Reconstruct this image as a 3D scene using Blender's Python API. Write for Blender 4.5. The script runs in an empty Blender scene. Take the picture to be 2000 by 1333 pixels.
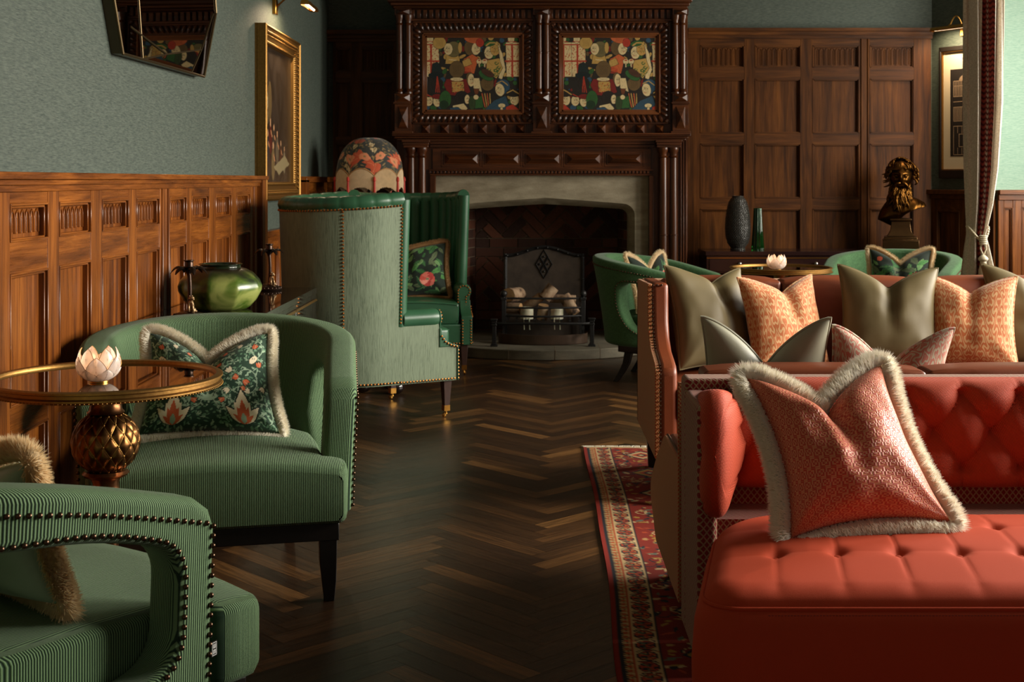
import bpy, bmesh, math, random
import numpy as np
from mathutils import Vector, Matrix, noise as mnoise
PI = math.pi
C = bpy.context.scene.collection
scene = bpy.context.scene
rnd = random.Random(7)

# ------------------------------------------------------------------ camera
F_PX, CX, CY, CAMH = 2600.0, 1030.0, 352.0, 1.26
cam_d = bpy.data.cameras.new('camera'); cam = bpy.data.objects.new('camera', cam_d); C.objects.link(cam)
cam.location = (0, 0, CAMH); cam.rotation_euler = (PI/2, 0, 0)
cam_d.sensor_width = 36; cam_d.lens = F_PX/2000*36
cam_d.shift_x = -(CX-1000)/2000.0
cam_d.shift_y = -(666.5-CY)/2000.0
cam_d.dof.use_dof = True; cam_d.dof.focus_distance = 3.7; cam_d.dof.aperture_fstop = 12.0
cam_d.clip_start = 0.05; cam_d.clip_end = 100
scene.camera = cam

# ------------------------------------------------------------------ world, light, exposure
scene.view_settings.view_transform = 'Standard'; scene.view_settings.look = 'None'
scene.view_settings.gamma = 1.0; scene.view_settings.exposure = 0.0
scene.view_settings.use_curve_mapping = False
w = bpy.data.worlds.new('world'); scene.world = w; w.use_nodes = True
w.node_tree.nodes['Background'].inputs[0].default_value = (0.98, 0.90, 0.77, 1)
w.node_tree.nodes['Background'].inputs[1].default_value = 0.10

def area(name, loc, target, sx, sy, power, col):
    d = bpy.data.lights.new(name, 'AREA'); d.shape = 'RECTANGLE'; d.size = sx; d.size_y = sy
    d.energy = power; d.color = col
    o = bpy.data.objects.new(name, d); C.objects.link(o); o.location = loc
    v = Vector(target)-Vector(loc); o.rotation_euler = v.to_track_quat('-Z', 'Y').to_euler()
    return o
DAY = (1.0, 0.94, 0.83)
for a_ in (('daylight_1', (4.55, 3.9, 1.95), (0.9, 3.6, 0.1), 1.5, 1.9, 145, DAY, 106),
           ('daylight_2', (4.55, 5.9, 1.95), (0.7, 5.4, 0.0), 1.5, 1.9, 150, DAY, 114),
           ('daylight_3', (4.55, 8.15, 1.95), (0.2, 9.0, 0.7), 1.5, 1.9, 135, DAY, 150)):
    area(*a_[:7]).data.spread = math.radians(a_[7])

# ------------------------------------------------------------------ pixel helper (photo frame -> place at a depth)
def PX(px, y): return (px-CX)/F_PX*y
def PZ(py, y): return CAMH-(py-CY)/F_PX*y

# ------------------------------------------------------------------ material helpers
def srgb(r, g, b):
    f = lambda c: (c/255/12.92) if c/255 <= 0.04045 else ((c/255+0.055)/1.055)**2.4
    return (f(r), f(g), f(b), 1.0)
class G:
    def __init__(s, name):
        s.m = bpy.data.materials.new(name); s.m.use_nodes = True; s.t = s.m.node_tree
        s.b = s.t.nodes['Principled BSDF']; s.out = s.t.nodes['Material Output']
    def put(s, sock, v):
        if isinstance(v, bpy.types.NodeSocket): s.t.links.new(v, sock)
        else:
            if hasattr(sock.default_value, '__len__') and isinstance(v, (int, float)): v = (v,)*len(sock.default_value)
            if hasattr(sock.default_value, '__len__') and len(v) > len(sock.default_value): v = v[:len(sock.default_value)]
            sock.default_value = v
    def n(s, typ, ins=(), **pr):
        nd = s.t.nodes.new(typ)
        for k, v in pr.items(): setattr(nd, k, v)
        for k, v in dict(ins).items(): s.put(nd.inputs[k], v)
        return nd
    def obj(s): return s.n('ShaderNodeTexCoord').outputs['Object']
    def uv(s): return s.n('ShaderNodeTexCoord').outputs['UV']
    def map(s, vec, scale=(1, 1, 1), rot=(0, 0, 0), loc=(0, 0, 0)):
        return s.n('ShaderNodeMapping', {'Vector': vec, 'Scale': scale, 'Rotation': rot, 'Location': loc}).outputs[0]
    def noise(s, vec, scale=5, detail=4, rough=0.55, dist=0.0):
        return s.n('ShaderNodeTexNoise', {'Vector': vec, 'Scale': scale, 'Detail': detail, 'Roughness': rough, 'Distortion': dist}).outputs[0]
    def vor(s, vec, scale=5, feature='F1', out=0, rand=1.0):
        nd = s.n('ShaderNodeTexVoronoi', {'Vector': vec, 'Scale': scale, 'Randomness': rand}, feature=feature)
        return nd.outputs[out]
    def math(s, op, a, b=0.0, c=0.0):
        nd = s.n('ShaderNodeMath', operation=op); s.put(nd.inputs[0], a); s.put(nd.inputs[1], b); s.put(nd.inputs[2], c)
        return nd.outputs[0]
    def sep(s, vec):
        nd = s.n('ShaderNodeSeparateXYZ', {0: vec}); return nd.outputs
    def ramp(s, fac, stops, interp='LINEAR'):
        nd = s.n('ShaderNodeValToRGB', {'Fac': fac}); cr = nd.color_ramp; cr.interpolation = interp
        while len(cr.elements) < len(stops): cr.elements.new(0.5)
        for e, (p, c) in zip(cr.elements, stops):
            e.position = p; e.color = c if len(c) == 4 else (*c, 1)
        return nd.outputs[0]
    def mix(s, fac, a, b, mode='MIX'):
        nd = s.n('ShaderNodeMix', data_type='RGBA', blend_type=mode)
        s.put(nd.inputs[0], fac); s.put(nd.inputs[6], a); s.put(nd.inputs[7], b)
        return nd.outputs[2]
    def bump(s, h, strength=0.3, dist=0.01, nrm=None):
        nd = s.n('ShaderNodeBump', {'Height': h, 'Strength': strength, 'Distance': dist})
        if nrm: s.put(nd.inputs['Normal'], nrm)
        return nd.outputs[0]
    def set(s, **kw):
        names = dict(col='Base Color', rough='Roughness', metal='Metallic', nrm='Normal', spec='Specular IOR Level',
                     coat='Coat Weight', coatr='Coat Roughness', sheen='Sheen Weight', sheenr='Sheen Roughness', trans='Transmission Weight',
                     ior='IOR', emc='Emission Color', ems='Emission Strength', alpha='Alpha', sss='Subsurface Weight', aniso='Anisotropic')
        for k, v in kw.items(): s.put(s.b.inputs[names[k]], v)
        return s.m
def ones(v): return (v, v, v, 1)

def plain(name, col, rough=0.6, metal=0.0, nscale=30, var=0.25, bump=0.1, bdist=0.002, **kw):
    g = G(name); o = g.obj(); n = g.noise(o, nscale, 4)
    c = g.mix(n, tuple(x*(1-var) for x in col[:3])+(1,), tuple(min(1, x*(1+var)) for x in col[:3])+(1,))
    return g.set(col=c, rough=rough, metal=metal, nrm=g.bump(n, bump, bdist), **kw)

def wood(name, dark, mid, light, axis='Z', rough=0.38, var=1.0, coat=0.0, bumpd=0.002, spec=0.5):
    g = G(name); o = g.obj()
    sc = {'Z': (22, 22, 1.7), 'X': (1.7, 22, 22), 'Y': (22, 1.7, 22)}[axis]
    v = g.map(o, sc)
    n1 = g.noise(v, 1.0, 6, 0.62, 0.6)
    sc2 = {'Z': (190, 190, 5), 'X': (5, 190, 190), 'Y': (190, 5, 190)}[axis]
    n2 = g.noise(g.map(o, sc2), 1.0, 3, 0.6)
    big = g.noise(o, 2.3, 3)
    c = g.ramp(n1, [(0.3, dark), (0.5, mid), (0.72, light)])
    c = g.mix(g.math('MULTIPLY', g.ramp(n2, [(0.3, ones(1)), (0.55, ones(0))]), 0.45), c, dark)
    c = g.mix(g.math('MULTIPLY', g.ramp(big, [(0.3, ones(0)), (0.75, ones(1))]), 0.45*var), c, dark)
    r = g.math('ADD', g.math('MULTIPLY', n2, 0.25), rough-0.12)
    return g.set(col=c, rough=r, nrm=g.bump(g.math('ADD', n1, g.math('MULTIPLY', n2, 0.5)), 0.35, bumpd), coat=coat, coatr=0.2, spec=spec)

OAK = dict(dark=srgb(72, 35, 11), mid=srgb(130, 71, 22), light=srgb(172, 101, 36))
BRN = dict(dark=srgb(46, 24, 8), mid=srgb(90, 51, 18), light=srgb(118, 70, 26))
MAH = dict(dark=srgb(44, 22, 9), mid=srgb(86, 44, 18), light=srgb(120, 66, 28))
m_oakv = wood('oak_upright_grain', **OAK, axis='Z', rough=0.30); m_oaky = wood('oak_rail_grain', **OAK, axis='Y', rough=0.29)
m_brnv = wood('brown_oak_upright_grain', **BRN, axis='Z', rough=0.46, spec=0.18); m_brnx = wood('brown_oak_rail_grain', **BRN, axis='X', rough=0.44, spec=0.22)
m_mahv = wood('mantel_oak_upright_grain', **MAH, axis='Z', rough=0.3); m_mahx = wood('mantel_oak_rail_grain', **MAH, axis='X', rough=0.32)

def wallpaper(name, c1, c2, horiz):
    g = G(name); o = g.obj()
    n = g.noise(g.map(o, (20, 20, 430)), 1.0, 4, 0.65)
    n2 = g.noise(g.map(o, (34, 34, 170)), 1.0, 3)
    f = g.math('ADD', g.math('MULTIPLY', n, 0.6), g.math('MULTIPLY', n2, 0.4))
    return g.set(col=g.ramp(f, [(0.36, c1), (0.62, c2)]), rough=0.62, nrm=g.bump(n, 0.35, 0.001), spec=0.35)
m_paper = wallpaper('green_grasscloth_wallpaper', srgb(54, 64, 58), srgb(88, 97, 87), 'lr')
m_paperb = wallpaper('green_wallpaper_daylit', srgb(132, 170, 150), srgb(170, 198, 178), 'lr')  # green paper again, paler: window light in the bay put into its colour

def floor_mat():
    g = G('dark_oak_parquet'); uv = g.uv()
    a = g.n('ShaderNodeAttribute', attribute_name='plank').outputs['Fac']
    v = g.n('ShaderNodeVectorMath', {0: uv, 1: g.n('ShaderNodeCombineXYZ', {0: g.math('MULTIPLY', a, 37), 1: g.math('MULTIPLY', a, 91)}).outputs[0]}, operation='ADD').outputs[0]
    n = g.noise(g.map(v, (4, 60, 1)), 1.0, 6, 0.65, 1.2)
    n2 = g.noise(g.map(v, (12, 380, 1)), 1.0, 3)
    base = g.ramp(a, [(0.0, srgb(56, 37, 22)), (0.4, srgb(72, 48, 27)), (0.75, srgb(94, 63, 35)), (0.93, srgb(120, 82, 45)), (1.0, srgb(142, 100, 56))])
    c = g.mix(g.math('MULTIPLY', g.ramp(n, [(0.38, ones(1)), (0.6, ones(0))]), 0.6), base, srgb(24, 16, 11))
    c = g.mix(g.math('MULTIPLY', n2, 0.35), c, srgb(24, 16, 11))
    r = g.math('ADD', 0.20, g.math('MULTIPLY', n2, 0.24))
    return g.set(col=c, rough=r, nrm=g.bump(g.math('ADD', n2, n), 0.25, 0.0015), spec=0.45)
m_floor = floor_mat()

def cord(name, light, dark, period=0.0052, rough=0.75):
    g = G(name); uv = g.uv(); s = g.sep(uv)
    wob = g.noise(g.map(uv, (60, 8, 1)), 1.0, 3)
    x = g.math('ADD', s[0], g.math('MULTIPLY', wob, 0.0012))
    w_ = g.math('SINE', g.math('MULTIPLY', x, 2*PI/period))
    f = g.math('MULTIPLY_ADD', w_, 0.5, 0.5)
    big = g.noise(g.obj(), 9, 3)
    lt = g.mix(g.math('MULTIPLY', big, 0.5), light, tuple(x*0.62 for x in light[:3])+(1,))
    c = g.mix(g.ramp(f, [(0.25, ones(0)), (0.6, ones(1))]), dark, lt)
    thread = g.noise(g.map(uv, (300, 1400, 1)), 1.0, 2)
    h = g.math('ADD', f, g.math('MULTIPLY', thread, 0.5))
    return g.set(col=c, rough=rough, nrm=g.bump(h, 0.7, 0.0022), sheen=0.12, sheenr=0.4, spec=0.2)
m_cord = cord('green_ribbed_fabric', srgb(120, 150, 106), srgb(38, 60, 42))
def linen(name, c1, c2, sc=900, rough=0.8):
    g = G(name); o = g.obj()
    a = g.noise(g.map(o, (sc, sc, 60)), 1.0, 2); b = g.noise(g.map(o, (60, 60, sc)), 1.0, 2)
    f = g.math('MULTIPLY', g.math('ADD', a, b), 0.5)
    return g.set(col=g.ramp(f, [(0.35, c1), (0.65, c2)]), rough=rough, nrm=g.bump(f, 0.5, 0.002), sheen=0.12, spec=0.2)
m_linen = linen('green_linen', srgb(48, 80, 50), srgb(82, 122, 78), 420)
def leather(name, col, rough=0.34, var=0.25):
    g = G(name); o = g.obj(); v = g.vor(o, 330, out=0); big = g.noise(o, 6, 4)
    c = g.mix(big, tuple(x*(1-var) for x in col[:3])+(1,), tuple(x*(1+var) for x in col[:3])+(1,))
    return g.set(col=c, rough=g.math('MULTIPLY_ADD', big, 0.15, rough-0.07), nrm=g.bump(v, 0.18, 0.001), spec=0.5, coat=0.06, coatr=0.3)
m_gleather = leather('bottle_green_leather', srgb(46, 90, 62))
m_tan = leather('chestnut_leather', srgb(116, 54, 24), 0.42)
def velvet(name, c1, c2, streak=True, sheen=0.6, sc=1.0):
    g = G(name); o = g.obj()
    n = g.noise(g.map(o, (90*sc, 90*sc, 7*sc)), 1.0, 5, 0.7, 0.4); big = g.noise(o, 5, 3)
    f = g.math('ADD', g.math('MULTIPLY', n, 0.75), g.math('MULTIPLY', big, 0.25))
    return g.set(col=g.ramp(f, [(0.33, c1), (0.5, c2), (0.75, tuple(min(1, x*1.25) for x in c2[:3])+(1,))]), rough=0.55, nrm=g.bump(n, 0.6, 0.003), sheen=sheen, sheenr=0.35, spec=0.3)
m_pale = velvet('pale_sage_strie_velvet', srgb(82, 96, 76), srgb(120, 134, 110), sc=1.9, sheen=0.35)
def softvelvet(name, col, sheen=0.9, var=0.3, nsc=7, rough=0.6, tint=None):
    g = G(name); o = g.obj(); n = g.noise(o, nsc, 4, 0.6, 0.6)
    c = g.mix(n, tuple(x*(1-var) for x in col[:3])+(1,), tuple(x*(1+var) for x in col[:3])+(1,))
    f = g.noise(o, 700, 2)
    m = g.set(col=c, rough=rough, nrm=g.bump(f, 0.25, 0.001), sheen=sheen, sheenr=0.3, spec=0.3)
    g.put(g.b.inputs['Sheen Tint'], tint if tint else tuple(min(1, x*2.2+0.1) for x in col[:3])+(1,))
    return m
m_redvelvet = softvelvet('coral_red_velvet', srgb(184, 64, 28), 0.08, 0.06, nsc=4, tint=srgb(230, 110, 70), rough=0.8)
m_olive = softvelvet('olive_velvet', srgb(100, 88, 58), 0.3, 0.15, rough=0.52)
m_greyvel = softvelvet('grey_green_velvet', srgb(150, 148, 128), 0.5, 0.15, rough=0.45)
m_sagevel = softvelvet('sage_satin_velvet', srgb(156, 172, 148), 0.5, 0.2, rough=0.35)
def weave(name, c1, c2, sc):
    g = G(name); o = g.obj()
    s = g.sep(o)
    a = g.math('SINE', g.math('MULTIPLY', g.math('ADD', s[0], s[2]), sc))
    b = g.math('SINE', g.math('MULTIPLY', g.math('SUBTRACT', s[0], s[2]), sc*0.5))
    f = g.math('MULTIPLY_ADD', g.math('MULTIPLY', a, b), 0.5, 0.5); nz = g.noise(o, 500, 2)
    f2 = g.math('ADD', g.math('MULTIPLY', f, 0.7), g.math('MULTIPLY', nz, 0.3))
    return g.set(col=g.ramp(f2, [(0.3, c1), (0.75, c2)]), rough=0.7, nrm=g.bump(f2, 0.5, 0.0022), sheen=0.05, spec=0.25)
m_redweave = weave('coral_herringbone_weave', srgb(148, 42, 18), srgb(200, 84, 46), 1150)
def lattice(name, ground, line, sc=1.0, w=0.32):
    g = G(name); o = g.obj(); s = g.sep(o); k = 2*PI/(0.016*sc)
    hx = g.math('ADD', s[0], s[1])
    a = g.math('SINE', g.math('MULTIPLY', g.math('ADD', hx, g.math('MULTIPLY', s[2], 0.8)), k/2))
    b = g.math('SINE', g.math('MULTIPLY', g.math('SUBTRACT', hx, g.math('MULTIPLY', s[2], 0.8)), k/2))
    f = g.math('MINIMUM', g.math('ABSOLUTE', a), g.math('ABSOLUTE', b))
    nz = g.noise(o, 900, 2)
    c = g.mix(g.ramp(f, [(w, ones(0)), (w+0.15, ones(1))]), line, ground)
    return g.set(col=c, rough=0.75, nrm=g.bump(g.math('SUBTRACT', nz, f), 0.5, 0.003), sheen=0.2, spec=0.2)
m_lattice = lattice('red_and_sand_lattice_fabric', srgb(128, 26, 22), srgb(156, 136, 100))
m_lattice2 = lattice('coral_and_gold_weave', srgb(176, 66, 40), srgb(176, 142, 84), 0.55, 0.4)
m_brass = plain('aged_brass', srgb(188, 138, 66), 0.28, 1.0, 60, 0.2, 0.05)
m_gold = plain('antique_gilt', srgb(150, 112, 60), 0.44, 1.0, 90, 0.35, 0.3, 0.001)
m_bronze = plain('dark_bronze', srgb(120, 82, 46), 0.35, 1.0, 60, 0.45, 0.2, 0.001)
m_copper = plain('brushed_copper', srgb(140, 96, 62), 0.3, 1.0, 80, 0.3, 0.1)
m_nail = plain('nail_brass_dark', srgb(98, 76, 60), 0.28, 1.0, 60, 0.3, 0.0)
m_nailb = plain('nail_brass_bright', srgb(176, 112, 56), 0.32, 1.0, 60, 0.3, 0.0)
m_black = plain('black_stained_wood', (0.012, 0.009, 0.007, 1), 0.35, 0, 60, 0.4, 0.05)
m_lacquer = plain('black_lacquer', (0.010, 0.006, 0.005, 1), 0.06, 0, 5, 0.2, 0.0, coat=0.5, coatr=0.03)
m_glassdark = plain('smoked_mirror_glass', (0.26, 0.23, 0.19, 1), 0.02, 1.0, 3, 0.05, 0.0)
m_mirror = plain('bronze_tinted_mirror', (0.30, 0.27, 0.22, 1), 0.015, 1.0, 3, 0.05, 0.0)
m_iron = plain('black_iron', (0.035, 0.033, 0.032, 1), 0.45, 0.6, 60, 0.4, 0.35, 0.003)
m_soot = plain('sooty_iron_plate', (0.055, 0.038, 0.026, 1), 0.6, 0.2, 11, 0.9, 0.3, 0.003)
m_candle = plain('cream_wax', srgb(214, 208, 178), 0.45, 0, 10, 0.05, 0.0, sss=0.2)
m_walnut = plain('dark_walnut', srgb(58, 38, 30), 0.35, 0, 40, 0.3, 0.1)
def stone(name, c1, c2, s=6):
    g = G(name); o = g.obj(); n = g.noise(g.map(o, (1, 1, 3)), s, 6, 0.6); f = g.noise(o, 120, 4)
    c = g.ramp(n, [(0.3, c1), (0.7, c2)]); c = g.mix(g.math('MULTIPLY', f, 0.3), c, tuple(x*0.5 for x in c1[:3])+(1,))
    return g.set(col=c, rough=0.75, nrm=g.bump(g.math('ADD', f, n), 0.35, 0.003))
m_stone = stone('carved_sandstone', srgb(134, 122, 98), srgb(178, 166, 140))
m_hearth = stone('hearth_stone', srgb(92, 86, 72), srgb(140, 132, 112), 4)
def brick():
    g = G('sooty_brick'); o = g.obj(); a = g.n('ShaderNodeAttribute', attribute_name='plank').outputs['Fac']; n = g.noise(o, 40, 5)
    c = g.ramp(a, [(0, srgb(70, 44, 32)), (0.6, srgb(110, 62, 42)), (1, srgb(140, 84, 58))]); c = g.mix(g.math('MULTIPLY', n, 0.45), c, srgb(30, 22, 18))
    return g.set(col=c, rough=0.85, nrm=g.bump(n, 0.5, 0.004))
m_brick = brick()
m_mortar = plain('mortar', srgb(120, 104, 84), 0.9, 0, 60, 0.3, 0.4)
def vcol(name, attr='paint', rough=0.75, sheen=0.2, bumpk=0.4, thr=900, spec=0.25):
    g = G(name); a = g.n('ShaderNodeAttribute', attribute_name=attr).outputs['Color']; n = g.noise(g.obj(), thr, 2)
    return g.set(col=g.mix(g.math('MULTIPLY', n, 0.15), a, (0.02, 0.02, 0.015, 1)), rough=rough, nrm=g.bump(n, bumpk, 0.001), sheen=sheen, spec=spec)
m_paint = vcol('woven_picture_fabric'); m_rug = vcol('knotted_wool_rug', rough=0.95, sheen=0.0, thr=700, bumpk=0.8)
m_oil = vcol('oil_paint', rough=0.3, sheen=0, bumpk=0.2, thr=60, spec=0.5)
# ------------------------------------------------------------------ mesh helpers
class MB:
    def __init__(s): s.v = []; s.f = []; s.mi = []; s.uv = []; s.at = []; s.col = []; s.M = None; s.hasuv = False; s.hasat = False; s.hascol = False
    def add(s, vs, fs, m=0, uv=None, at=None, col=None):
        b = len(s.v); n = len(vs)
        if s.M is not None: vs = [tuple(s.M @ Vector(p)) for p in vs]
        s.v.extend(vs)
        for i, f in enumerate(fs):
            s.f.append([b+k for k in f]); s.mi.append(m[i] if isinstance(m, (list, tuple)) else m)
        s.uv.extend(uv if uv is not None else [(0, 0)]*n); s.hasuv |= uv is not None
        s.at.extend([at]*n if at is not None else [0.5]*n); s.hasat |= at is not None
        s.col.extend(col if col is not None else [(1, 1, 1, 1)]*n); s.hascol |= col is not None
    def box(s, x0, x1, y0, y1, z0, z1, m=0, at=None):
        vs = [(x, y, z) for x in (x0, x1) for y in (y0, y1) for z in (z0, z1)]
        s.add(vs, [(0, 1, 3, 2), (4, 6, 7, 5), (0, 4, 5, 1), (2, 3, 7, 6), (0, 2, 6, 4), (1, 5, 7, 3)], m, at=at)
    def boxT(s, T, a0, a1, h0, h1, d0, d1, m=0):
        vs = [T(a, h, d) for a in (a0, a1) for h in (h0, h1) for d in (d0, d1)]
        s.add(vs, [(0, 1, 3, 2), (4, 6, 7, 5), (0, 4, 5, 1), (2, 3, 7, 6), (0, 2, 6, 4), (1, 5, 7, 3)], m)
    def pyramidT(s, T, a0, a1, h0, h1, d0, d1, ridge=0.0, m=0):
        am, hm = (a0+a1)/2, (h0+h1)/2
        rx = ridge
        vs = [T(a0, h0, d0), T(a1, h0, d0), T(a1, h1, d0), T(a0, h1, d0), T(am-rx, hm, d1), T(am+rx, hm, d1)]
        s.add(vs, [(0, 1, 5, 4), (1, 2, 5), (2, 3, 4, 5), (3, 0, 4), (3, 2, 1, 0)], m)
    def prism(s, poly, axis, a0, a1, m=0):
        """extrude a 2D polygon along an axis: 'X' -> (y,z), 'Y' -> (x,z), 'Z' -> (x,y)"""
        P = {'X': lambda p, t: (t, p[0], p[1]), 'Y': lambda p, t: (p[0], t, p[1]), 'Z': lambda p, t: (p[0], p[1], t)}[axis]
        n = len(poly); vs = [P(p, a0) for p in poly]+[P(p, a1) for p in poly]
        fs = [tuple(range(n))[::-1], tuple(range(n, 2*n))]+[(i, (i+1) % n, n+(i+1) % n, n+i) for i in range(n)]
        s.add(vs, fs, m)
    def grid(s, fn, nu, nv, wu=False, wv=False, m=0, uvf=None, colf=None, capu=False):
        vs, uv = [], []
        for i in range(nu):
            for j in range(nv):
                a = i/(nu if wu else nu-1); b = j/(nv if wv else nv-1)
                vs.append(tuple(fn(a, b)))
                uv.append(uvf(a, b) if uvf else (a, b))
        fs = []
        for i in range(nu if wu else nu-1):
            for j in range(nv if wv else nv-1):
                i2, j2 = (i+1) % nu, (j+1) % nv
                fs.append((i*nv+j, i2*nv+j, i2*nv+j2, i*nv+j2))
        if capu and wv: fs.append(tuple(range(nv))); fs.append(tuple((nu-1)*nv+j for j in range(nv))[::-1])
        s.add(vs, fs, m, uv=uv, col=[colf(a, b) for a, b in uv] if colf else None)
    def tube(s, pts, r, n=8, closed=False, m=0, cap=True, flat=None):
        pts = [Vector(p) for p in pts]; k = len(pts); vs = []
        up = Vector((0, 0, 1)); prev = None; L = 0; uv = []
        for i, p in enumerate(pts):
            a = pts[(i-1) % k] if (closed or i > 0) else p
            b = pts[(i+1) % k] if (closed or i < k-1) else p
            t = (b-a).normalized() if (b-a).length > 1e-9 else Vector((0, 0, 1))
            if prev is None:
                x = t.cross(up)
                if x.length < 0.05: x = t.cross(Vector((1, 0, 0)))
                x.normalize()
            else:
                x = prev-t*prev.dot(t)
                x = x.normalized() if x.length > 1e-6 else t.cross(up).normalized()
            prev = x; y = t.cross(x); rr = r[i] if isinstance(r, (list, tuple)) else r
            if i: L += (p-pts[i-1]).length
            for j in range(n):
                an = 2*PI*j/n
                vs.append(tuple(p+x*math.cos(an)*rr+y*math.sin(an)*rr*(flat or 1))); uv.append((L, an*rr))
        fs = []
        for i in range(k if closed else k-1):
            for j in range(n):
                i2 = (i+1) % k; fs.append((i*n+j, i*n+(j+1) % n, i2*n+(j+1) % n, i2*n+j))
        if cap and not closed: fs += [tuple(range(n))[::-1], tuple((k-1)*n+j for j in range(n))]
        s.add(vs, fs, m, uv=uv)
    def lathe(s, prof, c=(0, 0, 0), n=32, m=0, rmod=None):
        vs = []; k = len(prof)
        for (r, z) in prof:
            for j in range(n):
                a = 2*PI*j/n; rr = r*(rmod(a, z) if rmod else 1)
                vs.append((c[0]+rr*math.cos(a), c[1]+rr*math.sin(a), c[2]+z))
        fs = [(i*n+j, i*n+(j+1) % n, (i+1)*n+(j+1) % n, (i+1)*n+j) for i in range(k-1) for j in range(n)]
        if prof[0][0] > 1e-4: fs.append(tuple(range(n))[::-1])
        if prof[-1][0] > 1e-4: fs.append(tuple((k-1)*n+j for j in range(n)))
        s.add(vs, fs, m)
    def ball(s, c, r, n=10, k=6, m=0, sc=(1, 1, 1), rot=None):
        vs = []; R = rot or Matrix.Identity(3)
        for i in range(k+1):
            t = PI*i/k
            for j in range(n):
                a = 2*PI*j/n; p = R @ Vector((r*sc[0]*math.sin(t)*math.cos(a), r*sc[1]*math.sin(t)*math.sin(a), r*sc[2]*math.cos(t)))
                vs.append((c[0]+p.x, c[1]+p.y, c[2]+p.z))
        fs = [(i*n+j, (i+1)*n+j, (i+1)*n+(j+1) % n, i*n+(j+1) % n) for i in range(k) for j in range(n)]
        s.add(vs, fs, m)
    def build(s, name, mats, parent=None, bevel=0, seg=2, sub=0, angle=38, merge=False, label=None):
        me = bpy.data.meshes.new(name); me.from_pydata(s.v, [], s.f)
        for mt in (mats if isinstance(mats, (list, tuple)) else [mats]): me.materials.append(mt)
        me.polygons.foreach_set('material_index', s.mi)
        if s.hasuv:
            ul = me.uv_layers.new(name='UVMap'); li = np.zeros(len(me.loops), dtype=np.int32); me.loops.foreach_get('vertex_index', li)
            ul.data.foreach_set('uv', np.array(s.uv, dtype=np.float32)[li].ravel())
        if s.hasat:
            a = me.attributes.new('plank', 'FLOAT', 'POINT'); a.data.foreach_set('value', np.array(s.at, dtype=np.float32))
        if s.hascol:
            a = me.attributes.new('paint', 'FLOAT_COLOR', 'POINT'); a.data.foreach_set('color', np.array(s.col, dtype=np.float32).ravel())
        me.validate()
        bm = bmesh.new(); bm.from_mesh(me)
        if merge: bmesh.ops.remove_doubles(bm, verts=bm.verts, dist=1e-5)
        bmesh.ops.recalc_face_normals(bm, faces=bm.faces); bm.to_mesh(me); bm.free()
        me.shade_smooth(); me.set_sharp_from_angle(angle=math.radians(angle))
        o = bpy.data.objects.new(name, me); C.objects.link(o)
        if parent: o.parent = parent
        if bevel:
            b = o.modifiers.new('bevel', 'BEVEL'); b.width = bevel; b.segments = seg; b.limit_method = 'ANGLE'; b.angle_limit = math.radians(30)
        if sub:
            q = o.modifiers.new('sub', 'SUBSURF'); q.levels = sub; q.render_levels = sub
        if label: o['label'] = label
        return o
def thing(name, label, cat, loc=(0, 0, 0), rotz=0.0, group=None, rot=None):
    o = bpy.data.objects.new(name, None); C.objects.link(o); o.empty_display_size = 0.05
    o.location = loc; o.rotation_euler = rot if rot else (0, 0, rotz)
    o['label'] = label; o['category'] = cat
    if group: o['group'] = group
    return o
def tag(o, label, cat, group=None):
    o['label'] = label; o['category'] = cat
    if group: o['group'] = group
    return o
def struct(o): o['kind'] = 'structure'; return o
def stuff(o): o['kind'] = 'stuff'; return o
def dup(root, loc, rotz=None, label=None, rot=None):
    def cp(o, par):
        c = o.copy(); C.objects.link(c)
        if par: c.parent = par
        for ch in kids.get(o.name, []): cp(ch, c)
        return c
    kids = {}
    for o in list(C.objects):
        if o.parent: kids.setdefault(o.parent.name, []).append(o)
    r = cp(root, None); r.location = loc
    if rotz is not None: r.rotation_euler = (0, 0, rotz)
    if rot is not None: r.rotation_euler = rot
    if label: r['label'] = label
    return r
def arcpts(c, r, a0, a1, n): return [(c[0]+r*math.cos(a0+(a1-a0)*i/n), c[1]+r*math.sin(a0+(a1-a0)*i/n)) for i in range(n+1)]
def roundpoly(pts, rad, n=6):
    """round the corners of a 2D polygon"""
    out = []; k = len(pts)
    for i in range(k):
        p0, p, p1 = Vector(pts[i-1]), Vector(pts[i]), Vector(pts[(i+1) % k]); r = rad[i] if isinstance(rad, (list, tuple)) else rad
        a = (p0-p); b = (p1-p); ra = min(r, a.length*0.49); rb = min(r, b.length*0.49)
        A = p+a.normalized()*ra; B = p+b.normalized()*rb
        for t in range(n+1):
            q = t/n; out.append(tuple(A*(1-q)**2+p*2*q*(1-q)+B*q*q))
    return out
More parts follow.
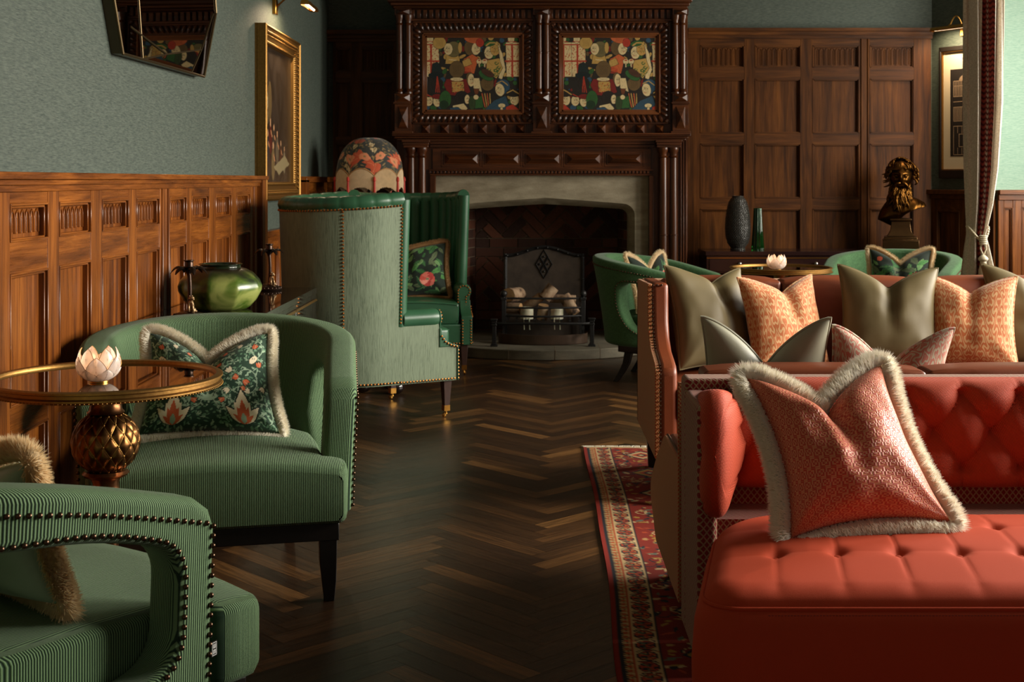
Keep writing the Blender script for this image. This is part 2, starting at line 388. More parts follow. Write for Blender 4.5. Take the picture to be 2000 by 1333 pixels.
def herring(region, L, Wd, ang, frame, gap=0.0006, z0=0.0, th=0.0, origin=(0, 0), seed=1, lo=0.0):
    """herringbone blocks clipped to region (x0,x1,y0,y1); frame maps (x,y,h)->3D; returns MB"""
    R = random.Random(seed); mb = MB(); x0, x1, y0, y1 = region
    ca, sa = math.cos(ang), math.sin(ang)
    blocks = []
    rng = int(max(x1-x0, y1-y0)/Wd)+40
    # blocks in lattice coords: horizontal block at (i*W + j*L.., ) pattern
    for k in range(-rng, rng):
        for j in range(-int((max(x1-x0, y1-y0))/L)-8, int((max(x1-x0, y1-y0))/L)+8):
            ox = k*Wd+j*L; oy = k*Wd-j*L
            blocks.append((ox, oy, L, Wd)); blocks.append((ox, oy+Wd, Wd, L) if True else None)
    bm = bmesh.new(); uvl = bm.loops.layers.uv.new('UVMap'); al = bm.verts.layers.float.new('plank')
    mx, my = (x0+x1)/2+origin[0], (y0+y1)/2+origin[1]
    for (bx, by, w_, h_) in blocks:
        cs = [(bx+gap, by+gap), (bx+w_-gap, by+gap), (bx+w_-gap, by+h_-gap), (bx+gap, by+h_-gap)]
        rc = [(mx+c[0]*ca-c[1]*sa, my+c[0]*sa+c[1]*ca) for c in cs]
        if max(c[0] for c in rc) < x0 or min(c[0] for c in rc) > x1 or max(c[1] for c in rc) < y0 or min(c[1] for c in rc) > y1: continue
        a = R.random()**1.5
        vs = [bm.verts.new((c[0], c[1], 0)) for c in rc]
        for v in vs: v[al] = a
        f = bm.faces.new(vs); uvs = [(0, 0), (L, 0), (L, Wd), (0, Wd)] if w_ > h_ else [(0, 0), (0, Wd), (L, Wd), (L, 0)]
        for lp, u in zip(f.loops, uvs): lp[uvl].uv = (u[0]+a*7, u[1]+a*3)
    for co, no in (((x0, 0, 0), (-1, 0, 0)), ((x1, 0, 0), (1, 0, 0)), ((0, y0, 0), (0, -1, 0)), ((0, y1, 0), (0, 1, 0))):
        bmesh.ops.bisect_plane(bm, geom=bm.verts[:]+bm.edges[:]+bm.faces[:], plane_co=co, plane_no=no, clear_outer=True)
    for v in bm.verts: v.co = Vector(frame(v.co.x, v.co.y, 0))
    return bm
def bm_obj(bm, name, mats, parent=None):
    me = bpy.data.meshes.new(name); bm.to_mesh(me); bm.free()
    for mt in mats: me.materials.append(mt)
    o = bpy.data.objects.new(name, me); C.objects.link(o)
    if parent: o.parent = parent
    return o
def profile_mesh(outline, holes, half, bev, sx=0.02, sy=0.04):
    """2D outline with holes -> bevelled slab cut into strips, ready for bending; returns bmesh (x=along, y=up, z=thickness)"""
    cu = bpy.data.curves.new('tmp', 'CURVE'); cu.dimensions = '2D'; cu.fill_mode = 'BOTH'
    for k, lp in enumerate([outline]+holes):
        sp = cu.splines.new('POLY'); sp.points.add(len(lp)-1)
        for i, p in enumerate(lp): sp.points[i].co = (p[0], p[1], 0, 1)
        sp.use_cyclic_u = True
    cu.extrude = half-bev; cu.bevel_depth = bev; cu.bevel_resolution = 3; cu.offset = -bev
    o = bpy.data.objects.new('tmp', cu); C.objects.link(o)
    dg = bpy.context.evaluated_depsgraph_get(); me = bpy.data.meshes.new_from_object(o.evaluated_get(dg))
    bm = bmesh.new(); bm.from_mesh(me); bpy.data.objects.remove(o); bpy.data.curves.remove(cu); bpy.data.meshes.remove(me)
    bmesh.ops.remove_doubles(bm, verts=bm.verts, dist=1e-5)
    xs = [v.co.x for v in bm.verts]; ys = [v.co.y for v in bm.verts]
    for ax, lo, hi, st in ((0, min(xs), max(xs), sx), (1, min(ys), max(ys), sy)):
        t = lo+st
        while t < hi-1e-4:
            co = [0, 0, 0]; no = [0, 0, 0]; co[ax] = t; no[ax] = 1
            bmesh.ops.bisect_plane(bm, geom=bm.verts[:]+bm.edges[:]+bm.faces[:], plane_co=co, plane_no=no, dist=1e-6)
            t += st
    return bm

# ------------------------------------------------------------------ paint helper: draws shapes into an array that becomes vertex colour
class Canvas:
    def __init__(s, w, h, bg):
        s.w, s.h = w, h; s.a = np.zeros((h, w, 3)); s.a[:] = bg[:3]
        s.X, s.Y = np.meshgrid(np.arange(w)+0.5, np.arange(h)+0.5)
    def _box(s, x0, x1, y0, y1):
        return slice(max(0, int(y0)), max(0, min(s.h, int(y1)+2))), slice(max(0, int(x0)), max(0, min(s.w, int(x1)+2)))
    def ell(s, cx, cy, rx, ry, col, rot=0.0):
        r = max(rx, ry); sl = s._box(cx-r, cx+r, cy-r, cy+r); X, Y = s.X[sl]-cx, s.Y[sl]-cy
        c, q = math.cos(rot), math.sin(rot); u = (X*c+Y*q)/max(rx, .3); v = (-X*q+Y*c)/max(ry, .3)
        s.a[sl][(u*u+v*v) <= 1] = col[:3]
    def poly(s, pts, col):
        xs = [p[0] for p in pts]; ys = [p[1] for p in pts]; sl = s._box(min(xs), max(xs), min(ys), max(ys)); X, Y = s.X[sl], s.Y[sl]
        if X.size == 0: return
        ins = np.zeros(X.shape, bool); n = len(pts)
        for i in range(n):
            x1, y1 = pts[i-1]; x2, y2 = pts[i]
            if y1 == y2: continue
            ins ^= ((y1 > Y) != (y2 > Y)) & (X < (x2-x1)*(Y-y1)/(y2-y1)+x1)
        s.a[sl][ins] = col[:3]
    def stroke(s, pts, wd, col):
        for (x1, y1), (x2, y2) in zip(pts[:-1], pts[1:]):
            sl = s._box(min(x1, x2)-wd, max(x1, x2)+wd, min(y1, y2)-wd, max(y1, y2)+wd); X, Y = s.X[sl], s.Y[sl]
            if X.size == 0: continue
            dx, dy = x2-x1, y2-y1; L = dx*dx+dy*dy+1e-9; t = np.clip(((X-x1)*dx+(Y-y1)*dy)/L, 0, 1)
            d = np.hypot(X-x1-t*dx, Y-y1-t*dy); s.a[sl][d <= wd/2] = col[:3]
    def leaf(s, x, y, ang, L, wd, col):
        p = []
        for t in np.linspace(0, 1, 7): p.append((t*L, wd*math.sin(PI*t**0.8)))
        for t in np.linspace(1, 0, 7): p.append((t*L, -wd*math.sin(PI*t**0.8)))
        c, q = math.cos(ang), math.sin(ang); s.poly([(x+a*c-b*q, y+a*q+b*c) for a, b in p], col)
    def at(s, u, v):  # u,v in 0..1, v up
        i = min(s.h-1, max(0, int((1-v)*s.h))); j = min(s.w-1, max(0, int(u*s.w))); c = s.a[i, j]; return (c[0], c[1], c[2], 1)
# ------------------------------------------------------------------ room shell
WX, YB, RX, CEIL = -1.54, 10.3, 4.45, 3.3
bm = herring((WX, RX, 0.9, 10.34), 0.5, 0.5/7, PI/4-math.radians(1.5), lambda x, y, h: (x, y, 0.0), origin=(0.222-0.354*0.5-((WX+RX)/2)+0.05, 0))
o = struct(bm_obj(bm, 'floor', [m_floor]))
mb = MB(); mb.box(WX-0.1, RX+0.1, 0.9, 11.2, -0.12, -0.002); struct(mb.build('trim_1', m_black))
mb = MB(); mb.box(WX-0.1, RX+0.1, 0.9, 10.9, CEIL, CEIL+0.1)
struct(mb.build('ceiling', plain('ceiling_paint', srgb(150, 146, 130), 0.9, 0, 5, 0.05, 0)))
mb = MB(); mb.box(WX-0.12, WX, 0.9, 10.9, -0.12, CEIL); struct(mb.build('wall_left', m_paper))

def fluted(mb, T, a0, a1, h0, h1, d, n, m=0, r=0.0045, pointed=False):
    """arched flutes carved in a frieze panel: a bead outlines every arch"""
    wd = (a1-a0)/n
    for i in range(n):
        x0 = a0+i*wd+wd*0.12; x1 = a0+(i+1)*wd-wd*0.12; xm = (x0+x1)/2; rr = (x1-x0)/2
        top = h1-rr*(1.5 if pointed else 1.1)-0.006
        pts = [(x0, h0+0.008), (x0, top)]
        if pointed: pts += [(x0+rr*0.25, top+rr*0.85), (xm, top+rr*1.5), (x1-rr*0.25, top+rr*0.85)]
        else: pts += [(xm-rr*math.cos(t), top+rr*math.sin(t)) for t in (0.6, 1.1, 1.57, 2.04, 2.54)]
        pts += [(x1, top), (x1, h0+0.008)]
        mb.tube([T(p[0], p[1], d) for p in pts], r, n=5, m=m)
        # hollow centre rib
        mb.tube([T(xm, h0+0.012, d-0.001), T(xm, top, d-0.001)], r*0.6, n=4, m=m)

def panelled(mb, T, stiles, rails, d_panel, d_frame, mv, mh, frieze_row=None, nfl=7, pointed=False, mold=0.014):
    """stiles/rails: list of (a0,a1)/(h0,h1); panels fill between"""
    A0, A1 = stiles[0][0], stiles[-1][1]; H0, H1 = rails[0][0], rails[-1][1]
    mb.boxT(T, A0, A1, H0, H1, 0, d_panel, mv)
    for a0, a1 in stiles: mb.boxT(T, a0, a1, H0, H1, d_panel-0.004, d_frame, mv)
    for h0, h1 in rails:
        for (sa, sb), (ta, tb) in zip(stiles[:-1], stiles[1:]): mb.boxT(T, sb, ta, h0, h1, d_panel-0.004, d_frame-0.0015, mh)
    for r in range(len(rails)-1):
        h0, h1 = rails[r][1], rails[r+1][0]
        for (sa, sb), (ta, tb) in zip(stiles[:-1], stiles[1:]):
            a0, a1 = sb, ta; k = mold
            # stepped moulding round the opening
            for q, (kk, dd) in enumerate(((k, d_frame-0.006), (k*0.45, d_frame+0.003))):
                mb.boxT(T, a0-(0.002 if q else 0), a0+kk, h0, h1, d_panel-0.003, dd, mv); mb.boxT(T, a1-kk, a1+(0.002 if q else 0), h0, h1, d_panel-0.003, dd, mv)
                mb.boxT(T, a0, a1, h1-kk, h1+(0.002 if q else 0), d_panel-0.003, dd, mh); mb.boxT(T, a0, a1, h0-(0.002 if q else 0), h0+kk*0.6, d_panel-0.003, dd, mh)
            if frieze_row == r: fluted(mb, T, a0+k+0.004, a1-k-0.004, h0+0.012, h1-k, d_panel+0.001, nfl, mv, pointed=pointed)

TL = lambda a, h, d: (WX+d, a, h)
st = [(3.68, 3.855), (4.16, 4.26), (4.57, 4.69), (5.0, 5.105), (5.42, 5.58), (5.85, 5.94), (6.26, 6.40), (6.74, 6.86), (7.19, 7.27)]
mb = MB()
panelled(mb, TL, st, [(0.0, 0.16), (0.515, 0.60), (0.985, 1.08), (1.19, 1.25)], 0.018, 0.042, 0, 1, frieze_row=2, nfl=7, pointed=True)
# ledge
mb.boxT(TL, 3.5, 7.55, 1.245, 1.262, 0, 0.058, 1); mb.boxT(TL, 3.5, 7.56, 1.262, 1.284, 0, 0.072, 1)
mb.boxT(TL, 3.5, 7.56, 1.225, 1.247, 0, 0.050, 1)
# end post, with its returns, and the wide bead of the major stile
mb.boxT(TL, 7.27, 7.36, 0, 1.25, 0, 0.046, 0); mb.boxT(TL, 7.36, 7.42, 0, 1.25, 0, 0.030, 0); mb.boxT(TL, 7.42, 7.56, 0, 1.262, 0, 0.066, 0)
for a in (3.70, 5.455, 5.545, 7.285): mb.tube([TL(a, 0.16, 0.044), TL(a, 1.225, 0.044)], 0.007, n=6, m=0)
# near run, only partly in frame
panelled(mb, TL, [(1.6, 1.72), (2.1, 2.2), (2.6, 2.7), (3.1, 3.2), (3.56, 3.68)], [(0.0, 0.16), (0.515, 0.60), (0.985, 1.08), (1.19, 1.25)], 0.018, 0.042, 0, 1, frieze_row=2, pointed=True)
mb.boxT(TL, 1.6, 3.5, 1.225, 1.284, 0, 0.066, 1)
struct(mb.build('trim_2', [m_oakv, m_oaky], bevel=0.003, seg=1))
mb = MB()      # low dado under the painting
panelled(mb, TL, [(7.56, 7.66), (8.05, 8.15), (8.5, 8.6), (8.82, 8.9)], [(0, 0.16), (0.86, 0.93)], 0.015, 0.036, 0, 1)
mb.boxT(TL, 7.56, 8.9, 0.93, 0.965, 0, 0.06, 1)
struct(mb.build('trim_3', [m_oakv, m_oaky], bevel=0.003, seg=1))
mb = MB()      # short high dado in the corner
panelled(mb, TL, [(9.0, 9.12), (9.45, 9.52), (9.85, 9.93), (10.2, 10.3)], [(0, 0.16), (0.515, 0.6), (0.985, 1.08), (1.19, 1.25)], 0.018, 0.042, 0, 1, frieze_row=2, nfl=5, pointed=True)
mb.boxT(TL, 8.9, 9.0, 0, 1.262, 0, 0.066, 0); mb.boxT(TL, 8.9, 10.3, 1.245, 1.284, 0, 0.066, 1)
struct(mb.build('trim_4', [m_oakv, m_oaky], bevel=0.003, seg=1))

# back wall: papered plane with a hole behind the firebox
fx0, fx1 = PX(880, 9.85), PX(1240, 9.85)
XR = PX(1820, YB)
mb = MB(); mb.box(WX, fx0-0.05, YB, YB+0.12, -0.1, CEIL); mb.box(fx1+0.05, XR+0.12, YB, YB+0.12, -0.1, CEIL); mb.box(fx0-0.05, fx1+0.05, YB, YB+0.12, 1.15, CEIL)
struct(mb.build('wall_back', m_paper))
TB = lambda a, h, d: (a, YB-d, h)
bx = lambda p: PX(p, YB-0.03); bz = lambda p: PZ(p, YB-0.03)
mb = MB()
panelled(mb, TB, [(bx(1343), bx(1368)), (bx(1454), bx(1475)), (bx(1564), bx(1587)), (bx(1678), bx(1699)), (bx(1785), bx(1818))],
         [(0, 0.14), (bz(632), bz(612)), (bz(520), bz(500)), (bz(408), bz(387)), (bz(281), bz(260)), (bz(154), bz(132)), (bz(89), bz(74))][0:1] +
         [(bz(540), bz(515)), (bz(408), bz(387)), (bz(281), bz(260)), (bz(154), bz(132)), (bz(89), bz(74))], 0.012, 0.036, 0, 1, frieze_row=4, nfl=8)
# wide bead down the major stile
for a in (bx(1682), bx(1695)): mb.tube([TB(a, 0.14, 0.038), TB(a, bz(74), 0.038)], 0.006, n=6)
for h0, h1, d in ((bz(76), bz(69), 0.05), (bz(69), bz(62), 0.066), (bz(62), bz(56), 0.09)): mb.boxT(TB, bx(1343), bx(1820), h0, h1, 0, d, 1)
# left section, with a return to the corner
panelled(mb, TB, [(WX+0.042, bx(656)), (bx(685), bx(706)), (bx(768), bx(782))], [(0, 0.14), (bz(540), bz(515)), (bz(408), bz(387)), (bz(281), bz(268)), (bz(159), bz(140)), (bz(94), bz(80))], 0.012, 0.036, 0, 1, frieze_row=4, nfl=8)
for h0, h1, d in ((bz(82), bz(75), 0.05), (bz(75), bz(68), 0.066), (bz(68), bz(60), 0.09)): mb.boxT(TB, WX, bx(790), h0, h1, 0, d, 1)
struct(mb.build('trim_5', [m_brnv, m_brnx], bevel=0.0025, seg=1))

# canted bay wall with the print, then the sunlit bay wall behind the curtain
dirv = Vector((0.507, -0.862, 0)).normalized(); nrm = Vector((-0.862, -0.507, 0)).normalized(); P0 = Vector((XR, YB, 0))
TP = lambda a, h, d: tuple(P0+dirv*a+nrm*d+Vector((0, 0, h)))
LB = 0.62
mb = MB(); mb.boxT(TP, -0.02, LB, -0.1, CEIL, -0.1, 0); struct(mb.build('wall_right_canted', m_paper))
mb = MB(); H = PZ(371, 10.0)
panelled(mb, TP, [(0.0, 0.08), (0.3, 0.36), (LB-0.06, LB)], [(0, 0.15), (H-0.16, H-0.07)], 0.012, 0.034, 0, 1)
mb.boxT(TP, 0, LB, H-0.07, H-0.035, 0, 0.045, 1); mb.boxT(TP, 0, LB, H-0.035, H, 0, 0.065, 1)
struct(mb.build('trim_6', [m_brnv, m_brnx], bevel=0.0025, seg=1))
PB = P0+dirv*LB; YC = PB.y
TC = lambda a, h, d: (a, YC-d, h)
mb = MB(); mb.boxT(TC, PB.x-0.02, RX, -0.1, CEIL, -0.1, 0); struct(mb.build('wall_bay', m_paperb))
mb = MB(); H2 = PZ(371, YC)
cx_ = lambda p: PX(p, YC)
panelled(mb, TC, [(PB.x, PB.x+0.04), (cx_(1975), cx_(1992)), (cx_(1975)+0.5, cx_(1992)+0.5), (RX-0.06, RX)], [(0, 0.15), (0.42, 0.5), (H2-0.13, H2-0.075)], 0.012, 0.034, 0, 1)
mb.boxT(TC, PB.x, RX, H2-0.075, H2-0.035, 0, 0.045, 1); mb.boxT(TC, PB.x, RX, H2-0.035, H2, 0, 0.065, 1)
struct(mb.build('trim_7', [m_oakv, wood('oak_rail_grain_x', **OAK, axis='X', rough=0.34)], bevel=0.0025, seg=1))

# right wall with three windows that let the daylight in
wins = [(3.1, 4.7), (5.1, 6.7), (7.4, 8.95)]; z0, z1 = 0.85, 2.95
mb = MB(); ys = [0.9]+[v for w_ in wins for v in w_]+[10.4]
for i in range(0, len(ys), 2): mb.box(RX, RX+0.12, ys[i], ys[i+1], -0.1, CEIL)
for a, b in wins: mb.box(RX, RX+0.12, a, b, -0.1, z0); mb.box(RX, RX+0.12, a, b, z1, CEIL)
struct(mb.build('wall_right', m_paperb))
mwh = plain('cream_window_paint', srgb(214, 206, 184), 0.5, 0, 20, 0.05, 0)
for i, (a, b) in enumerate(wins):
    mb = MB(); mb.box(RX+0.02, RX+0.08, a, a+0.05, z0, z1); mb.box(RX+0.02, RX+0.08, b-0.05, b, z0, z1); mb.box(RX+0.02, RX+0.08, a, b, z1-0.05, z1); mb.box(RX+0.02, RX+0.08, a, b, z0, z0+0.06)
    mb.box(RX+0.03, RX+0.07, (a+b)/2-0.02, (a+b)/2+0.02, z0, z1); mb.box(RX+0.03, RX+0.07, a, b, 2.1, 2.14)
    struct(mb.build('window_%d' % (i+1), mwh))

# ------------------------------------------------------------------ fireplace: overmantel, surround, firebox, hearth
YF = 9.85
fx = lambda p, y=YF: PX(p, y)
fz = lambda p, y=YF: PZ(p, y)
TF = lambda a, h, d: (a, YF-d, h)
mant = thing('fireplace', 'tall carved dark oak fireplace with stone arch, brick firebox and bowed stone hearth', 'fireplace', (0, 0, 0))
mb = MB()
# backing masses
mb.box(fx(775), fx(1343), YF, YB, fz(262), fz(10)); mb.box(fx(788), fx(851), YF, YB, 0, fz(262)); mb.box(fx(1267), fx(1340), YF, YB, 0, fz(262)); mb.box(fx(851), fx(1267), YF, YB, fz(343), fz(262))
mb.boxT(TF, fx(840), fx(851), 0, fz(343), -0.01, 0.03); mb.boxT(TF, fx(1267), fx(1276), 0, fz(343), -0.01, 0.03)
for k in range(3): mb.boxT(TF, fx(1328+k*5), fx(1331+k*5), 0, fz(272), -0.01, 0.012)
for k in range(2): mb.boxT(TF, fx(774+k*5), fx(777+k*5), 0, fz(272), -0.2, -0.19)
mb.box(fx(772), fx(790), YF+0.1, YB, 0, fz(262)); mb.box(fx(1330), fx(1346), YF+0.1, YB, 0, fz(262))
mb.build('backing', m_mahv, mant, bevel=0.003, seg=1)
mb = MB()
for (l, r, t, b, d) in ((757, 1350, 0, -30, 0.16), (760, 1348, 8, 0, 0.14), (765, 1344, 14, 8, 0.11), (770, 1341, 18, 14, 0.08)): mb.boxT(TF, fx(l), fx(r), fz(t), fz(b), -0.3, d)
mb.build('cornice', m_mahx, mant, bevel=0.006)
mb = MB()
for s0, s1 in ((803, 1042), (1072, 1313)):
    n = 20
    for i in range(n):
        a = s0+(s1-s0)*i/n; mb.boxT(TF, fx(a), fx(a+(s1-s0)/n*0.62), fz(37), fz(20), -0.01, 0.035)
    mb.boxT(TF, fx(s0), fx(s1), fz(42), fz(37), -0.01, 0.02)
mb.build('dentil_band', m_mahx, mant, bevel=0.002, seg=1)
mb = MB()
for (l, r, t, b, d) in ((768, 1346, 267, 262, 0.10), (772, 1342, 271, 267, 0.07), (776, 1338, 275, 271, 0.05)): mb.boxT(TF, fx(l), fx(r), fz(t), fz(b), -0.2, d)
mb.boxT(TF, fx(768), fx(1346), fz(264), fz(261), -0.2, 0.115)
mb.build('mantel_shelf', m_mahx, mant, bevel=0.004)

def gadroon(mb, x0, x1, z0, z1, wd, d):
    """carved frame of slanted lobes: four sides"""
    for (T2, L) in (((lambda s, q, dd: TF(x0+s, z1-q, dd)), x1-x0), ((lambda s, q, dd: TF(x0+s, z0+q, dd)), x1-x0), ((lambda s, q, dd: TF(x0+q, z0+s, dd)), z1-z0), ((lambda s, q, dd: TF(x1-q, z0+s, dd)), z1-z0)):
        n = int(round(L/0.042)); st_ = L/n
        for i in range(n):
            s = st_*(i+0.5); sg = 1 if i < n/2 else -1
            m0 = min(s, L-s); q1 = min(wd*0.95, m0+0.004)
            pts = [T2(s-sg*0.014+sg*0.030*t, 0.006+(q1-0.01)*t, d*math.sin(PI*(0.12+0.8*t))**0.6) for t in np.linspace(0, 1, 6)]
            mb.tube(pts, [0.006, 0.012, 0.0145, 0.0145, 0.011, 0.005], n=7)
for k, (l, r) in enumerate(((805, 1041), (1074, 1307))):
    X0, X1, Z0, Z1 = fx(l), fx(r), fz(242), fz(43)
    mb = MB(); wd = 18/264.0
    for e, d0, d1 in ((0, 0, 0.014), ): mb.boxT(TF, X0, X1, Z0, Z1, -0.01, d1)
    gadroon(mb, X0+0.004, X1-0.004, Z0+0.004, Z1-0.004, wd, 0.022)
    for e, d in ((0.0, 0.03),):
        mb.boxT(TF, X0, X1, Z1-0.008, Z1, 0, d); mb.boxT(TF, X0, X1, Z0, Z0+0.008, 0, d); mb.boxT(TF, X0, X0+0.008, Z0, Z1, 0, d); mb.boxT(TF, X1-0.008, X1, Z0, Z1, 0, d)
    fr = mb.build('carved_frame', m_mahx, mant)
    l2, r2 = ((825, 1023), (1091, 1289))[k]
    mb = MB(); a0, a1, h0, h1 = fx(l2), fx(r2), fz(224), fz(65)
    for off, d, ww in ((0, 0.034, 0.012), (0.012, 0.026, 0.010), (0.022, 0.020, 0.014)):
        mb.boxT(TF, a0+off, a1-off, h1-off-ww, h1-off, 0, d, 0); mb.boxT(TF, a0+off, a1-off, h0+off, h0+off+ww, 0, d, 0)
        mb.boxT(TF, a0+off, a0+off+ww, h0+off, h1-off, 0, d, 0); mb.boxT(TF, a1-off-ww, a1-off, h0+off, h1-off, 0, d, 0)
    mb.build('inner_moulding', plain('polished_oak_moulding', srgb(112, 64, 32), 0.3, 0, 40, 0.25, 0.1), fr, bevel=0.002, seg=1)

def colonnette(mb, x, zt, zb, r, d, cap=True):
    P = [(r*1.25, 0), (r*1.25, 0.012), (r*0.85, 0.016), (r*1.15, 0.028), (r*0.85, 0.036)]
    H = zt-zb; mid = H*0.52
    P += [(r*0.92, 0.05), (r*0.98, mid-0.006), (r*1.1, mid-0.003), (r*1.1, mid+0.003), (r*0.95, mid+0.006), (r*0.84, H-0.075), (r*1.12, H-0.066), (r*0.85, H-0.058), (r*0.9, H-0.04), (r*1.2, H-0.022), (r*1.25, H-0.01), (r*1.25, H)]
    mb.lathe(P, (x, YF-d, zb), 18)
for (xa, xb, l, r) in ((781, 798, 772, 804), (1052.5, 1066.5, 1041, 1074), (1318, 1332, 1312, 1343)):
    for q in (xa, xb):
        mb = MB(); colonnette(mb, fx(q), fz(31), fz(184), 0.026, 0.04); mb.build('colonnette', m_mahv, mant)
    mb = MB(); mb.boxT(TF, fx(l), fx(r), fz(31), fz(18), -0.01, 0.055); mb.pyramidT(TF, fx(l)+0.01, fx(r)-0.01, fz(30), fz(20), 0.055, 0.085, 0.0)
    mb.build('capital_block', m_mahx, mant, bevel=0.0015, seg=1); mb = MB()
    mb.boxT(TF, fx(l), fx(r), fz(200), fz(184), -0.01, 0.055); mb.pyramidT(TF, fx(l)+0.008, fx(r)-0.008, fz(199), fz(185), 0.055, 0.085, 0.01)
    mb.boxT(TF, fx(l)-0.008, fx(r)+0.008, fz(204), fz(200), -0.01, 0.07)
    mb.boxT(TF, fx(l), fx(r), fz(257), fz(204), -0.01, 0.05); mb.pyramidT(TF, fx(l)+0.024, fx(r)-0.024, fz(252), fz(208), 0.05, 0.095, 0.0)
    mb.boxT(TF, fx(l)-0.014, fx(r)+0.014, fz(262), fz(257), -0.01, 0.08)
    mb.build('plinth_block', m_mahx, mant, bevel=0.0015, seg=1)
for q in (831, 868, 905, 942, 979, 1016.5, 1098, 1136, 1174, 1212, 1250, 1288):
    mb = MB(); mb.pyramidT(TF, fx(q-8.5), fx(q+8.5), fz(261), fz(243.5), 0.0, 0.055); mb.build('pyramid_boss', m_mahx, mant, angle=10)
for q in (804, 825, 1294, 1313.5):
    mb = MB(); colonnette(mb, fx(q), fz(289), 0.16, 0.032, 0.05); mb.build('column', m_mahv, mant)
mb = MB()
for l, r in ((790, 838), (1281, 1327)):
    mb = MB()
    for (t, b, e, d) in ((279, 274, 3, 0.105), (284, 279, 1, 0.095), (289, 284, 0, 0.088)): mb.boxT(TF, fx(l-e), fx(r+e), fz(t), fz(b), -0.01, d)
    mb.build('capital', m_mahx, mant, bevel=0.002, seg=1)
    mb = MB(); mb.boxT(TF, fx(l), fx(r), 0, 0.16, -0.01, 0.10); mb.build('column_base', m_mahx, mant, bevel=0.002, seg=1)
mb = MB()
mb.boxT(TF, fx(845), fx(1271), fz(331), fz(290), -0.01, 0.01)
for (t, b, d) in ((277, 274, 0.05), (282, 277, 0.035), (288, 283, 0.024)): mb.boxT(TF, fx(840), fx(1278), fz(t), fz(b), -0.01, d)
for i in range(5):
    c = 901+i*79.5
    mb.boxT(TF, fx(c-34), fx(c+34), fz(321.5), fz(300), 0, 0.016); mb.pyramidT(TF, fx(c-32), fx(c+32), fz(320), fz(301.5), 0.016, 0.05, 0.085)
    for sx_ in (-1, 1):
        mb.boxT(TF, fx(c+sx_*36-3 if sx_ < 0 else c+36), fx(c+sx_*36 if sx_ < 0 else c+39), fz(326), fz(296), 0, 0.012)
    mb.boxT(TF, fx(c-39), fx(c+39), fz(296.5), fz(294), 0, 0.012); mb.boxT(TF, fx(c-39), fx(c+39), fz(327), fz(324.5), 0, 0.012)
for i in range(60): mb.boxT(TF, fx(838+i*7.2), fx(838+i*7.2+4.6), fz(339), fz(334), 0, 0.028)
mb.boxT(TF, fx(838), fx(1275), fz(334), fz(331), 0, 0.03); mb.boxT(TF, fx(840), fx(1273), fz(343), fz(339.5), 0, 0.018)
mb.build('strapwork_frieze', m_mahx, mant, bevel=0.0015, seg=1, angle=15)

# stone surround with a four-centred arch
YS = YF+0.03
sur = mant
def archp(l, r, ysp, ytop, base, rad, y):
    pts = [(PX(l, y), base)]
    xl, xr, xc = PX(l, y), PX(r, y), PX((l+r)/2, y); zs = PZ(ysp, y); zt = PZ(ytop, y); R = rad
    for t in np.linspace(0, 1, 9): a = PI-(PI/2-0.1)*t; pts.append((xl+R+R*math.cos(a), zs-R+R*math.sin(a)))
    for t in np.linspace(0.15, 1, 8): pts.append((xl+R+(xc-xl-R)*t, zs+(zt-zs)*(t**0.9)))
    L = pts[:]; return L+[(2*xc-p[0], p[1]) for p in L[::-1][1:]]
outer = archp(891, 1240, 398, 386.5, 0.075, 0.09, YS); inner = archp(899, 1229, 409, 399, 0.075, 0.06, YS)
l, r, t = fx(851, YS), fx(1267, YS), fz(343, YS)
mb = MB(); n = len(outer)
def border(i):
    x, z = outer[i]; f = i/(n-1)
    if i == 0: return (l, 0.075)
    if i == n-1: return (r, 0.075)
    if f < 0.22: return (l, z)
    if f > 0.78: return (r, z)
    return (x if 0.26 < f < 0.74 else (l+(outer[int(0.26*n)][0]-l)*(f-0.22)/0.04 if f < 0.5 else r-(r-outer[int(0.74*n)][0])*(0.78-f)/0.04), t)
ob = [border(i) for i in range(n)]
ob[[i for i in range(n) if i/(n-1) >= 0.22][0]] = (l, t); ob[[i for i in range(n) if i/(n-1) <= 0.78][-1]] = (r, t)
vs = [(p[0], YS, p[1]) for p in ob]+[(p[0], YS, p[1]) for p in outer]+[(p[0], YS+0.06, p[1]) for p in inner]+[(p[0], YS+0.22, p[1]) for p in inner]
fs = []
for k in range(3):
    for i in range(n-1): fs.append((k*n+i, k*n+i+1, (k+1)*n+i+1, (k+1)*n+i))
mb.add(vs, fs); mb.build('arched_facing', m_stone, sur)
mb = MB()      # joints
for (xa, xb) in ((l, outer[0][0]+0.0), (outer[-1][0], r)):
    for py in (448, 540, 612):
        z = PZ(py, YS); mb = MB(); mb.box(xa+0.003, xb-0.003, YS-0.001, YS+0.002, z-0.0015, z+0.0015); mb.build('mortar_joint', m_mortar, sur)

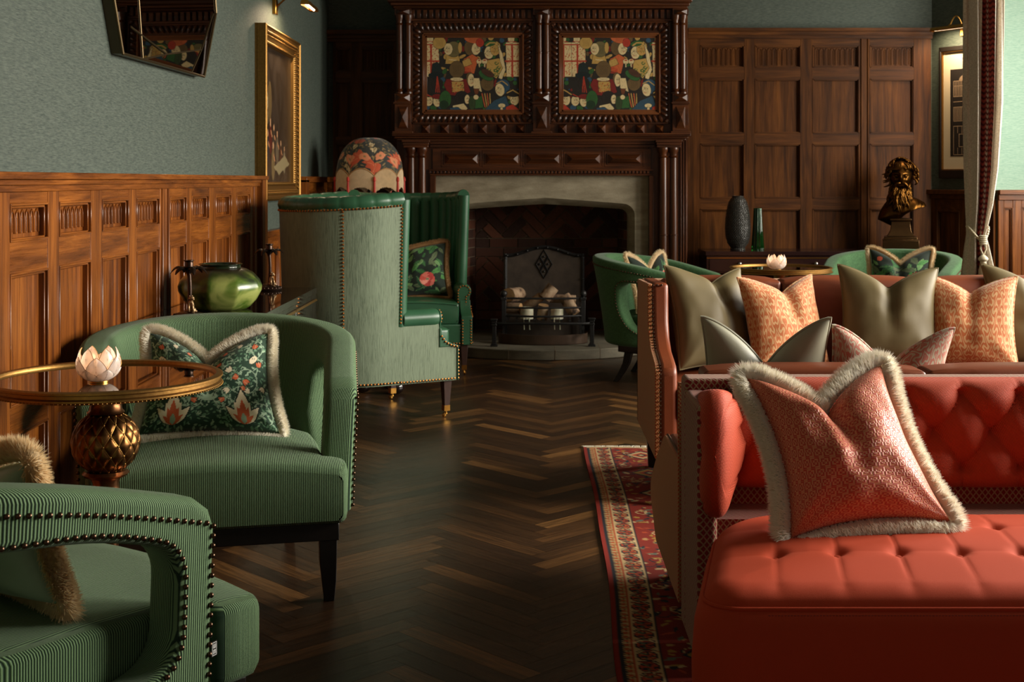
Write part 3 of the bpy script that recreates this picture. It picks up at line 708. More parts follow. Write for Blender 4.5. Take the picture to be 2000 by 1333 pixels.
fb = mant
X0, X1, X0b, X1b, YD, ZT = inner[0][0]-0.02, inner[-1][0]+0.02, PX(930, 10.55), PX(1205, 10.55), 10.5, 1.15
mb = MB(); mb.box(X0b-0.1, X1b+0.1, YD+0.012, YD+0.1, 0, ZT); mb.build('back_mortar', m_mortar, fb)
zc1, zc2 = PZ(497, YD), PZ(481, YD)
def brickpanel(reg, rot, seed): return herring(reg, 0.215, 0.215/3, PI/4, lambda x, y, h: (x, YD, y), gap=0.004, seed=seed)
bm_obj(brickpanel((X0b, X1b, 0.3, zc1-0.02), 0, 3), 'back_herringbone', [m_brick], fb); bm_obj(brickpanel((X0b, X1b, zc2+0.065, ZT), 0, 4), 'back_herringbone', [m_brick], fb)
for row in range(2):
    mb = MB()
    for i in range(8):
        xx = X0b+i*0.222-(0.11 if row else 0); mb.box(max(xx, X0b), min(xx+0.214, X1b), YD-0.003, YD+0.02, zc1-0.015+row*0.072, zc1+0.050+row*0.072, at=rnd.random())
    mb.build('brick_course', m_brick, fb)
mb = MB()
for row in range(4):
    for i in range(8):
        xx = X0b+i*0.222-(0.11 if row % 2 else 0); mb.box(max(xx, X0b), min(xx+0.214, X1b), YD-0.003, YD+0.02, 0.08+row*0.072-0.06, 0.145+row*0.072-0.06, at=rnd.random())
mb.build('brick_course', m_brick, fb)
for sgn, xa, xb in ((-1, X0, X0b), (1, X1, X1b)):
    mb = MB(); ya, yb = YS+0.2, YD+0.02
    for row in range(16):
        for k in range(4):
            t0 = (k-0.5*(row % 2))/3.0; t1 = t0+0.32
            t0, t1 = max(0, t0), min(1, t1)
            if t1 <= t0: continue
            z = 0.075+row*0.072-0.06
            p = lambda t, off: (xa+(xb-xa)*t+sgn*off, ya+(yb-ya)*t)
            q = [p(t0, 0), p(t1, 0), p(t1, 0.03), p(t0, 0.03)]
            mb.add([(a[0], a[1], zz) for zz in (z, z+0.065) for a in q], [(0, 1, 2, 3), (4, 7, 6, 5), (0, 4, 5, 1), (1, 5, 6, 2), (2, 6, 7, 3), (3, 7, 4, 0)], at=rnd.random())
    mb.build('side_bricks', m_brick, fb)
    mb = MB(); mb.prism([(xa+sgn*0.004, ya), (xb+sgn*0.004, yb), (xb+sgn*0.1, yb), (xa+sgn*0.1, ya)], 'Z', 0, ZT); mb.build('side_mortar', m_mortar, fb)
mb = MB(); mb.box(X0-0.15, X1+0.15, YS+0.2, YD+0.1, ZT-0.03, ZT+0.03); mb.build('smoke_shelf', m_soot, fb)

hc = Vector((fx(1062, 9.5), 9.28+0.97)); R = 0.97
arc = [(hc.x+R*math.sin(a), hc.y-R*math.cos(a)) for a in np.linspace(-1.19, 1.19, 41)]
poly = arc+[(arc[-1][0], YF-0.005), (X1, YF-0.005), (X1, 10.45), (X0, 10.45), (X0, YF-0.005), (arc[0][0], YF-0.005)]
hearth = mant
arc2 = [p for p in arc if p[1] < YF-0.01]
mb = MB(); mb.prism(arc2+[(arc2[-1][0], YF-0.004), (arc2[0][0], YF-0.004)], 'Z', 0.0, 0.073); mb.build('bowed_slab', m_hearth, hearth, bevel=0.006)
mb = MB(); mb.box(outer[0][0]+0.01, outer[-1][0]-0.01, YF-0.004, 10.5, 0, 0.0735); mb.build('inner_slab', m_hearth, hearth)
mb = MB()
for i, a in enumerate((-0.62, -0.26, 0.08, 0.42, 0.72)):
    p = Vector((hc.x+R*math.sin(a), hc.y-R*math.cos(a))); mb = MB(); mb.box(p.x-0.002, p.x+0.002, p.y-0.0015, p.y+0.3, 0.004, 0.0738); mb.build('mortar_joint', m_mortar, hearth)
# ------------------------------------------------------------------ cushions
def fur(name, col, var=0.15):
    m = plain(name, col, 0.6, 0, 50, var, 0.0); t = m.node_tree; b = t.nodes['Principled BSDF']; tr = t.nodes.new('ShaderNodeBsdfTranslucent'); tr.inputs[0].default_value = col
    mx = t.nodes.new('ShaderNodeMixShader'); mx.inputs[0].default_value = 0.45; t.links.new(b.outputs[0], mx.inputs[1]); t.links.new(tr.outputs[0], mx.inputs[2]); t.links.new(mx.outputs[0], t.nodes['Material Output'].inputs[0]); return m
m_fwhite = fur('ivory_brush_fringe', srgb(250, 244, 228), 0.06)
m_ftan = fur('sandy_brush_fringe', srgb(234, 210, 168)); m_ffur = fur('brown_fur_trim', srgb(178, 138, 90), 0.4)
class Cush:
    """pillow surface: u across, v up (-1..1), side -1 = front"""
    def __init__(s, W, H, T, notch=0.22, u0=0.0, conc=0.07, seed=1, sag=0.0, nw=0.5, topw=0.0, shear=0.0):
        s.topw, s.shear = topw, shear; s.W, s.H, s.T, s.notch, s.u0, s.c, s.seed, s.sag, s.nw = W, H, T, notch, u0, conc, seed, sag, nw
    def __call__(s, u, v, side=-1, off=0.0):
        x = s.W/2*(u-s.c*u*abs(u)*(1-v*v)*1.6); z = s.H/2*(v-s.c*v*abs(v)*(1-u*u)*1.2*(1 if v < 0 else 0.3))
        d = abs(u-s.u0)/(1+abs(s.u0)); k = ((v+1)/2)**2.2
        dip = s.notch*s.H*max(0, 1-d**1.0*1.0)**1.6*k
        z -= dip; x = x*(1-s.topw*(v+1)/2)+s.shear*s.H*(v+1)/2
        x += -0.035*s.W*k*(u-s.u0)*math.exp(-((u-s.u0)/s.nw)**2)*2
        e = ((1-u*u)*(1-v*v)); e = max(0.0, e)**0.42
        crease = 1-0.6*math.exp(-((u-s.u0)/0.16)**2)*k**0.8
        t = s.T/2*e*crease*(1.0+0.12*(1-v))
        n = mnoise.noise(Vector((u*2.1+s.seed*3.7, v*2.3, s.seed)))*0.07+mnoise.noise(Vector((u*4+s.seed, v*3.4, 5.2+s.seed)))*0.025
        # pulls radiating from corners
        n += 0.035*math.sin(9*math.atan2(v+1.05, u+1.05))*math.exp(-((u+1)**2+(v+1)**2)*1.2)+0.035*math.sin(9*math.atan2(v+1.05, 1.05-u))*math.exp(-((u-1)**2+(v+1)**2)*1.2)
        t += s.T*n*e
        y = side*(t+off)
        return Vector((x, y, z+s.H/2))
def cushion(name, label, W, H, T, mats, loc, yaw=0, tilt=0, roll=0, edge='piping', nu=40, seed=1, notch=0.22, u0=0.0, colf=None, group=None, conc=0.07, fr=0.03, den=1.0, cat='cushion', back=None, nw=0.5, topw=0.0, shear=0.0):
    c = Cush(W, H, T, notch, u0, conc, seed, nw=nw, topw=topw, shear=shear)
    # yaw about Z, tilt back about X, roll about Y
    M = Matrix.Rotation(yaw, 4, 'Z') @ Matrix.Rotation(-tilt, 4, 'X') @ Matrix.Rotation(roll, 4, 'Y')
    root = thing(name, label, cat, loc, rot=M.to_euler(), group=group)
    mb = MB(); q = lambda t: math.sin((t-0.5)*PI*0.98)/math.sin(PI*0.49)
    mb.grid(lambda a, b: c(q(a), q(b), -1), nu, nu, uvf=lambda a, b: (a, b), colf=(lambda a, b: colf((q(a)+1)/2, (q(b)+1)/2)) if colf else None)
    mb.build('cover', mats[0], root, angle=180)
    mb = MB(); mb.grid(lambda a, b: c(q(a), q(b), 1), 24, 24); mb.build('cover_back', back or mats[0], root, angle=180)
    N = 56; per = []
    for sgn, ax in ((1, 0), (1, 1), (-1, 2), (-1, 3)):
        for i in range(N):
            t = -1+2*i/N
            per.append({0: (t, -1), 1: (1, t), 2: (-t, 1), 3: (-1, -t)}[ax])
    P = [c(u, v, -1) for u, v in per]; cen = Vector((0, 0, H*0.45))
    if edge == 'piping':
        mb = MB(); mb.tube(P, 0.0045, n=7, closed=True); mb.build('piping', mats[1], root)
    else:
        k = len(P); R = random.Random(seed); outs = []
        for i in range(k):
            t = (P[(i+1) % k]-P[i-1]).normalized(); o = Vector((t.z, 0, -t.x))
            outs.append(o)
        # blend outward at corners
        outs = [(outs[i-2]+outs[i-1]+outs[i]+outs[(i+1) % k]+outs[(i+2) % k]).normalized() for i in range(k)]
        mb = MB(); mb.tube([P[i]+outs[i]*fr*0.42 for i in range(k)], fr*0.36, n=8, closed=True)
        nb = int(42*den)
        for i in range(k):
            seg = (P[(i+1) % k]-P[i])
            for j in range(nb):
                t = R.random(); p = P[i]+seg*t; o = outs[i].lerp(outs[(i+1) % k], t).normalized()
                an = R.uniform(-1.25, 1.25); ty = math.sin(an); tx = math.cos(an)
                L = fr*R.uniform(0.8, 1.12)*(0.72+0.28*tx); jit = seg.normalized()*R.uniform(-0.28, 0.28)
                d = (o*max(tx, 0.35)+Vector((0, ty, 0))*0.55+jit).normalized(); sd = seg.normalized()*0.0009*R.uniform(0.7, 1.4)
                r0 = R.random()*0.5; a = p+o*fr*r0+Vector((0, ty, 0))*fr*0.2; e = p+o*fr*(r0*0.7+0.05)+d*L*(1-0.35*r0); m_ = a.lerp(e, 0.6)+jit*0.002
                mb.add([tuple(a-sd), tuple(a+sd), tuple(m_+sd*0.9), tuple(m_-sd*0.9), tuple(e)], [(0, 1, 2, 3), (3, 2, 4)])
        mb.build('fringe', mats[1], root, angle=180)
    return root

def lin(r, g, b): return srgb(r, g, b)
# trailing flower and scroll print on dark green
def paint_scroll():
    cv = Canvas(300, 240, lin(30, 62, 42)); R = random.Random(5)
    sage, sage2, cream, orange, dk = lin(150, 176, 146), lin(98, 138, 106), lin(236, 222, 186), lin(208, 98, 54), lin(22, 44, 32)
    for k in range(900):   # underlayer of small leaves
        x, y = R.uniform(0, 300), R.uniform(0, 240); cv.leaf(x, y, R.uniform(0, 6.28), R.uniform(7, 13), R.uniform(1.5, 2.6), sage2 if k % 3 else sage)
    def half(mir):
        X = lambda x: (300-x) if mir else x
        sg = -1 if mir else 1
        def spiral(cx, cy, r0, turns, a0, wd, col):
            pts = []
            for t in np.linspace(0, 1, 46):
                a = a0+turns*2*PI*t; r = r0*(1-t*0.85); pts.append((X(cx+r*math.cos(a)), cy+r*math.sin(a)))
            cv.stroke(pts, wd+1.8, dk); cv.stroke(pts, wd, col)
            for i in range(2, len(pts)-2, 3):
                an = math.atan2(pts[i+1][1]-pts[i][1], pts[i+1][0]-pts[i][0])
                cv.leaf(pts[i][0], pts[i][1], an+(0.9 if i % 2 else -0.9), 11, 2.6, col)
        spiral(60, 120, 44, 1.3, 0.3, 2.4, sage); spiral(118, 70, 36, 1.2, 3.0, 2.2, sage); spiral(36, 40, 34, 1.1, 1.0, 2.2, sage); spiral(110, 170, 34, 1.1, 4.4, 2.2, sage); spiral(30, 200, 30, 1.2, 2.0, 2.0, sage)
        def tulip(x, y, a, s, col, col2):
            for d in (-0.5, 0, 0.5): cv.leaf(X(x), y, (PI-(a+d)) if mir else a+d, s*1.25, s*0.34, dk)
            for d in (-0.45, 0, 0.45): cv.leaf(X(x), y, (PI-(a+d)) if mir else a+d, s*1.1, s*0.25, col if d else col2)
        for (x, y, a, s) in ((62, 122, 2.2, 15), (75, 118, -0.6, 15), (66, 138, 1.5, 15), (118, 66, -1.2, 13), (34, 42, -2.2, 14), (112, 168, 0.4, 13), (20, 92, -1.5, 14), (96, 30, -0.6, 12)):
            tulip(x, y, a, s, orange, lin(216, 140, 100))
        for (x, y, a, s) in ((100, 142, 0.6, 15), (24, 66, 0.4, 14), (52, 156, -0.9, 13), (92, 96, -1.0, 17), (44, 80, -2.4, 15), (128, 120, 1.4, 16), (14, 140, 1.0, 13), (84, 186, 2.6, 13), (140, 36, -1.5, 15), (60, 20, 0.2, 12)):
            tulip(x, y, a, s, cream, lin(236, 222, 190))
        # flame flower at the bottom
        bx_, by_ = 72, 230
        for (d, L, wd, col) in ((0, 66, 15, dk), (-0.75, 46, 9, dk), (0.75, 46, 9, dk), (0, 62, 12.5, cream), (-0.75, 42, 7, cream), (0.75, 42, 7, cream), (-0.35, 42, 6, cream), (0.35, 42, 6, cream), (0, 44, 6.5, orange), (-0.33, 32, 5, orange), (0.33, 32, 5, orange), (-0.8, 24, 3.5, orange), (0.8, 24, 3.5, orange), (0, 20, 4.5, sage)):
            cv.leaf(X(bx_), by_, -PI/2+(sg*d), L*1.35, wd*1.4, col)
    half(False); half(True)
    cv.ell(150, 128, 10, 19, dk); cv.ell(150, 128, 8, 16, cream)
    for i in range(-3, 4):
        cv.stroke([(143, 128+i*5), (157, 134+i*5)], 1, sage2); cv.stroke([(157, 128+i*5), (143, 134+i*5)], 1, sage2)
    for d in (-1.2, -.6, 0, .6, 1.2): cv.leaf(150, 170, -PI/2+d, 26, 4.5, sage)
    return cv
# tropical leaf and rose print
def paint_tropic(seed):
    cv = Canvas(150, 150, lin(16, 34, 22)); R = random.Random(seed)
    gs = [lin(44, 92, 48), lin(74, 132, 66), lin(30, 70, 44), lin(108, 152, 92), lin(92, 104, 74)]
    for k in range(60):
        x, y, a = R.uniform(0, 150), R.uniform(0, 150), R.uniform(0, 6.28); L = R.uniform(18, 44); c = gs[k % 5]
        cv.leaf(x, y, a, L, L*0.2, c); cv.stroke([(x, y), (x+L*math.cos(a), y+L*math.sin(a))], 1, gs[(k+1) % 5])
    return cv, gs, R
def rose(cv, x, y, r, R):
    cols = [lin(206, 84, 72), lin(226, 120, 104), lin(184, 62, 58), lin(236, 150, 130)]
    for ring, (rr, pr, n) in enumerate(((r*0.62, r*0.5, 7), (r*0.36, r*0.4, 6), (r*0.12, r*0.28, 4))):
        for i in range(n):
            a = i*2*PI/n+ring*0.5; cv.ell(x+rr*math.cos(a), y+rr*math.sin(a), pr, pr*0.7, cols[(i+ring) % 4], a+PI/2)
    cv.ell(x, y, r*0.16, r*0.12, lin(120, 140, 100))
cv_scroll = paint_scroll()
cvA, gA, rA = paint_tropic(3)
for (x, y, r) in ((98, 108, 22), (16, 28, 17)): rose(cvA, x, y, r, rA)
cvB, gB, rB = paint_tropic(8)
for (x, y, r) in ((104, 62, 24), (30, 120, 14)): rose(cvB, x, y, r, rB)
cvC, gC, rC = paint_tropic(12)
for k in range(26): cvC.ell(108+rC.gauss(0, 9), 84+rC.gauss(0, 12), 4, 4, [lin(190, 72, 58), lin(150, 50, 44)][k % 2])
cvC.ell(24, 24, 6, 9, lin(196, 84, 54), 0.6)

def damask(name, ground, fig):
    g = G(name); uv = g.uv(); s = g.sep(uv)
    # mirrored waves in bands
    t = 6.2; fxn = g.math('PINGPONG', g.math('MULTIPLY', s[0], t), 0.5)
    yb = g.math('ADD', g.math('MULTIPLY', s[1], 7.0), g.math('MULTIPLY', g.math('SINE', g.math('MULTIPLY', fxn, 12.0)), 0.25))
    w_ = g.math('SINE', g.math('MULTIPLY', g.math('ADD', g.math('MULTIPLY', fxn, 4.5), g.math('MULTIPLY', g.math('SINE', g.math('MULTIPLY', yb, 2*PI)), 0.55)), 2*PI*1.1))
    nz = g.noise(g.map(uv, (14, 9, 1)), 1.0, 2, 0.5, 1.5)
    f = g.math('ADD', w_, g.math('MULTIPLY', g.math('SUBTRACT', nz, 0.5), 2.2))
    fac = g.ramp(g.math('MULTIPLY_ADD', f, 0.5, 0.5), [(0.52, ones(0)), (0.60, ones(1))])
    th = g.noise(g.obj(), 800, 2)
    c = g.mix(fac, ground, fig)
    return g.set(col=c, rough=0.65, nrm=g.bump(g.math('ADD', fac, th), 0.35, 0.0015), sheen=0.4, spec=0.25)
m_dam = damask('terracotta_damask', srgb(184, 100, 50), srgb(204, 160, 110))
m_dampink = damask('rose_and_stone_damask', srgb(176, 104, 84), srgb(176, 164, 138))
# ------------------------------------------------------------------ loft of rounded rectangles (seats)
def rrect(hw, z0, z1, r, n=5, crown=0.0, nt=9):
    """closed section in (x,z), with a crowned top; constant point count"""
    r = min(r, hw*0.9, (z1-z0)*0.49); pts = []
    for k in range(nt): t = -1+2*k/(nt-1); x = t*(hw-r); pts.append((x, z1+crown*(1-(x/hw)**2)))
    for a in np.linspace(PI/2, 0, n)[1:]: x = hw-r+r*math.cos(a); pts.append((x, z1-r+r*math.sin(a)+crown*max(0, 1-(x/hw)**2)))
    for a in np.linspace(0, -PI/2, n): pts.append((hw-r+r*math.cos(a), z0+r+r*math.sin(a)))
    for k in range(1, nt-1): pts.append(((1-2*k/(nt-1))*(hw-r), z0))
    for a in np.linspace(-PI/2, -PI, n): pts.append((-hw+r+r*math.cos(a), z0+r+r*math.sin(a)))
    for a in np.linspace(PI, PI/2, n)[:-1]: x = -hw+r+r*math.cos(a); pts.append((x, z1-r+r*math.sin(a)+crown*max(0, 1-(x/hw)**2)))
    return pts
def loft(mb, secs, m=0, front_flat=True):
    """secs: list of (y, [(x,z)...]); uv.x = x so that ribs run front to back"""
    n = len(secs[0][1]); vs = [(p[0], y, p[1]) for y, s in secs for p in s]; uv = [(p[0], y+p[1]) for y, s in secs for p in s]
    fs = [(i*n+j, i*n+(j+1) % n, (i+1)*n+(j+1) % n, (i+1)*n+j) for i in range(len(secs)-1) for j in range(n)]
    fs.append(tuple((len(secs)-1)*n+j for j in range(n)))
    if True:      # front face as upright strips so that ribs run straight down it
        y0_, s0 = secs[0]; X_ = (max(p[0] for p in s0)-min(p[0] for p in s0))/2; Xc = (max(p[0] for p in s0)+min(p[0] for p in s0))/2; mid = (max(p[1] for p in s0)+min(p[1] for p in s0))/2
        up_ = sorted([p for p in s0 if p[1] >= mid]); dn = sorted([p for p in s0 if p[1] < mid])
        up_ = up_ if front_flat else up_
        ux, uz, dx_, dz_ = [p[0] for p in up_], [p[1] for p in up_], [p[0] for p in dn], [p[1] for p in dn]
        def ff(a, b):
            x = Xc-X_+2*X_*a; zt_, zb_ = np.interp(x, ux, uz), np.interp(x, dx_, dz_); return (x, y0_-0.006*math.sin(PI*b)*(1-(2*a-1)**8), zb_+(zt_-zb_)*b)
        mb.grid(ff, 49, 7, uvf=lambda a, b: (-X_+2*X_*a, b*0.17))
    mx = [max(p[0] for p in s) for _, s in secs]
    uv = [(p[0]+(y if abs(p[0]) > mx[k]-0.008 else 0)*math.copysign(1, p[0]), y+p[1]) for k, (y, s) in enumerate(secs) for p in s]
    mb.add(vs, fs, m, uv=uv)

# ------------------------------------------------------------------ tub armchairs with cut-out arms
class UPath:
    def __init__(s, hw, yf, y0, d, n=60, pw=2.3):
        pts = [(hw, yf), (hw, y0)]
        for a in np.linspace(0, PI, n)[1:-1]:
            ca, sa = math.cos(a), math.sin(a)
            pts.append((hw*math.copysign(abs(ca)**(2/pw), ca), y0+d*abs(sa)**(2/pw)))
        pts += [(-hw, y0), (-hw, yf)]
        s.p = np.array(pts); seg = np.hypot(*(np.diff(s.p, axis=0)).T); s.cum = np.concatenate([[0], np.cumsum(seg)]); s.S = s.cum[-1]/2
    def __call__(s, t):
        L = min(max(s.S-t, 0), 2*s.S); x = np.interp(L, s.cum, s.p[:, 0]); y = np.interp(L, s.cum, s.p[:, 1])
        e = 0.012; a = min(max(L-e, 0), 2*s.S); b = min(max(L+e, 0), 2*s.S)
        tx = np.interp(b, s.cum, s.p[:, 0])-np.interp(a, s.cum, s.p[:, 0]); ty = np.interp(b, s.cum, s.p[:, 1])-np.interp(a, s.cum, s.p[:, 1])
        k = math.hypot(tx, ty); n = (ty/k, -tx/k)     # outward
        over = t-s.S if t > s.S else (-s.S-t if t < -s.S else 0)
        if over > 0: y -= over
        return x, y, n
NAILR = 0.0055
def tub_chair(name, label, mats, loc, rotz, nails=True, tagged=False, group=None):
    fab, wd, nl = mats
    root = thing(name, label, 'armchair', loc, rotz, group)
    U = UPath(0.352, -0.27, 0.07, 0.31); S = U.S; HF, HB, ZB = 0.632, 0.785, 0.235
    def topz(t):
        return HF+(HB-HF)*math.sin(min(1, max(0, S-abs(t))/0.85)*PI/2)
    out = [(-S, ZB), (S, ZB)]
    N = 60; out += [(S-0.0+0.0, HF-0.05), (S-0.014, HF-0.014)]+[(t, topz(t)) for t in np.linspace(S-0.05, -S+0.05, N)]+[(-S+0.014, HF-0.014), (-S, HF-0.05)]
    def hole(sg):
        a, b = S-0.092, S-0.092-0.42
        pts = [(a, 0.33), (a, topz(a)-0.10), (a-0.20, topz(a-0.20)-0.095), (b+0.01, topz(b)-0.12), (b, 0.47), (b+0.07, 0.34), (a-0.16, 0.295)]
        pts = roundpoly(pts, [0.07, 0.07, 0.12, 0.07, 0.06, 0.1, 0.16], 7)
        return [(sg*p[0], p[1]) for p in pts]
    holes = [hole(1), hole(-1)]
    bm = profile_mesh(out, holes, 0.050, 0.024, 0.022, 0.05)
    uvl = bm.loops.layers.uv.verify()
    for f in bm.faces:
        for lp in f.loops: lp[uvl].uv = (lp.vert.co.x+lp.vert.co.z, lp.vert.co.y+lp.vert.co.z)
    def place(t, z, off):
        x, y, n = U(t); lean = 0.075*((z-ZB)/0.55)**1.3 if z > ZB else 0
        bk = max(0, 1-abs(t)/(S*0.95)); off2 = off-0.0+lean*(0.35+0.9*bk); off2 *= 1
        return Vector((x+n[0]*off2, y+n[1]*off2, z))
    for v in bm.verts: v.co = place(v.co.x, v.co.y, v.co.z)
    bmesh.ops.recalc_face_normals(bm, faces=bm.faces)
    for f in bm.faces: f.smooth = True
    shell = bm_obj(bm, 'shell', [fab], root); shell.data.set_sharp_from_angle(angle=math.radians(50))
    # seat with a T shaped front
    mb = MB(); secs = []
    for y, hw, rr, dz in ((-0.425, 0.36, 0.02, -0.022), (-0.420, 0.366, 0.022, -0.008), (-0.405, 0.372, 0.024, 0), (-0.36, 0.378, 0.024, 0.004), (-0.318, 0.378, 0.024, 0.006), (-0.300, 0.36, 0.024, 0.007), (-0.285, 0.32, 0.024, 0.008), (-0.2, 0.312, 0.024, 0.012), (-0.05, 0.31, 0.024, 0.014), (0.1, 0.30, 0.024, 0.010), (0.2, 0.26, 0.024, 0.004), (0.28, 0.18, 0.024, -0.004)):
        secs.append((y, rrect(hw, 0.238+(0.012 if y < -0.415 else 0), 0.405+dz, rr, crown=0.028)))
    loft(mb, secs); mb.build('seat', fab, root, angle=55)
    # wooden plinth rail and legs
    mb = MB(); mb.prism([(-0.35, -0.40), (0.35, -0.40), (0.345, 0.1), (0.22, 0.31), (-0.22, 0.31), (-0.345, 0.1)], 'Z', 0.185, 0.237); mb.build('rail', wd, root, bevel=0.003)
    for sx_ in (-1, 1):
        for front in (1, 0):
            mb = MB()
            if front: P = [(0.0, 0.19, 0.026), (0.0, 0.12, 0.025), (-0.003, 0.06, 0.021), (-0.004, 0.0, 0.015)]; bx_, by_ = 0.318*sx_, -0.372
            else: P = [(0.0, 0.19, 0.024), (0.015, 0.12, 0.022), (0.045, 0.06, 0.019), (0.085, 0.0, 0.016)]; bx_, by_ = 0.235*sx_, 0.235
            vs = []
            for (o_, z, h) in P:
                cx, cy = (bx_, by_+o_) if not front else (bx_+sx_*(-o_)*1.0, by_-o_)
                vs += [(cx-h, cy-h, z), (cx+h, cy-h, z), (cx+h, cy+h, z), (cx-h, cy+h, z)]
            fs = [(0, 3, 2, 1), (12, 13, 14, 15)]+[(i*4+j, i*4+(j+1) % 4, i*4+4+(j+1) % 4, i*4+4+j) for i in range(3) for j in range(4)]
            mb.add(vs, fs); mb.build('leg', wd, root, bevel=0.002, angle=50)
    if nails:
        mb = MB(); lines = []
        for sg in (1, -1):
            lines.append([(sg*(S-0.012), z) for z in np.linspace(ZB+0.02, HF-0.045, 60)]+[(sg*t, topz(t)-0.045) for t in np.linspace(S-0.02, 0, 120)])
            hp = hole(1); hc_ = (sum(p[0] for p in hp)/len(hp), sum(p[1] for p in hp)/len(hp))
            lines.append([(sg*(p[0]+(p[0]-hc_[0])/math.hypot(p[0]-hc_[0], p[1]-hc_[1])*0.017), p[1]+(p[1]-hc_[1])/math.hypot(p[0]-hc_[0], p[1]-hc_[1])*0.017) for p in hp+hp[:1]])
        for ln in lines:
            pts = [place(t, z, 0.0505) for t, z in ln]; acc = 0.0; nxt = 0.0
            for a, b in zip(pts[:-1], pts[1:]):
                L = (b-a).length
                while nxt <= acc+L and L > 1e-6:
                    p = a.lerp(b, (nxt-acc)/L); mb.ball(p, NAILR, 10, 6); nxt += 0.0195
                acc += L
        mb.build('nailhead_trim', nl, root)
    if tagged:
        # woven label sewn in the seam of the arm front
        t, z = (-1)*(S-0.004), 0.335
        p = place(-(S+0.004), z, 0.036); x, y, n = U(-S)
        tg = MB(); tg.box(-0.0006, 0.0006, -0.0, 0.018, 0, 0.030); lab = tg.build('woven_label', m_black, root); 
        lab.location = p+Vector((0.002, -0.016, -0.015)); lab.rotation_euler = (0, 0, 0.25)
        ls = MB(); e = -0.0009
        def gl(y0, z0, y1, z1): ls.box(e-0.0004, e+0.0002, y0, y1, z0, z1)
        gl(0.002, 0.002, 0.003, 0.028); gl(0.0155, 0.002, 0.0165, 0.028); gl(0.002, 0.002, 0.0165, 0.003); gl(0.002, 0.027, 0.0165, 0.028)
        # two E shapes back to back, turned on their side
        for zz, sg in ((0.0165, 1), (0.0135, -1)):
            gl(0.005, min(zz, zz+sg*0.0016), 0.0135, max(zz, zz+sg*0.0016))
            for yy in (0.005, 0.0085, 0.0120): gl(yy, min(zz, zz+sg*0.008), yy+0.0015, max(zz, zz+sg*0.008))
        ls.build('monogram', plain('white_thread', (0.7, 0.7, 0.68, 1)), lab)
    return root
thA = math.radians(12.6)
mats_c = (m_cord, m_black, m_nail)
# A: origin from the front right corner of its seat
def chair_origin(corner, local, th): c, s_ = math.cos(th), math.sin(th); return (corner[0]-(local[0]*c-local[1]*s_), corner[1]-(local[0]*s_+local[1]*c), 0)
oA = chair_origin((-0.535, 3.955), (0.372, -0.42), thA)
tub_chair('armchair', 'green ribbed tub armchair holding the flowered fringed cushion, behind the pineapple table', mats_c, oA, thA)
thB = math.radians(143)
oB = chair_origin((-0.545, 2.745), (-0.378, -0.42), thB)
tub_chair('armchair', 'green ribbed tub armchair in the near left corner, studded arm cut by the frame', mats_c, oB, thB, tagged=True)
mats_l = (m_linen, m_black, m_nail)
thC = math.radians(72)
tub_chair('armchair', 'green linen tub armchair left of the far round table, back to the hearth', mats_l, (0.93, 8.45, 0), thC)
thD = math.radians(-27)
tub_chair('armchair', 'green linen tub armchair between the far round table and the curtain', mats_l, (2.38, 8.75, 0), thD)

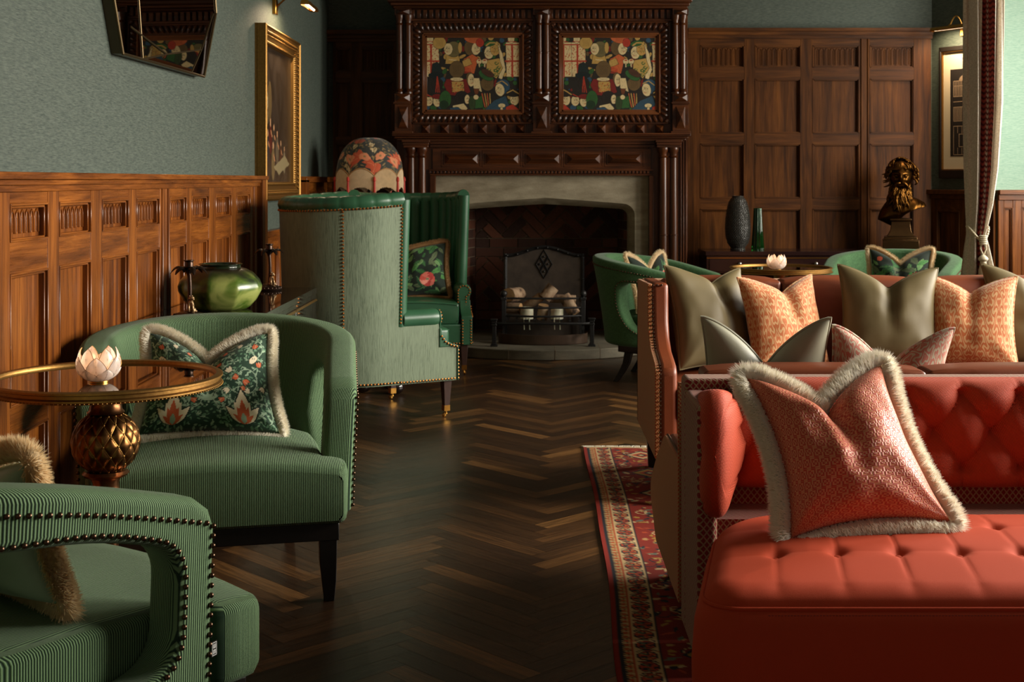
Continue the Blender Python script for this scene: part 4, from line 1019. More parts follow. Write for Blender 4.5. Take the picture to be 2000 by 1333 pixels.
# ------------------------------------------------------------------ barrel wing chairs
def wing_chair(name, label, loc, rotz, group=None):
    root = thing(name, label, 'wing chair', loc, rotz, group)
    R, YW, ZB = 0.375, -0.115, 0.20
    def path(t):        # t in 0..1 from right wing edge round the back to the left wing edge
        Ls = -YW; La = PI*R; T = 2*Ls+La; L = t*T
        if L < Ls: return R, YW+L, (1, 0)
        if L > Ls+La: return -R, -(L-Ls-La), (-1, 0)
        a = (L-Ls)/R; return R*math.cos(a), R*math.sin(a), (math.cos(a), math.sin(a))
    def top(t): return 1.135+0.030*abs(2*t-1)**2
    def zl(t, v, z0): return z0+(top(t)-z0)*v
    def flare(z): return 0.02*max(0, (z-0.5)/0.65)
    mb = MB()
    def outp(a, b):
        x, y, n = path(a); z = zl(a, b, ZB); o_ = flare(z); yy = y+n[1]*o_
        if b > 0 and (a < 0.02 or a > 0.98): pass
        return (x+n[0]*o_, yy, z)
    mb.grid(outp, 61, 16); outer_ = mb
    # lower side cheeks reaching forward under the arms, with the scooped front
    for sg in (1, -1):
        prof = [(YW-0.0, ZB), (-0.43, ZB), (-0.43, 0.385), (-0.40, 0.392), (-0.365, 0.41), (-0.34, 0.44), (-0.325, 0.48), (-0.32, 0.515), (YW, 0.515)]
        mb.prism(prof, 'X', sg*(R-0.055), sg*(R+0.0006))
    mb.build('outer_upholstery', m_pale, root, angle=40)
    nfl = 17; mb = MB()
    def inp(a, b):
        x, y, n = path(0.012+a*0.976); z = zl(a, b, 0.40); fl = abs(math.sin(a*PI*nfl))**0.5
        off = -0.075+(1-fl)*0.022-0.0; rl = max(0, (b-0.86)/0.14); off += -0.004*rl
        return (x+n[0]*(off+flare(z)), y+n[1]*(off+flare(z)), z-0.0)
    mb.grid(inp, 171, 14); 
    # rolled top, pinched at each channel
    pts, rad = [], []
    for i in range(137):
        a = i/136; x, y, n = path(a); z = top(a); fl = abs(math.sin(a*PI*nfl))**0.4
        pts.append((x+n[0]*(-0.034+flare(z)), y+n[1]*(-0.034+flare(z)), z-0.006)); rad.append(0.042-0.0035*(1-fl))
    mb.tube(pts, rad, n=12)
    # rolled front edge of each wing
    for t in (0.0, 1.0):
        x, y, n = path(t); sg = n[0]
        mb.tube([(sg*(R-0.030+flare(z)), YW-0.006+0.012*(1-(z-0.5)/0.6), z) for z in np.linspace(0.50, top(t)-0.006, 12)], [0.036]*12, n=12)
    mb.build('inner_upholstery', m_gleather, root, angle=60)
    for sg in (1, -1):       # scrolled arms
        mb = MB(); pts = [(sg*(R-0.034), y, 0.535) for y in np.linspace(YW+0.0, -0.325, 10)]
        mb.tube(pts, [0.05]*9+[0.046], n=18); mb.box(sg*(R-0.075), sg*(R-0.03), -0.32, YW+0.05, 0.40, 0.545)
        arm = mb.build('arm', m_gleather, root, bevel=0.004)
        # facing panel with nails
        mb = MB(); prof = [(sg*(R+0.02+0.0), 0.0)]
        ctr = (sg*(R-0.034), 0.535); 
        pr = [(ctr[0]+0.046*math.cos(a), ctr[1]+0.046*math.sin(a)) for a in np.linspace(-0.6 if sg > 0 else PI+0.6, (PI+0.25) if sg > 0 else -0.25, 14)]
        pr += [(sg*(R-0.062), 0.40), (sg*(R-0.062), ZB), (sg*(R+0.008), ZB), (sg*(R+0.008), 0.38), (sg*(R-0.012), 0.43), (sg*(R-0.014), 0.50)]
        low = [p for p in pr]
        mb.prism([p for p in pr if p[1] > 0.40]+[(sg*(R-0.062), 0.38), (sg*(R-0.005), 0.38)] if False else pr[:14]+[(sg*(R-0.066), 0.42), (sg*(R-0.006), 0.42)], 'Y', -0.336, -0.326)
        mb.box(min(sg*(R-0.062), sg*(R+0.008)), max(sg*(R-0.062), sg*(R+0.008)), -0.437, -0.43, ZB, 0.385)
        mb.prism([(-0.437, 0.385), (-0.40, 0.395), (-0.365, 0.414), (-0.345, 0.44), (-0.336, 0.48), (-0.325, 0.48), (-0.325, 0.38), (-0.43, 0.38)], 'X', sg*(R-0.062), sg*(R+0.006))
        mb.build('arm_facing', m_gleather, root, bevel=0.003)
    mb = MB(); secs = []     # loose seat cushion + front border
    for y, hw, rr, dz in ((-0.425, 0.29, 0.012, -0.012), (-0.42, 0.297, 0.014, -0.003), (-0.40, 0.30, 0.016, 0), (-0.2, 0.30, 0.016, 0.004), (0.0, 0.295, 0.016, 0.004), (0.15, 0.26, 0.016, 0), (0.26, 0.17, 0.016, -0.004)):
        secs.append((y, rrect(hw, 0.335-(dz if dz < -0.01 else 0), 0.465+dz, rr, crown=0.022)))
    loft(mb, secs); cu = mb.build('seat_cushion', m_gleather, root, angle=50)
    mb = MB(); mb.tube([(x, -0.428, 0.455+0.02*(1-(x/0.3)**2)) for x in np.linspace(-0.285, 0.285, 20)], 0.0035, n=6); mb.tube([(x, -0.428, 0.342) for x in np.linspace(-0.285, 0.285, 20)], 0.0035, n=6)
    mb.build('piping', m_gleather, cu)
    mb = MB(); mb.box(-0.315, 0.315, -0.428, 0.2, ZB, 0.335); mb.build('seat_frame', m_gleather, root, bevel=0.01)
    mb = MB()
    def nails(pts, st_=0.0185, r=0.0062):
        acc = nxt = 0.0
        for a, b in zip(pts[:-1], pts[1:]):
            a, b = Vector(a), Vector(b); L = (b-a).length
            while nxt <= acc+L and L > 1e-6: mb.ball(a.lerp(b, (nxt-acc)/L), r, 7, 4); nxt += st_
            acc += L
    def on(t, z, e=0.003): x, y, n = path(t); o_ = flare(z)+e; return (x+n[0]*o_, y+n[1]*o_, z)
    nails([on(t, top(t)-0.035) for t in np.linspace(0.01, 0.99, 80)])
    for t in (0.01, 0.99): nails([on(t, z) for z in np.linspace(0.52, 1.13, 20)])
    for t in (0.226, 0.774): nails([on(t, z) for z in np.linspace(ZB+0.01, 1.10, 20)])
    nails([on(t, ZB+0.012) for t in np.linspace(0, 1, 90)])
    for sg in (1, -1):
        nails([(sg*(R+0.011), y, ZB+0.012) for y in (YW, -0.425)])
        nails([(sg*(R+0.010), p[0], p[1]) for p in [(-0.425, 0.38), (-0.40, 0.385), (-0.36, 0.405), (-0.335, 0.44)]])
        for o_ in (0.055, 0.0): nails([(sg*(R-o_), -0.439, z) for z in np.linspace(ZB+0.01, 0.375, 8)])
        ctr = (sg*(R-0.034), 0.535)
        nails([(ctr[0]-sg*0.040, -0.338, z) for z in (0.43, 0.54)]+[(ctr[0]+0.038*math.cos(a), -0.338, ctr[1]+0.038*math.sin(a)) for a in np.linspace(PI if sg > 0 else 0, -0.5 if sg > 0 else PI+0.5, 14)]+[(ctr[0]+sg*0.012, -0.338, z) for z in (0.50, 0.44)])
    nails([(x, -0.431, ZB+0.01) for x in (-0.31, 0.31)])
    mb.build('nailhead_trim', m_nailb, root)
    for sx_ in (-1, 1):
        for y, fr_ in ((-0.385, 1), (0.20, 0)):
            x = sx_*(0.335 if fr_ else 0.20); mb = MB(); vs = []
            for z, h in ((0.205, 0.024), (0.055, 0.015)): vs += [(x-h, y-h, z), (x+h, y-h, z), (x+h, y+h, z), (x-h, y+h, z)]
            mb.add(vs, [(0, 1, 2, 3), (4, 7, 6, 5)]+[(j, 4+j, 4+(j+1) % 4, (j+1) % 4) for j in range(4)])
            lg = mb.build('leg', m_walnut, root, bevel=0.002)
            mb = MB(); mb.box(x-0.0165, x+0.0165, y-0.0165, y+0.0165, 0.036, 0.066); mb.lathe([(0.009, 0), (0.006, 0.012), (0.007, 0.016)], (x, y, 0.020), 10)
            mb.ball((x+0.004, y+0.008, 0.0125), 0.0125, 12, 8, sc=(0.5, 1, 1)); mb.box(x-0.004, x+0.012, y+0.001, y+0.009, 0.008, 0.026)
            mb.build('caster', m_brass, lg)
    return root
th1 = math.radians(120.7)
w1 = wing_chair('wing_chair', 'high-backed wing chair in pale sage velvet and green leather, its back towards us', (-0.935, 7.16, 0), th1, group='studded wing chairs by the fireplace')
dup(w1, (-0.80, 8.93, 0), math.radians(9), 'green leather wing chair with a floral cushion, seat facing us beside the hearth')
# ------------------------------------------------------------------ sofas
def nailrow(mb, pts, step=0.017, r=0.0055):
    acc = nxt = 0.0
    for a, b in zip(pts[:-1], pts[1:]):
        a, b = Vector(a), Vector(b); L = (b-a).length
        while nxt <= acc+L and L > 1e-6: mb.ball(a.lerp(b, (nxt-acc)/L), r, 7, 4); nxt += step
        acc += L
def leg_box(name, x, y, z1, h0, h1, mat, root):
    mb = MB(); vs = []
    for z, h in ((z1, h0), (0, h1)): vs += [(x-h, y-h, z), (x+h, y-h, z), (x+h, y+h, z), (x-h, y+h, z)]
    mb.add(vs, [(0, 1, 2, 3), (4, 7, 6, 5)]+[(j, 4+j, 4+(j+1) % 4, (j+1) % 4) for j in range(4)]); return mb.build(name, mat, root, bevel=0.002)
def cush_block(name, mat, root, x0, x1, y0, y1, z0, z1, r=0.025, puff=0.012, front_mat=None):
    mb = MB(); n = 10
    mb.box(x0+0.002, x1-0.002, y0, y1, z0, z1); o = mb.build(name, mat, root)
    bm = bmesh.new(); bm.from_mesh(o.data); bmesh.ops.subdivide_edges(bm, edges=bm.edges[:], cuts=9, use_grid_fill=True)
    cx, cy, cz = (x0+x1)/2, (y0+y1)/2, (z0+z1)/2
    for v in bm.verts:
        u, w_, h = (v.co.x-cx)/((x1-x0)/2), (v.co.y-cy)/((y1-y0)/2), (v.co.z-cz)/((z1-z0)/2)
        if abs(h) > 0.99: v.co.z += math.copysign(puff*(1-u**4)*(1-w_**4), h)
        if abs(w_) > 0.99: v.co.y += math.copysign(puff*(1-u**4)*(1-h**4), w_)
    bm.to_mesh(o.data); bm.free(); o.data.shade_smooth(); o.data.set_sharp_from_angle(angle=math.radians(50))
    b = o.modifiers.new('bevel', 'BEVEL'); b.width = r; b.segments = 4; b.limit_method = 'ANGLE'; b.angle_limit = math.radians(50)
    mb = MB(); rr = r*0.35
    for yy in (y0+rr, y1-rr):
        for zz in ((z1-rr),): mb.tube([(x, yy, zz) for x in np.linspace(x0+r, x1-r, 10)], 0.0035, n=6)
    mb.build('piping', mat, o); return o
# far chestnut leather sofa, facing us
s1 = thing('leather_sofa', 'chestnut leather sofa facing us with a row of olive and terracotta cushions', 'sofa', (0, 0, 0.0085))
XA, XE, Y0, Y1 = 0.485, 3.15, 5.06, 5.88
def side_prof(): return [(Y0, 0.19), (Y0, 0.52), (Y0+0.03, 0.545), (Y0+0.10, 0.56), (Y0+0.20, 0.58), (Y0+0.27, 0.62), (Y0+0.305, 0.68), (Y0+0.315, 0.76), (Y0+0.32, 0.832), (Y1, 0.815), (Y1, 0.19)]
mb = MB(); mb.prism(side_prof(), 'X', XA, XA+0.02); mb.prism(side_prof(), 'X', XE-0.02, XE); mb.box(XA, XE, Y1-0.03, Y1, 0.19, 0.815)
mb.box(XA+0.02, XE-0.02, Y1-0.12, Y1-0.005, 0.805, 0.818)
mb.build('outer_cover', m_lattice2, s1, bevel=0.004)
for xa, xb in ((XA+0.018, XA+0.085), (XE-0.085, XE-0.018)):
    mb = MB(); mb.prism([(y-(0.006 if y < Y0+0.4 else 0), z+0.004) if z > 0.2 else (y-0.006 if y < 5.2 else y, z) for y, z in side_prof()], 'X', xa, xb); mb.build('arm', m_tan, s1, bevel=0.018, seg=4)
mb = MB(); mb.box(XA+0.08, XE-0.08, Y0+0.01, Y1-0.02, 0.19, 0.345); mb.build('base', m_tan, s1, bevel=0.01)
mb = MB(); mb.box(XA+0.08, XE-0.08, Y1-0.11, Y1-0.02, 0.345, 0.80); mb.build('back', m_tan, s1, bevel=0.01)
xs = [XA+0.09, 1.08, 1.69, 2.30, XE-0.09]
for a, b in zip(xs[:-1], xs[1:]): cush_block('back_cushion', m_tan, s1, a, b, Y1-0.23, Y1-0.08, 0.44, 0.822, 0.03, 0.02)
for a, b in ((XA+0.09, 1.80), (1.80, XE-0.09)): cush_block('seat_cushion', m_tan, s1, a, b, Y0-0.012, Y1-0.2, 0.345, 0.462, 0.02, 0.014)
mb = MB()
for x in (XA+0.012,): nailrow(mb, [(x+0.008, y-0.007, z) for y, z in side_prof()[:9]]); nailrow(mb, [(x+0.01, Y0+0.31, 0.826), (x+0.06, Y0+0.31, 0.828)])
nailrow(mb, [(XA+0.06, Y0-0.007, 0.2), (XE-0.06, Y0-0.007, 0.2)])
mb.build('nailhead_trim', m_nail, s1)
for x in (XA+0.06, XE-0.06):
    for y in (Y0+0.06, Y1-0.06): leg_box('leg', x, y, 0.195, 0.026, 0.017, m_black, s1)
# nearer leather sofa, its back to the red sofa
s2 = thing('leather_sofa', 'chestnut leather sofa back to back with the red one, its woven arm over the rug', 'sofa', (0, 0, 0.0085))
X2, X2e, Ya, Yb = 0.41, 2.9, 3.635, 4.42
pr = [(Ya, 0.10), (Ya, 0.49), (3.98, 0.488), (4.02, 0.475), (4.20, 0.39), (4.36, 0.30), (4.43, 0.25), (4.43, 0.20), (4.25, 0.10)]
mb = MB(); mb.prism(pr, 'X', X2, X2+0.014); mb.box(X2, X2e, Ya-0.012, Ya, 0.1, 0.70); mb.prism(pr, 'X', X2e-0.014, X2e)
mb.build('outer_cover', m_lattice2, s2, bevel=0.003)
for xa, xb in ((X2+0.013, X2+0.085), (X2e-0.085, X2e-0.013)):
    mb = MB(); mb.prism([(y+(0.004 if y > 3.9 else 0), z+(0.004 if z > 0.15 else 0)) for y, z in pr], 'X', xa, xb); mb.build('arm', m_tan, s2, bevel=0.014, seg=3)
mb = MB(); mb.box(X2+0.08, X2e-0.08, Ya, 4.30, 0.12, 0.30); mb.build('base', m_tan, s2, bevel=0.01)
mb = MB(); mb.box(X2+0.05, X2e-0.05, Ya, Ya+0.07, 0.3, 0.66); mb.build('back', m_tan, s2, bevel=0.01)
bx2 = [0.485, 1.105, 1.735, 2.365, 2.85]
for a, b in zip(bx2[:-1], bx2[1:]): cush_block('back_cushion', m_tan, s2, a, b, Ya+0.03, Ya+0.17, 0.41, 0.722, 0.03, 0.015)
for a, b in ((X2+0.09, 1.65), (1.65, X2e-0.09)): cush_block('seat_cushion', m_tan, s2, a, b, Ya+0.15, 4.33, 0.30, 0.42, 0.02, 0.012)
mb = MB(); nailrow(mb, [(X2+0.010, y, z+0.002) for y, z in pr[1:6]], 0.013, 0.004); mb.build('nailhead_trim', m_nail, s2)
for x in (X2+0.05, X2e-0.05):
    for y in (Ya+0.06, 4.19): leg_box('leg', x, y, 0.13, 0.022, 0.018, m_black, s2)

# red tufted sofa
s3 = thing('tufted_sofa', 'coral red deep-buttoned sofa with red and sand lattice fabric outside', 'sofa', (0, 0, 0.0085))
X3, X3e, YP, YO = 0.415, 3.0, 3.43, 3.60
mb = MB(); mb.box(X3, X3e, 3.50, YO, 0.06, 0.728); mb.box(X3, X3+0.05, 3.25, 3.51, 0.06, 0.70); mb.build('outer_cover', m_lattice, s3, bevel=0.012, seg=3)
mb = MB(); zb, zt = 0.445, 0.733; xb0, xe0 = X3+0.12, X3e-0.02
A_, B_ = 0.148, 0.0945; x0b, z0b = PX(1889, 3.42), PZ(780, 3.42)
def tuft(x, z):
    p = (x-x0b)/(A_/2)+(z-z0b)/B_; q = (x-x0b)/(A_/2)-(z-z0b)/B_
    a, b = abs(math.sin(PI*p/2)), abs(math.sin(PI*q/2)); fade = min(1, (z-zb)/0.03, (zt-z)/0.03)
    if z > z0b+0.01: a = max(a, 0); 
    h = 0.62*max(a, b)**0.5+0.38*min(a, b)**0.4
    if z > z0b+B_*0.1 or z < z0b-B_*2.1:      # above the first / below the last row pleats run straight
        zz = z0b if z > z0b else z0b-B_*2; xx = abs(math.sin(PI*(x-x0b)/A_)); h2 = 0.55+0.45*xx**0.4; k = min(1, abs(z-zz)/0.03); h = h*(1-k)+h2*k
    return h
def backp(a, b):
    x = xb0+(xe0-xb0)*a; z = zb+(zt-zb)*b; e = (1-(2*b-1)**6)**0.5 if abs(2*b-1) < 1 else 0
    return (x, 3.505-0.020*e-0.064*tuft(x, z)*e, z)
mb.grid(backp, 380, 66); mb.grid(lambda a, b: (xb0+(xe0-xb0)*a, 3.505, zb+(zt-zb)*b), 2, 2); mb.build('tufted_back', m_redweave, s3, angle=180)
mb = MB()
for r in range(3):
    for i in range(-8, 16):
        x = x0b+i*A_+(A_/2 if r % 2 else 0); z = z0b-r*B_
        if xb0+0.02 < x < xe0-0.02: mb = MB(); mb.ball((x, 3.472, z), 0.0105, 12, 6, sc=(1, 0.5, 1)); mb.build('button', m_redweave, s3)
# arm pad with pleated front
mb = MB(); secs = []
def padsec(y, k, t):
    hw = (0.034+0.045*t)*1.0; cx = 0.452+0.048*t; pts = []
    n = 96
    for i in range(n):
        a = 2*PI*i/n; ca, sa = math.cos(a), math.sin(a); z = (0.583-0.012*t)+(0.165-0.035*t)*k*math.copysign(abs(sa)**0.42, sa)
        x = math.copysign(abs(ca)**0.75, ca)*hw*k
        if x > 0: x += 0.012*math.cos((z-0.583)/0.172*PI*1.5)*t
        for zl in (0.475, 0.60, 0.675): 
            x *= 1-0.16*math.exp(-((z-zl-0.02*ca)/0.006)**2)
        pts.append((cx+x, z))
    return (y, pts)
for k, dy in ((0.0, 0), (0.35, 0.001), (0.62, 0.006), (0.80, 0.016), (0.92, 0.032), (0.985, 0.052), (1.0, 0.075)):
    secs.append(padsec(3.205+dy, max(k, 0.02), dy/0.3))
for y in np.linspace(3.31, 3.51, 8): secs.append(padsec(y, 1.0, (y-3.205)/0.3))
loft(mb, secs); mb.build('arm_pad', m_redweave, s3, angle=60)
mb = MB(); mb.box(X3+0.05, X3e, 3.34, 3.52, 0.06, 0.40); mb.build('base', m_lattice, s3)
for x in (X3+0.06, X3e-0.06):
    for y in (3.30, 3.55): leg_box('leg', x, y, 0.07, 0.02, 0.018, m_black, s3)
# long red velvet ottoman in front of it
ot = thing('ottoman', 'long coral red velvet ottoman with a biscuit-buttoned top, nearest us', 'ottoman', (0, 0, 0.0085))
OX0, OX1, OY0, OY1, OZ0, OZ1 = 0.335, 2.9, 2.575, 3.205, 0.07, 0.452
xb_, yb_ = PX(1512, 2.80)-0.035, 2.80; hx, hy = 0.1335, 0.205
def skew(x, y): return x+0.20*(y-OY0)*max(0, 1-max(0, x-OX0)/1.2)
def outl(r, e=0.0):
    P = []
    for cx_o, cy_o, rr, a0_ in ((OX0+0.085, OY0+0.085, 0.085, PI), (OX1-0.085, OY0+0.085, 0.085, 1.5*PI), (OX1-r, OY1-r, r, 0), (OX0+r, OY1-r, r, 0.5*PI)):
        P += [(cx_o+(rr+e)*math.cos(a0_+t*PI/2), cy_o+(rr+e)*math.sin(a0_+t*PI/2)) for t in np.linspace(0, 1, 12)]
    return [(skew(x, y), y) for x, y in P]
def inside(x, y):
    """0..1 fade from the edge inwards, with rounded corners"""
    dx = min(x-OX0, OX1-x); dy = min(y-OY0, OY1-y); rb = 0.19 if y > (OY0+OY1)/2 else 0.085
    if dx < rb and dy < rb: return rb-math.hypot(rb-dx, rb-dy)
    return min(dx, dy)
mb = MB(); NX, NY = 420, 110; vs = []; idx = {}
def ztop(x, y):
    d = inside(x, y); e = max(0, min(1, d/0.055)); roll = math.sqrt(max(0, 1-(1-e)**2))
    u, v = (x-xb_)/hx, (y-yb_)/hy; a, b = abs(math.sin(PI*u)), abs(math.sin(PI*v))
    f = min(1, max(0, (d-0.03)/0.12))
    seam = 1-math.exp(-(a/0.10)); wv = 1-math.exp(-(b/0.35))
    t = 0.018*(seam*0.20+0.80*(1-math.exp(-((a/0.55)**2+(b/0.50)**2)*1.6)))
    t -= 0.004*(1-wv)*(1-math.exp(-a*3))
    return OZ1-0.032+0.032*roll+0.022*min(1, max(0, d)/0.22)**0.8+(t-0.018)*(0.25+0.75*f)*min(1, e*1.4)
for i in range(NX):
    for j in range(NY):
        # squared to rounded outline mapping by scaling rows
        y = OY0+(OY1-OY0)*(0.5-0.5*math.cos(PI*(j/(NY-1)))*1.0) if False else OY0+(OY1-OY0)*j/(NY-1)
        rb = 0.19 if y > (OY0+OY1)/2 else 0.085; dy = min(y-OY0, OY1-y); ins = 0
        if dy < rb: ins = rb-math.sqrt(max(0, rb*rb-(rb-dy)**2))
        xa, xe = OX0+ins, OX1-ins; q = i/(NX-1); x = xa+(xe-xa)*q
        vs.append((skew(x, y), y, ztop(x, y)))
fs = [(i*NY+j, (i+1)*NY+j, (i+1)*NY+j+1, i*NY+j+1) for i in range(NX-1) for j in range(NY-1)]
mb.add(vs, fs)
mb.build('tufted_top', m_redvelvet, ot, angle=180)
mb = MB(); O1 = outl(0.19); n = len(O1); cx, cy = (OX0+OX1)/2, (OY0+OY1)/2
lv = [(0.0, OZ0), (0.008, OZ0+0.02), (0.022, 0.2), (0.024, 0.3), (0.018, 0.38), (0.006, 0.415), (0.0, OZ1-0.031)]
vs = []
for e, z in lv:
    for p in outl(0.19, e): vs.append((p[0], p[1], z))
fs = [(i*n+j, i*n+(j+1) % n, (i+1)*n+(j+1) % n, (i+1)*n+j) for i in range(len(lv)-1) for j in range(n)]; fs.append(tuple(range(n)))
mb.add(vs, fs); mb.build('sides', m_redvelvet, ot, angle=60)
mb = MB(); mb.tube([(p[0], p[1], OZ1-0.031) for p in outl(0.19, 0.001)], 0.0045, n=8, closed=True)
mb.build('piping', m_redvelvet, ot)
mb = MB(); o1 = outl(0.19, 0.0075)
for k in range(260): x = OX0+0.13+k*0.0062; mb.tube([(x, OY0-0.0085, 0.411), (x+0.0035, OY0-0.0085, 0.411)], 0.0007, n=4)
mb.build('top_stitching', plain('dark_red_thread', srgb(120, 36, 20)), ot)
mb = MB()
for j in range(-1, 3):
    for i in range(-2, 20):
        x, y = xb_+i*hx, yb_+j*hy
        if inside(x, y) > 0.06: mb = MB(); mb.ball((skew(x, y), y, ztop(x, y)+0.001), 0.010, 12, 6, sc=(1, 1, 0.4)); mb.build('button', m_redvelvet, ot)
for x in (OX0+0.2, OX1-0.2):
    for y in (OY0+0.08, OY1-0.12): leg_box('foot', x, y, 0.075, 0.025, 0.022, m_black, ot)

# ------------------------------------------------------------------ loose cushions
def mk_key():
    g = G('coral_key_pattern_brocade'); s = g.sep(g.map(g.uv(), (19, 22, 1), rot=(0, 0, 0.12)))
    row = g.math('FLOOR', s[1]); x = g.math('SUBTRACT', g.math('FRACT', g.math('MULTIPLY_ADD', row, 0.5, s[0])), 0.5); y = g.math('SUBTRACT', g.math('FRACT', s[1]), 0.5)
    r = g.math('MAXIMUM', g.math('ABSOLUTE', x), g.math('ABSOLUTE', y))
    sg = g.math('GREATER_THAN', g.math('MULTIPLY', x, y), 0.0)
    ph = g.math('FRACT', g.math('MULTIPLY_ADD', sg, 0.5, g.math('MULTIPLY', r, 3.6)))
    f = g.math('SMOOTH_MIN', 1.0, g.math('MAXIMUM', 0.0, g.math('MULTIPLY', g.math('SUBTRACT', 0.34, g.math('ABSOLUTE', g.math('SUBTRACT', ph, 0.5))), 6.0)), 0.1)
    n = g.noise(g.obj(), 1100, 2)
    c = g.mix(f, srgb(196, 60, 36), srgb(222, 140, 94))
    return g.set(col=c, rough=g.math('MULTIPLY_ADD', f, -0.25, 0.6), nrm=g.bump(g.math('ADD', f, g.math('MULTIPLY', n, 0.3)), 0.55, 0.0012), sheen=0.15, spec=0.45)
m_key = mk_key()
cushion('cushion', 'large coral key-patterned cushion with thick ivory fringe on the red ottoman', 0.375, 0.395, 0.17, [m_key, m_fwhite], (0.758, 2.935, 0.486), yaw=0.12, tilt=0.62, roll=-0.07, edge='fringe', nu=120, seed=4, notch=0.30, u0=-0.05, fr=0.042, den=3.2, conc=0.11, topw=0.10, shear=-0.06)
cushion('cushion', 'green trailing-flower cushion with ivory fringe on the ribbed armchair', 0.44, 0.335, 0.15, [m_paint, m_fwhite], (-1.015, 4.25, 0.448), yaw=0.16, tilt=0.42, roll=0.02, edge='fringe', nu=230, seed=2, notch=0.34, u0=0.0, colf=cv_scroll.at, fr=0.034, den=2.8, conc=0.06, topw=0.14, shear=-0.05)
cushion('cushion', 'sage satin cushion with shaggy sandy fringe in the near left armchair', 0.42, 0.29, 0.16, [m_sagevel, m_ftan], (-1.05, 2.65, 0.455), yaw=thB, tilt=0.25, edge='fringe', nu=50, seed=9, notch=0.25, fr=0.048, den=3.2, back=m_sagevel)
cushion('cushion', 'dark floral cushion with brown fur trim in the facing wing chair', 0.38, 0.36, 0.15, [m_paint, m_ffur], (-0.715, 8.80, 0.487), yaw=0.10, tilt=0.30, roll=-0.03, edge='fringe', nu=120, seed=3, notch=0.12, u0=-0.35, colf=cvA.at, fr=0.034, den=0.8)
cushion('cushion', 'dark rose-print cushion with pale fringe in the armchair by the hearth', 0.38, 0.36, 0.14, [m_paint, m_ftan], (0.83, 8.45, 0.435), yaw=math.radians(48), tilt=0.30, edge='fringe', nu=110, seed=6, notch=0.34, colf=cvB.at, fr=0.034, den=0.8)
cushion('cushion', 'dark leaf-print cushion with cream fringe in the armchair beside the curtain', 0.40, 0.38, 0.14, [m_paint, m_ftan], (2.45, 8.78, 0.435), yaw=math.radians(-20), tilt=0.34, edge='fringe', nu=110, seed=7, notch=0.30, colf=cvC.at, fr=0.034, den=0.8)
zz = 0.49
cushion('cushion', 'olive velvet cushion at the left end of the far leather sofa', 0.40, 0.43, 0.17, [m_olive, m_olive], (PX(1404, 5.45), 5.45, zz), yaw=0.55, tilt=0.30, roll=0.04, seed=11, notch=0.17, u0=0.15)
cushion('cushion', 'terracotta patterned cushion between the two leftmost olive cushions', 0.37, 0.39, 0.15, [m_dam, m_dam], (PX(1548, 5.44), 5.44, zz), yaw=0.42, tilt=0.30, roll=-0.02, seed=12, notch=0.19, u0=0.1)
cushion('cushion', 'olive velvet cushion between the two terracotta patterned cushions', 0.41, 0.43, 0.17, [m_olive, m_olive], (PX(1737, 5.45), 5.45, zz), yaw=-0.12, tilt=0.32, roll=0.03, seed=13, notch=0.22)
cushion('cushion', 'terracotta patterned cushion nearest the right edge of the frame', 0.37, 0.39, 0.15, [m_dam, m_dam], (PX(1896, 5.42), 5.42, zz), yaw=-0.30, tilt=0.30, seed=14, notch=0.19)
cushion('cushion', 'olive velvet cushion cut off by the right edge of the frame', 0.41, 0.43, 0.16, [m_olive, m_olive], (PX(2030, 5.52), 5.52, zz), yaw=-0.1, tilt=0.30, seed=15, notch=0.2)
cushion('cushion', 'grey green velvet cushion peeking over the nearer leather sofa back', 0.37, 0.44, 0.14, [m_greyvel, m_greyvel], (PX(1492, 3.95), 3.97, 0.44), yaw=PI-0.1, tilt=0.28, seed=16, notch=0.34, back=m_greyvel)
cushion('cushion', 'rose and stone patterned cushion peeking over the nearer leather sofa back', 0.37, 0.41, 0.14, [m_dampink, m_dampink], (PX(1712, 3.95), 3.98, 0.44), yaw=PI+0.12, tilt=0.28, roll=-0.04, seed=17, notch=0.34)
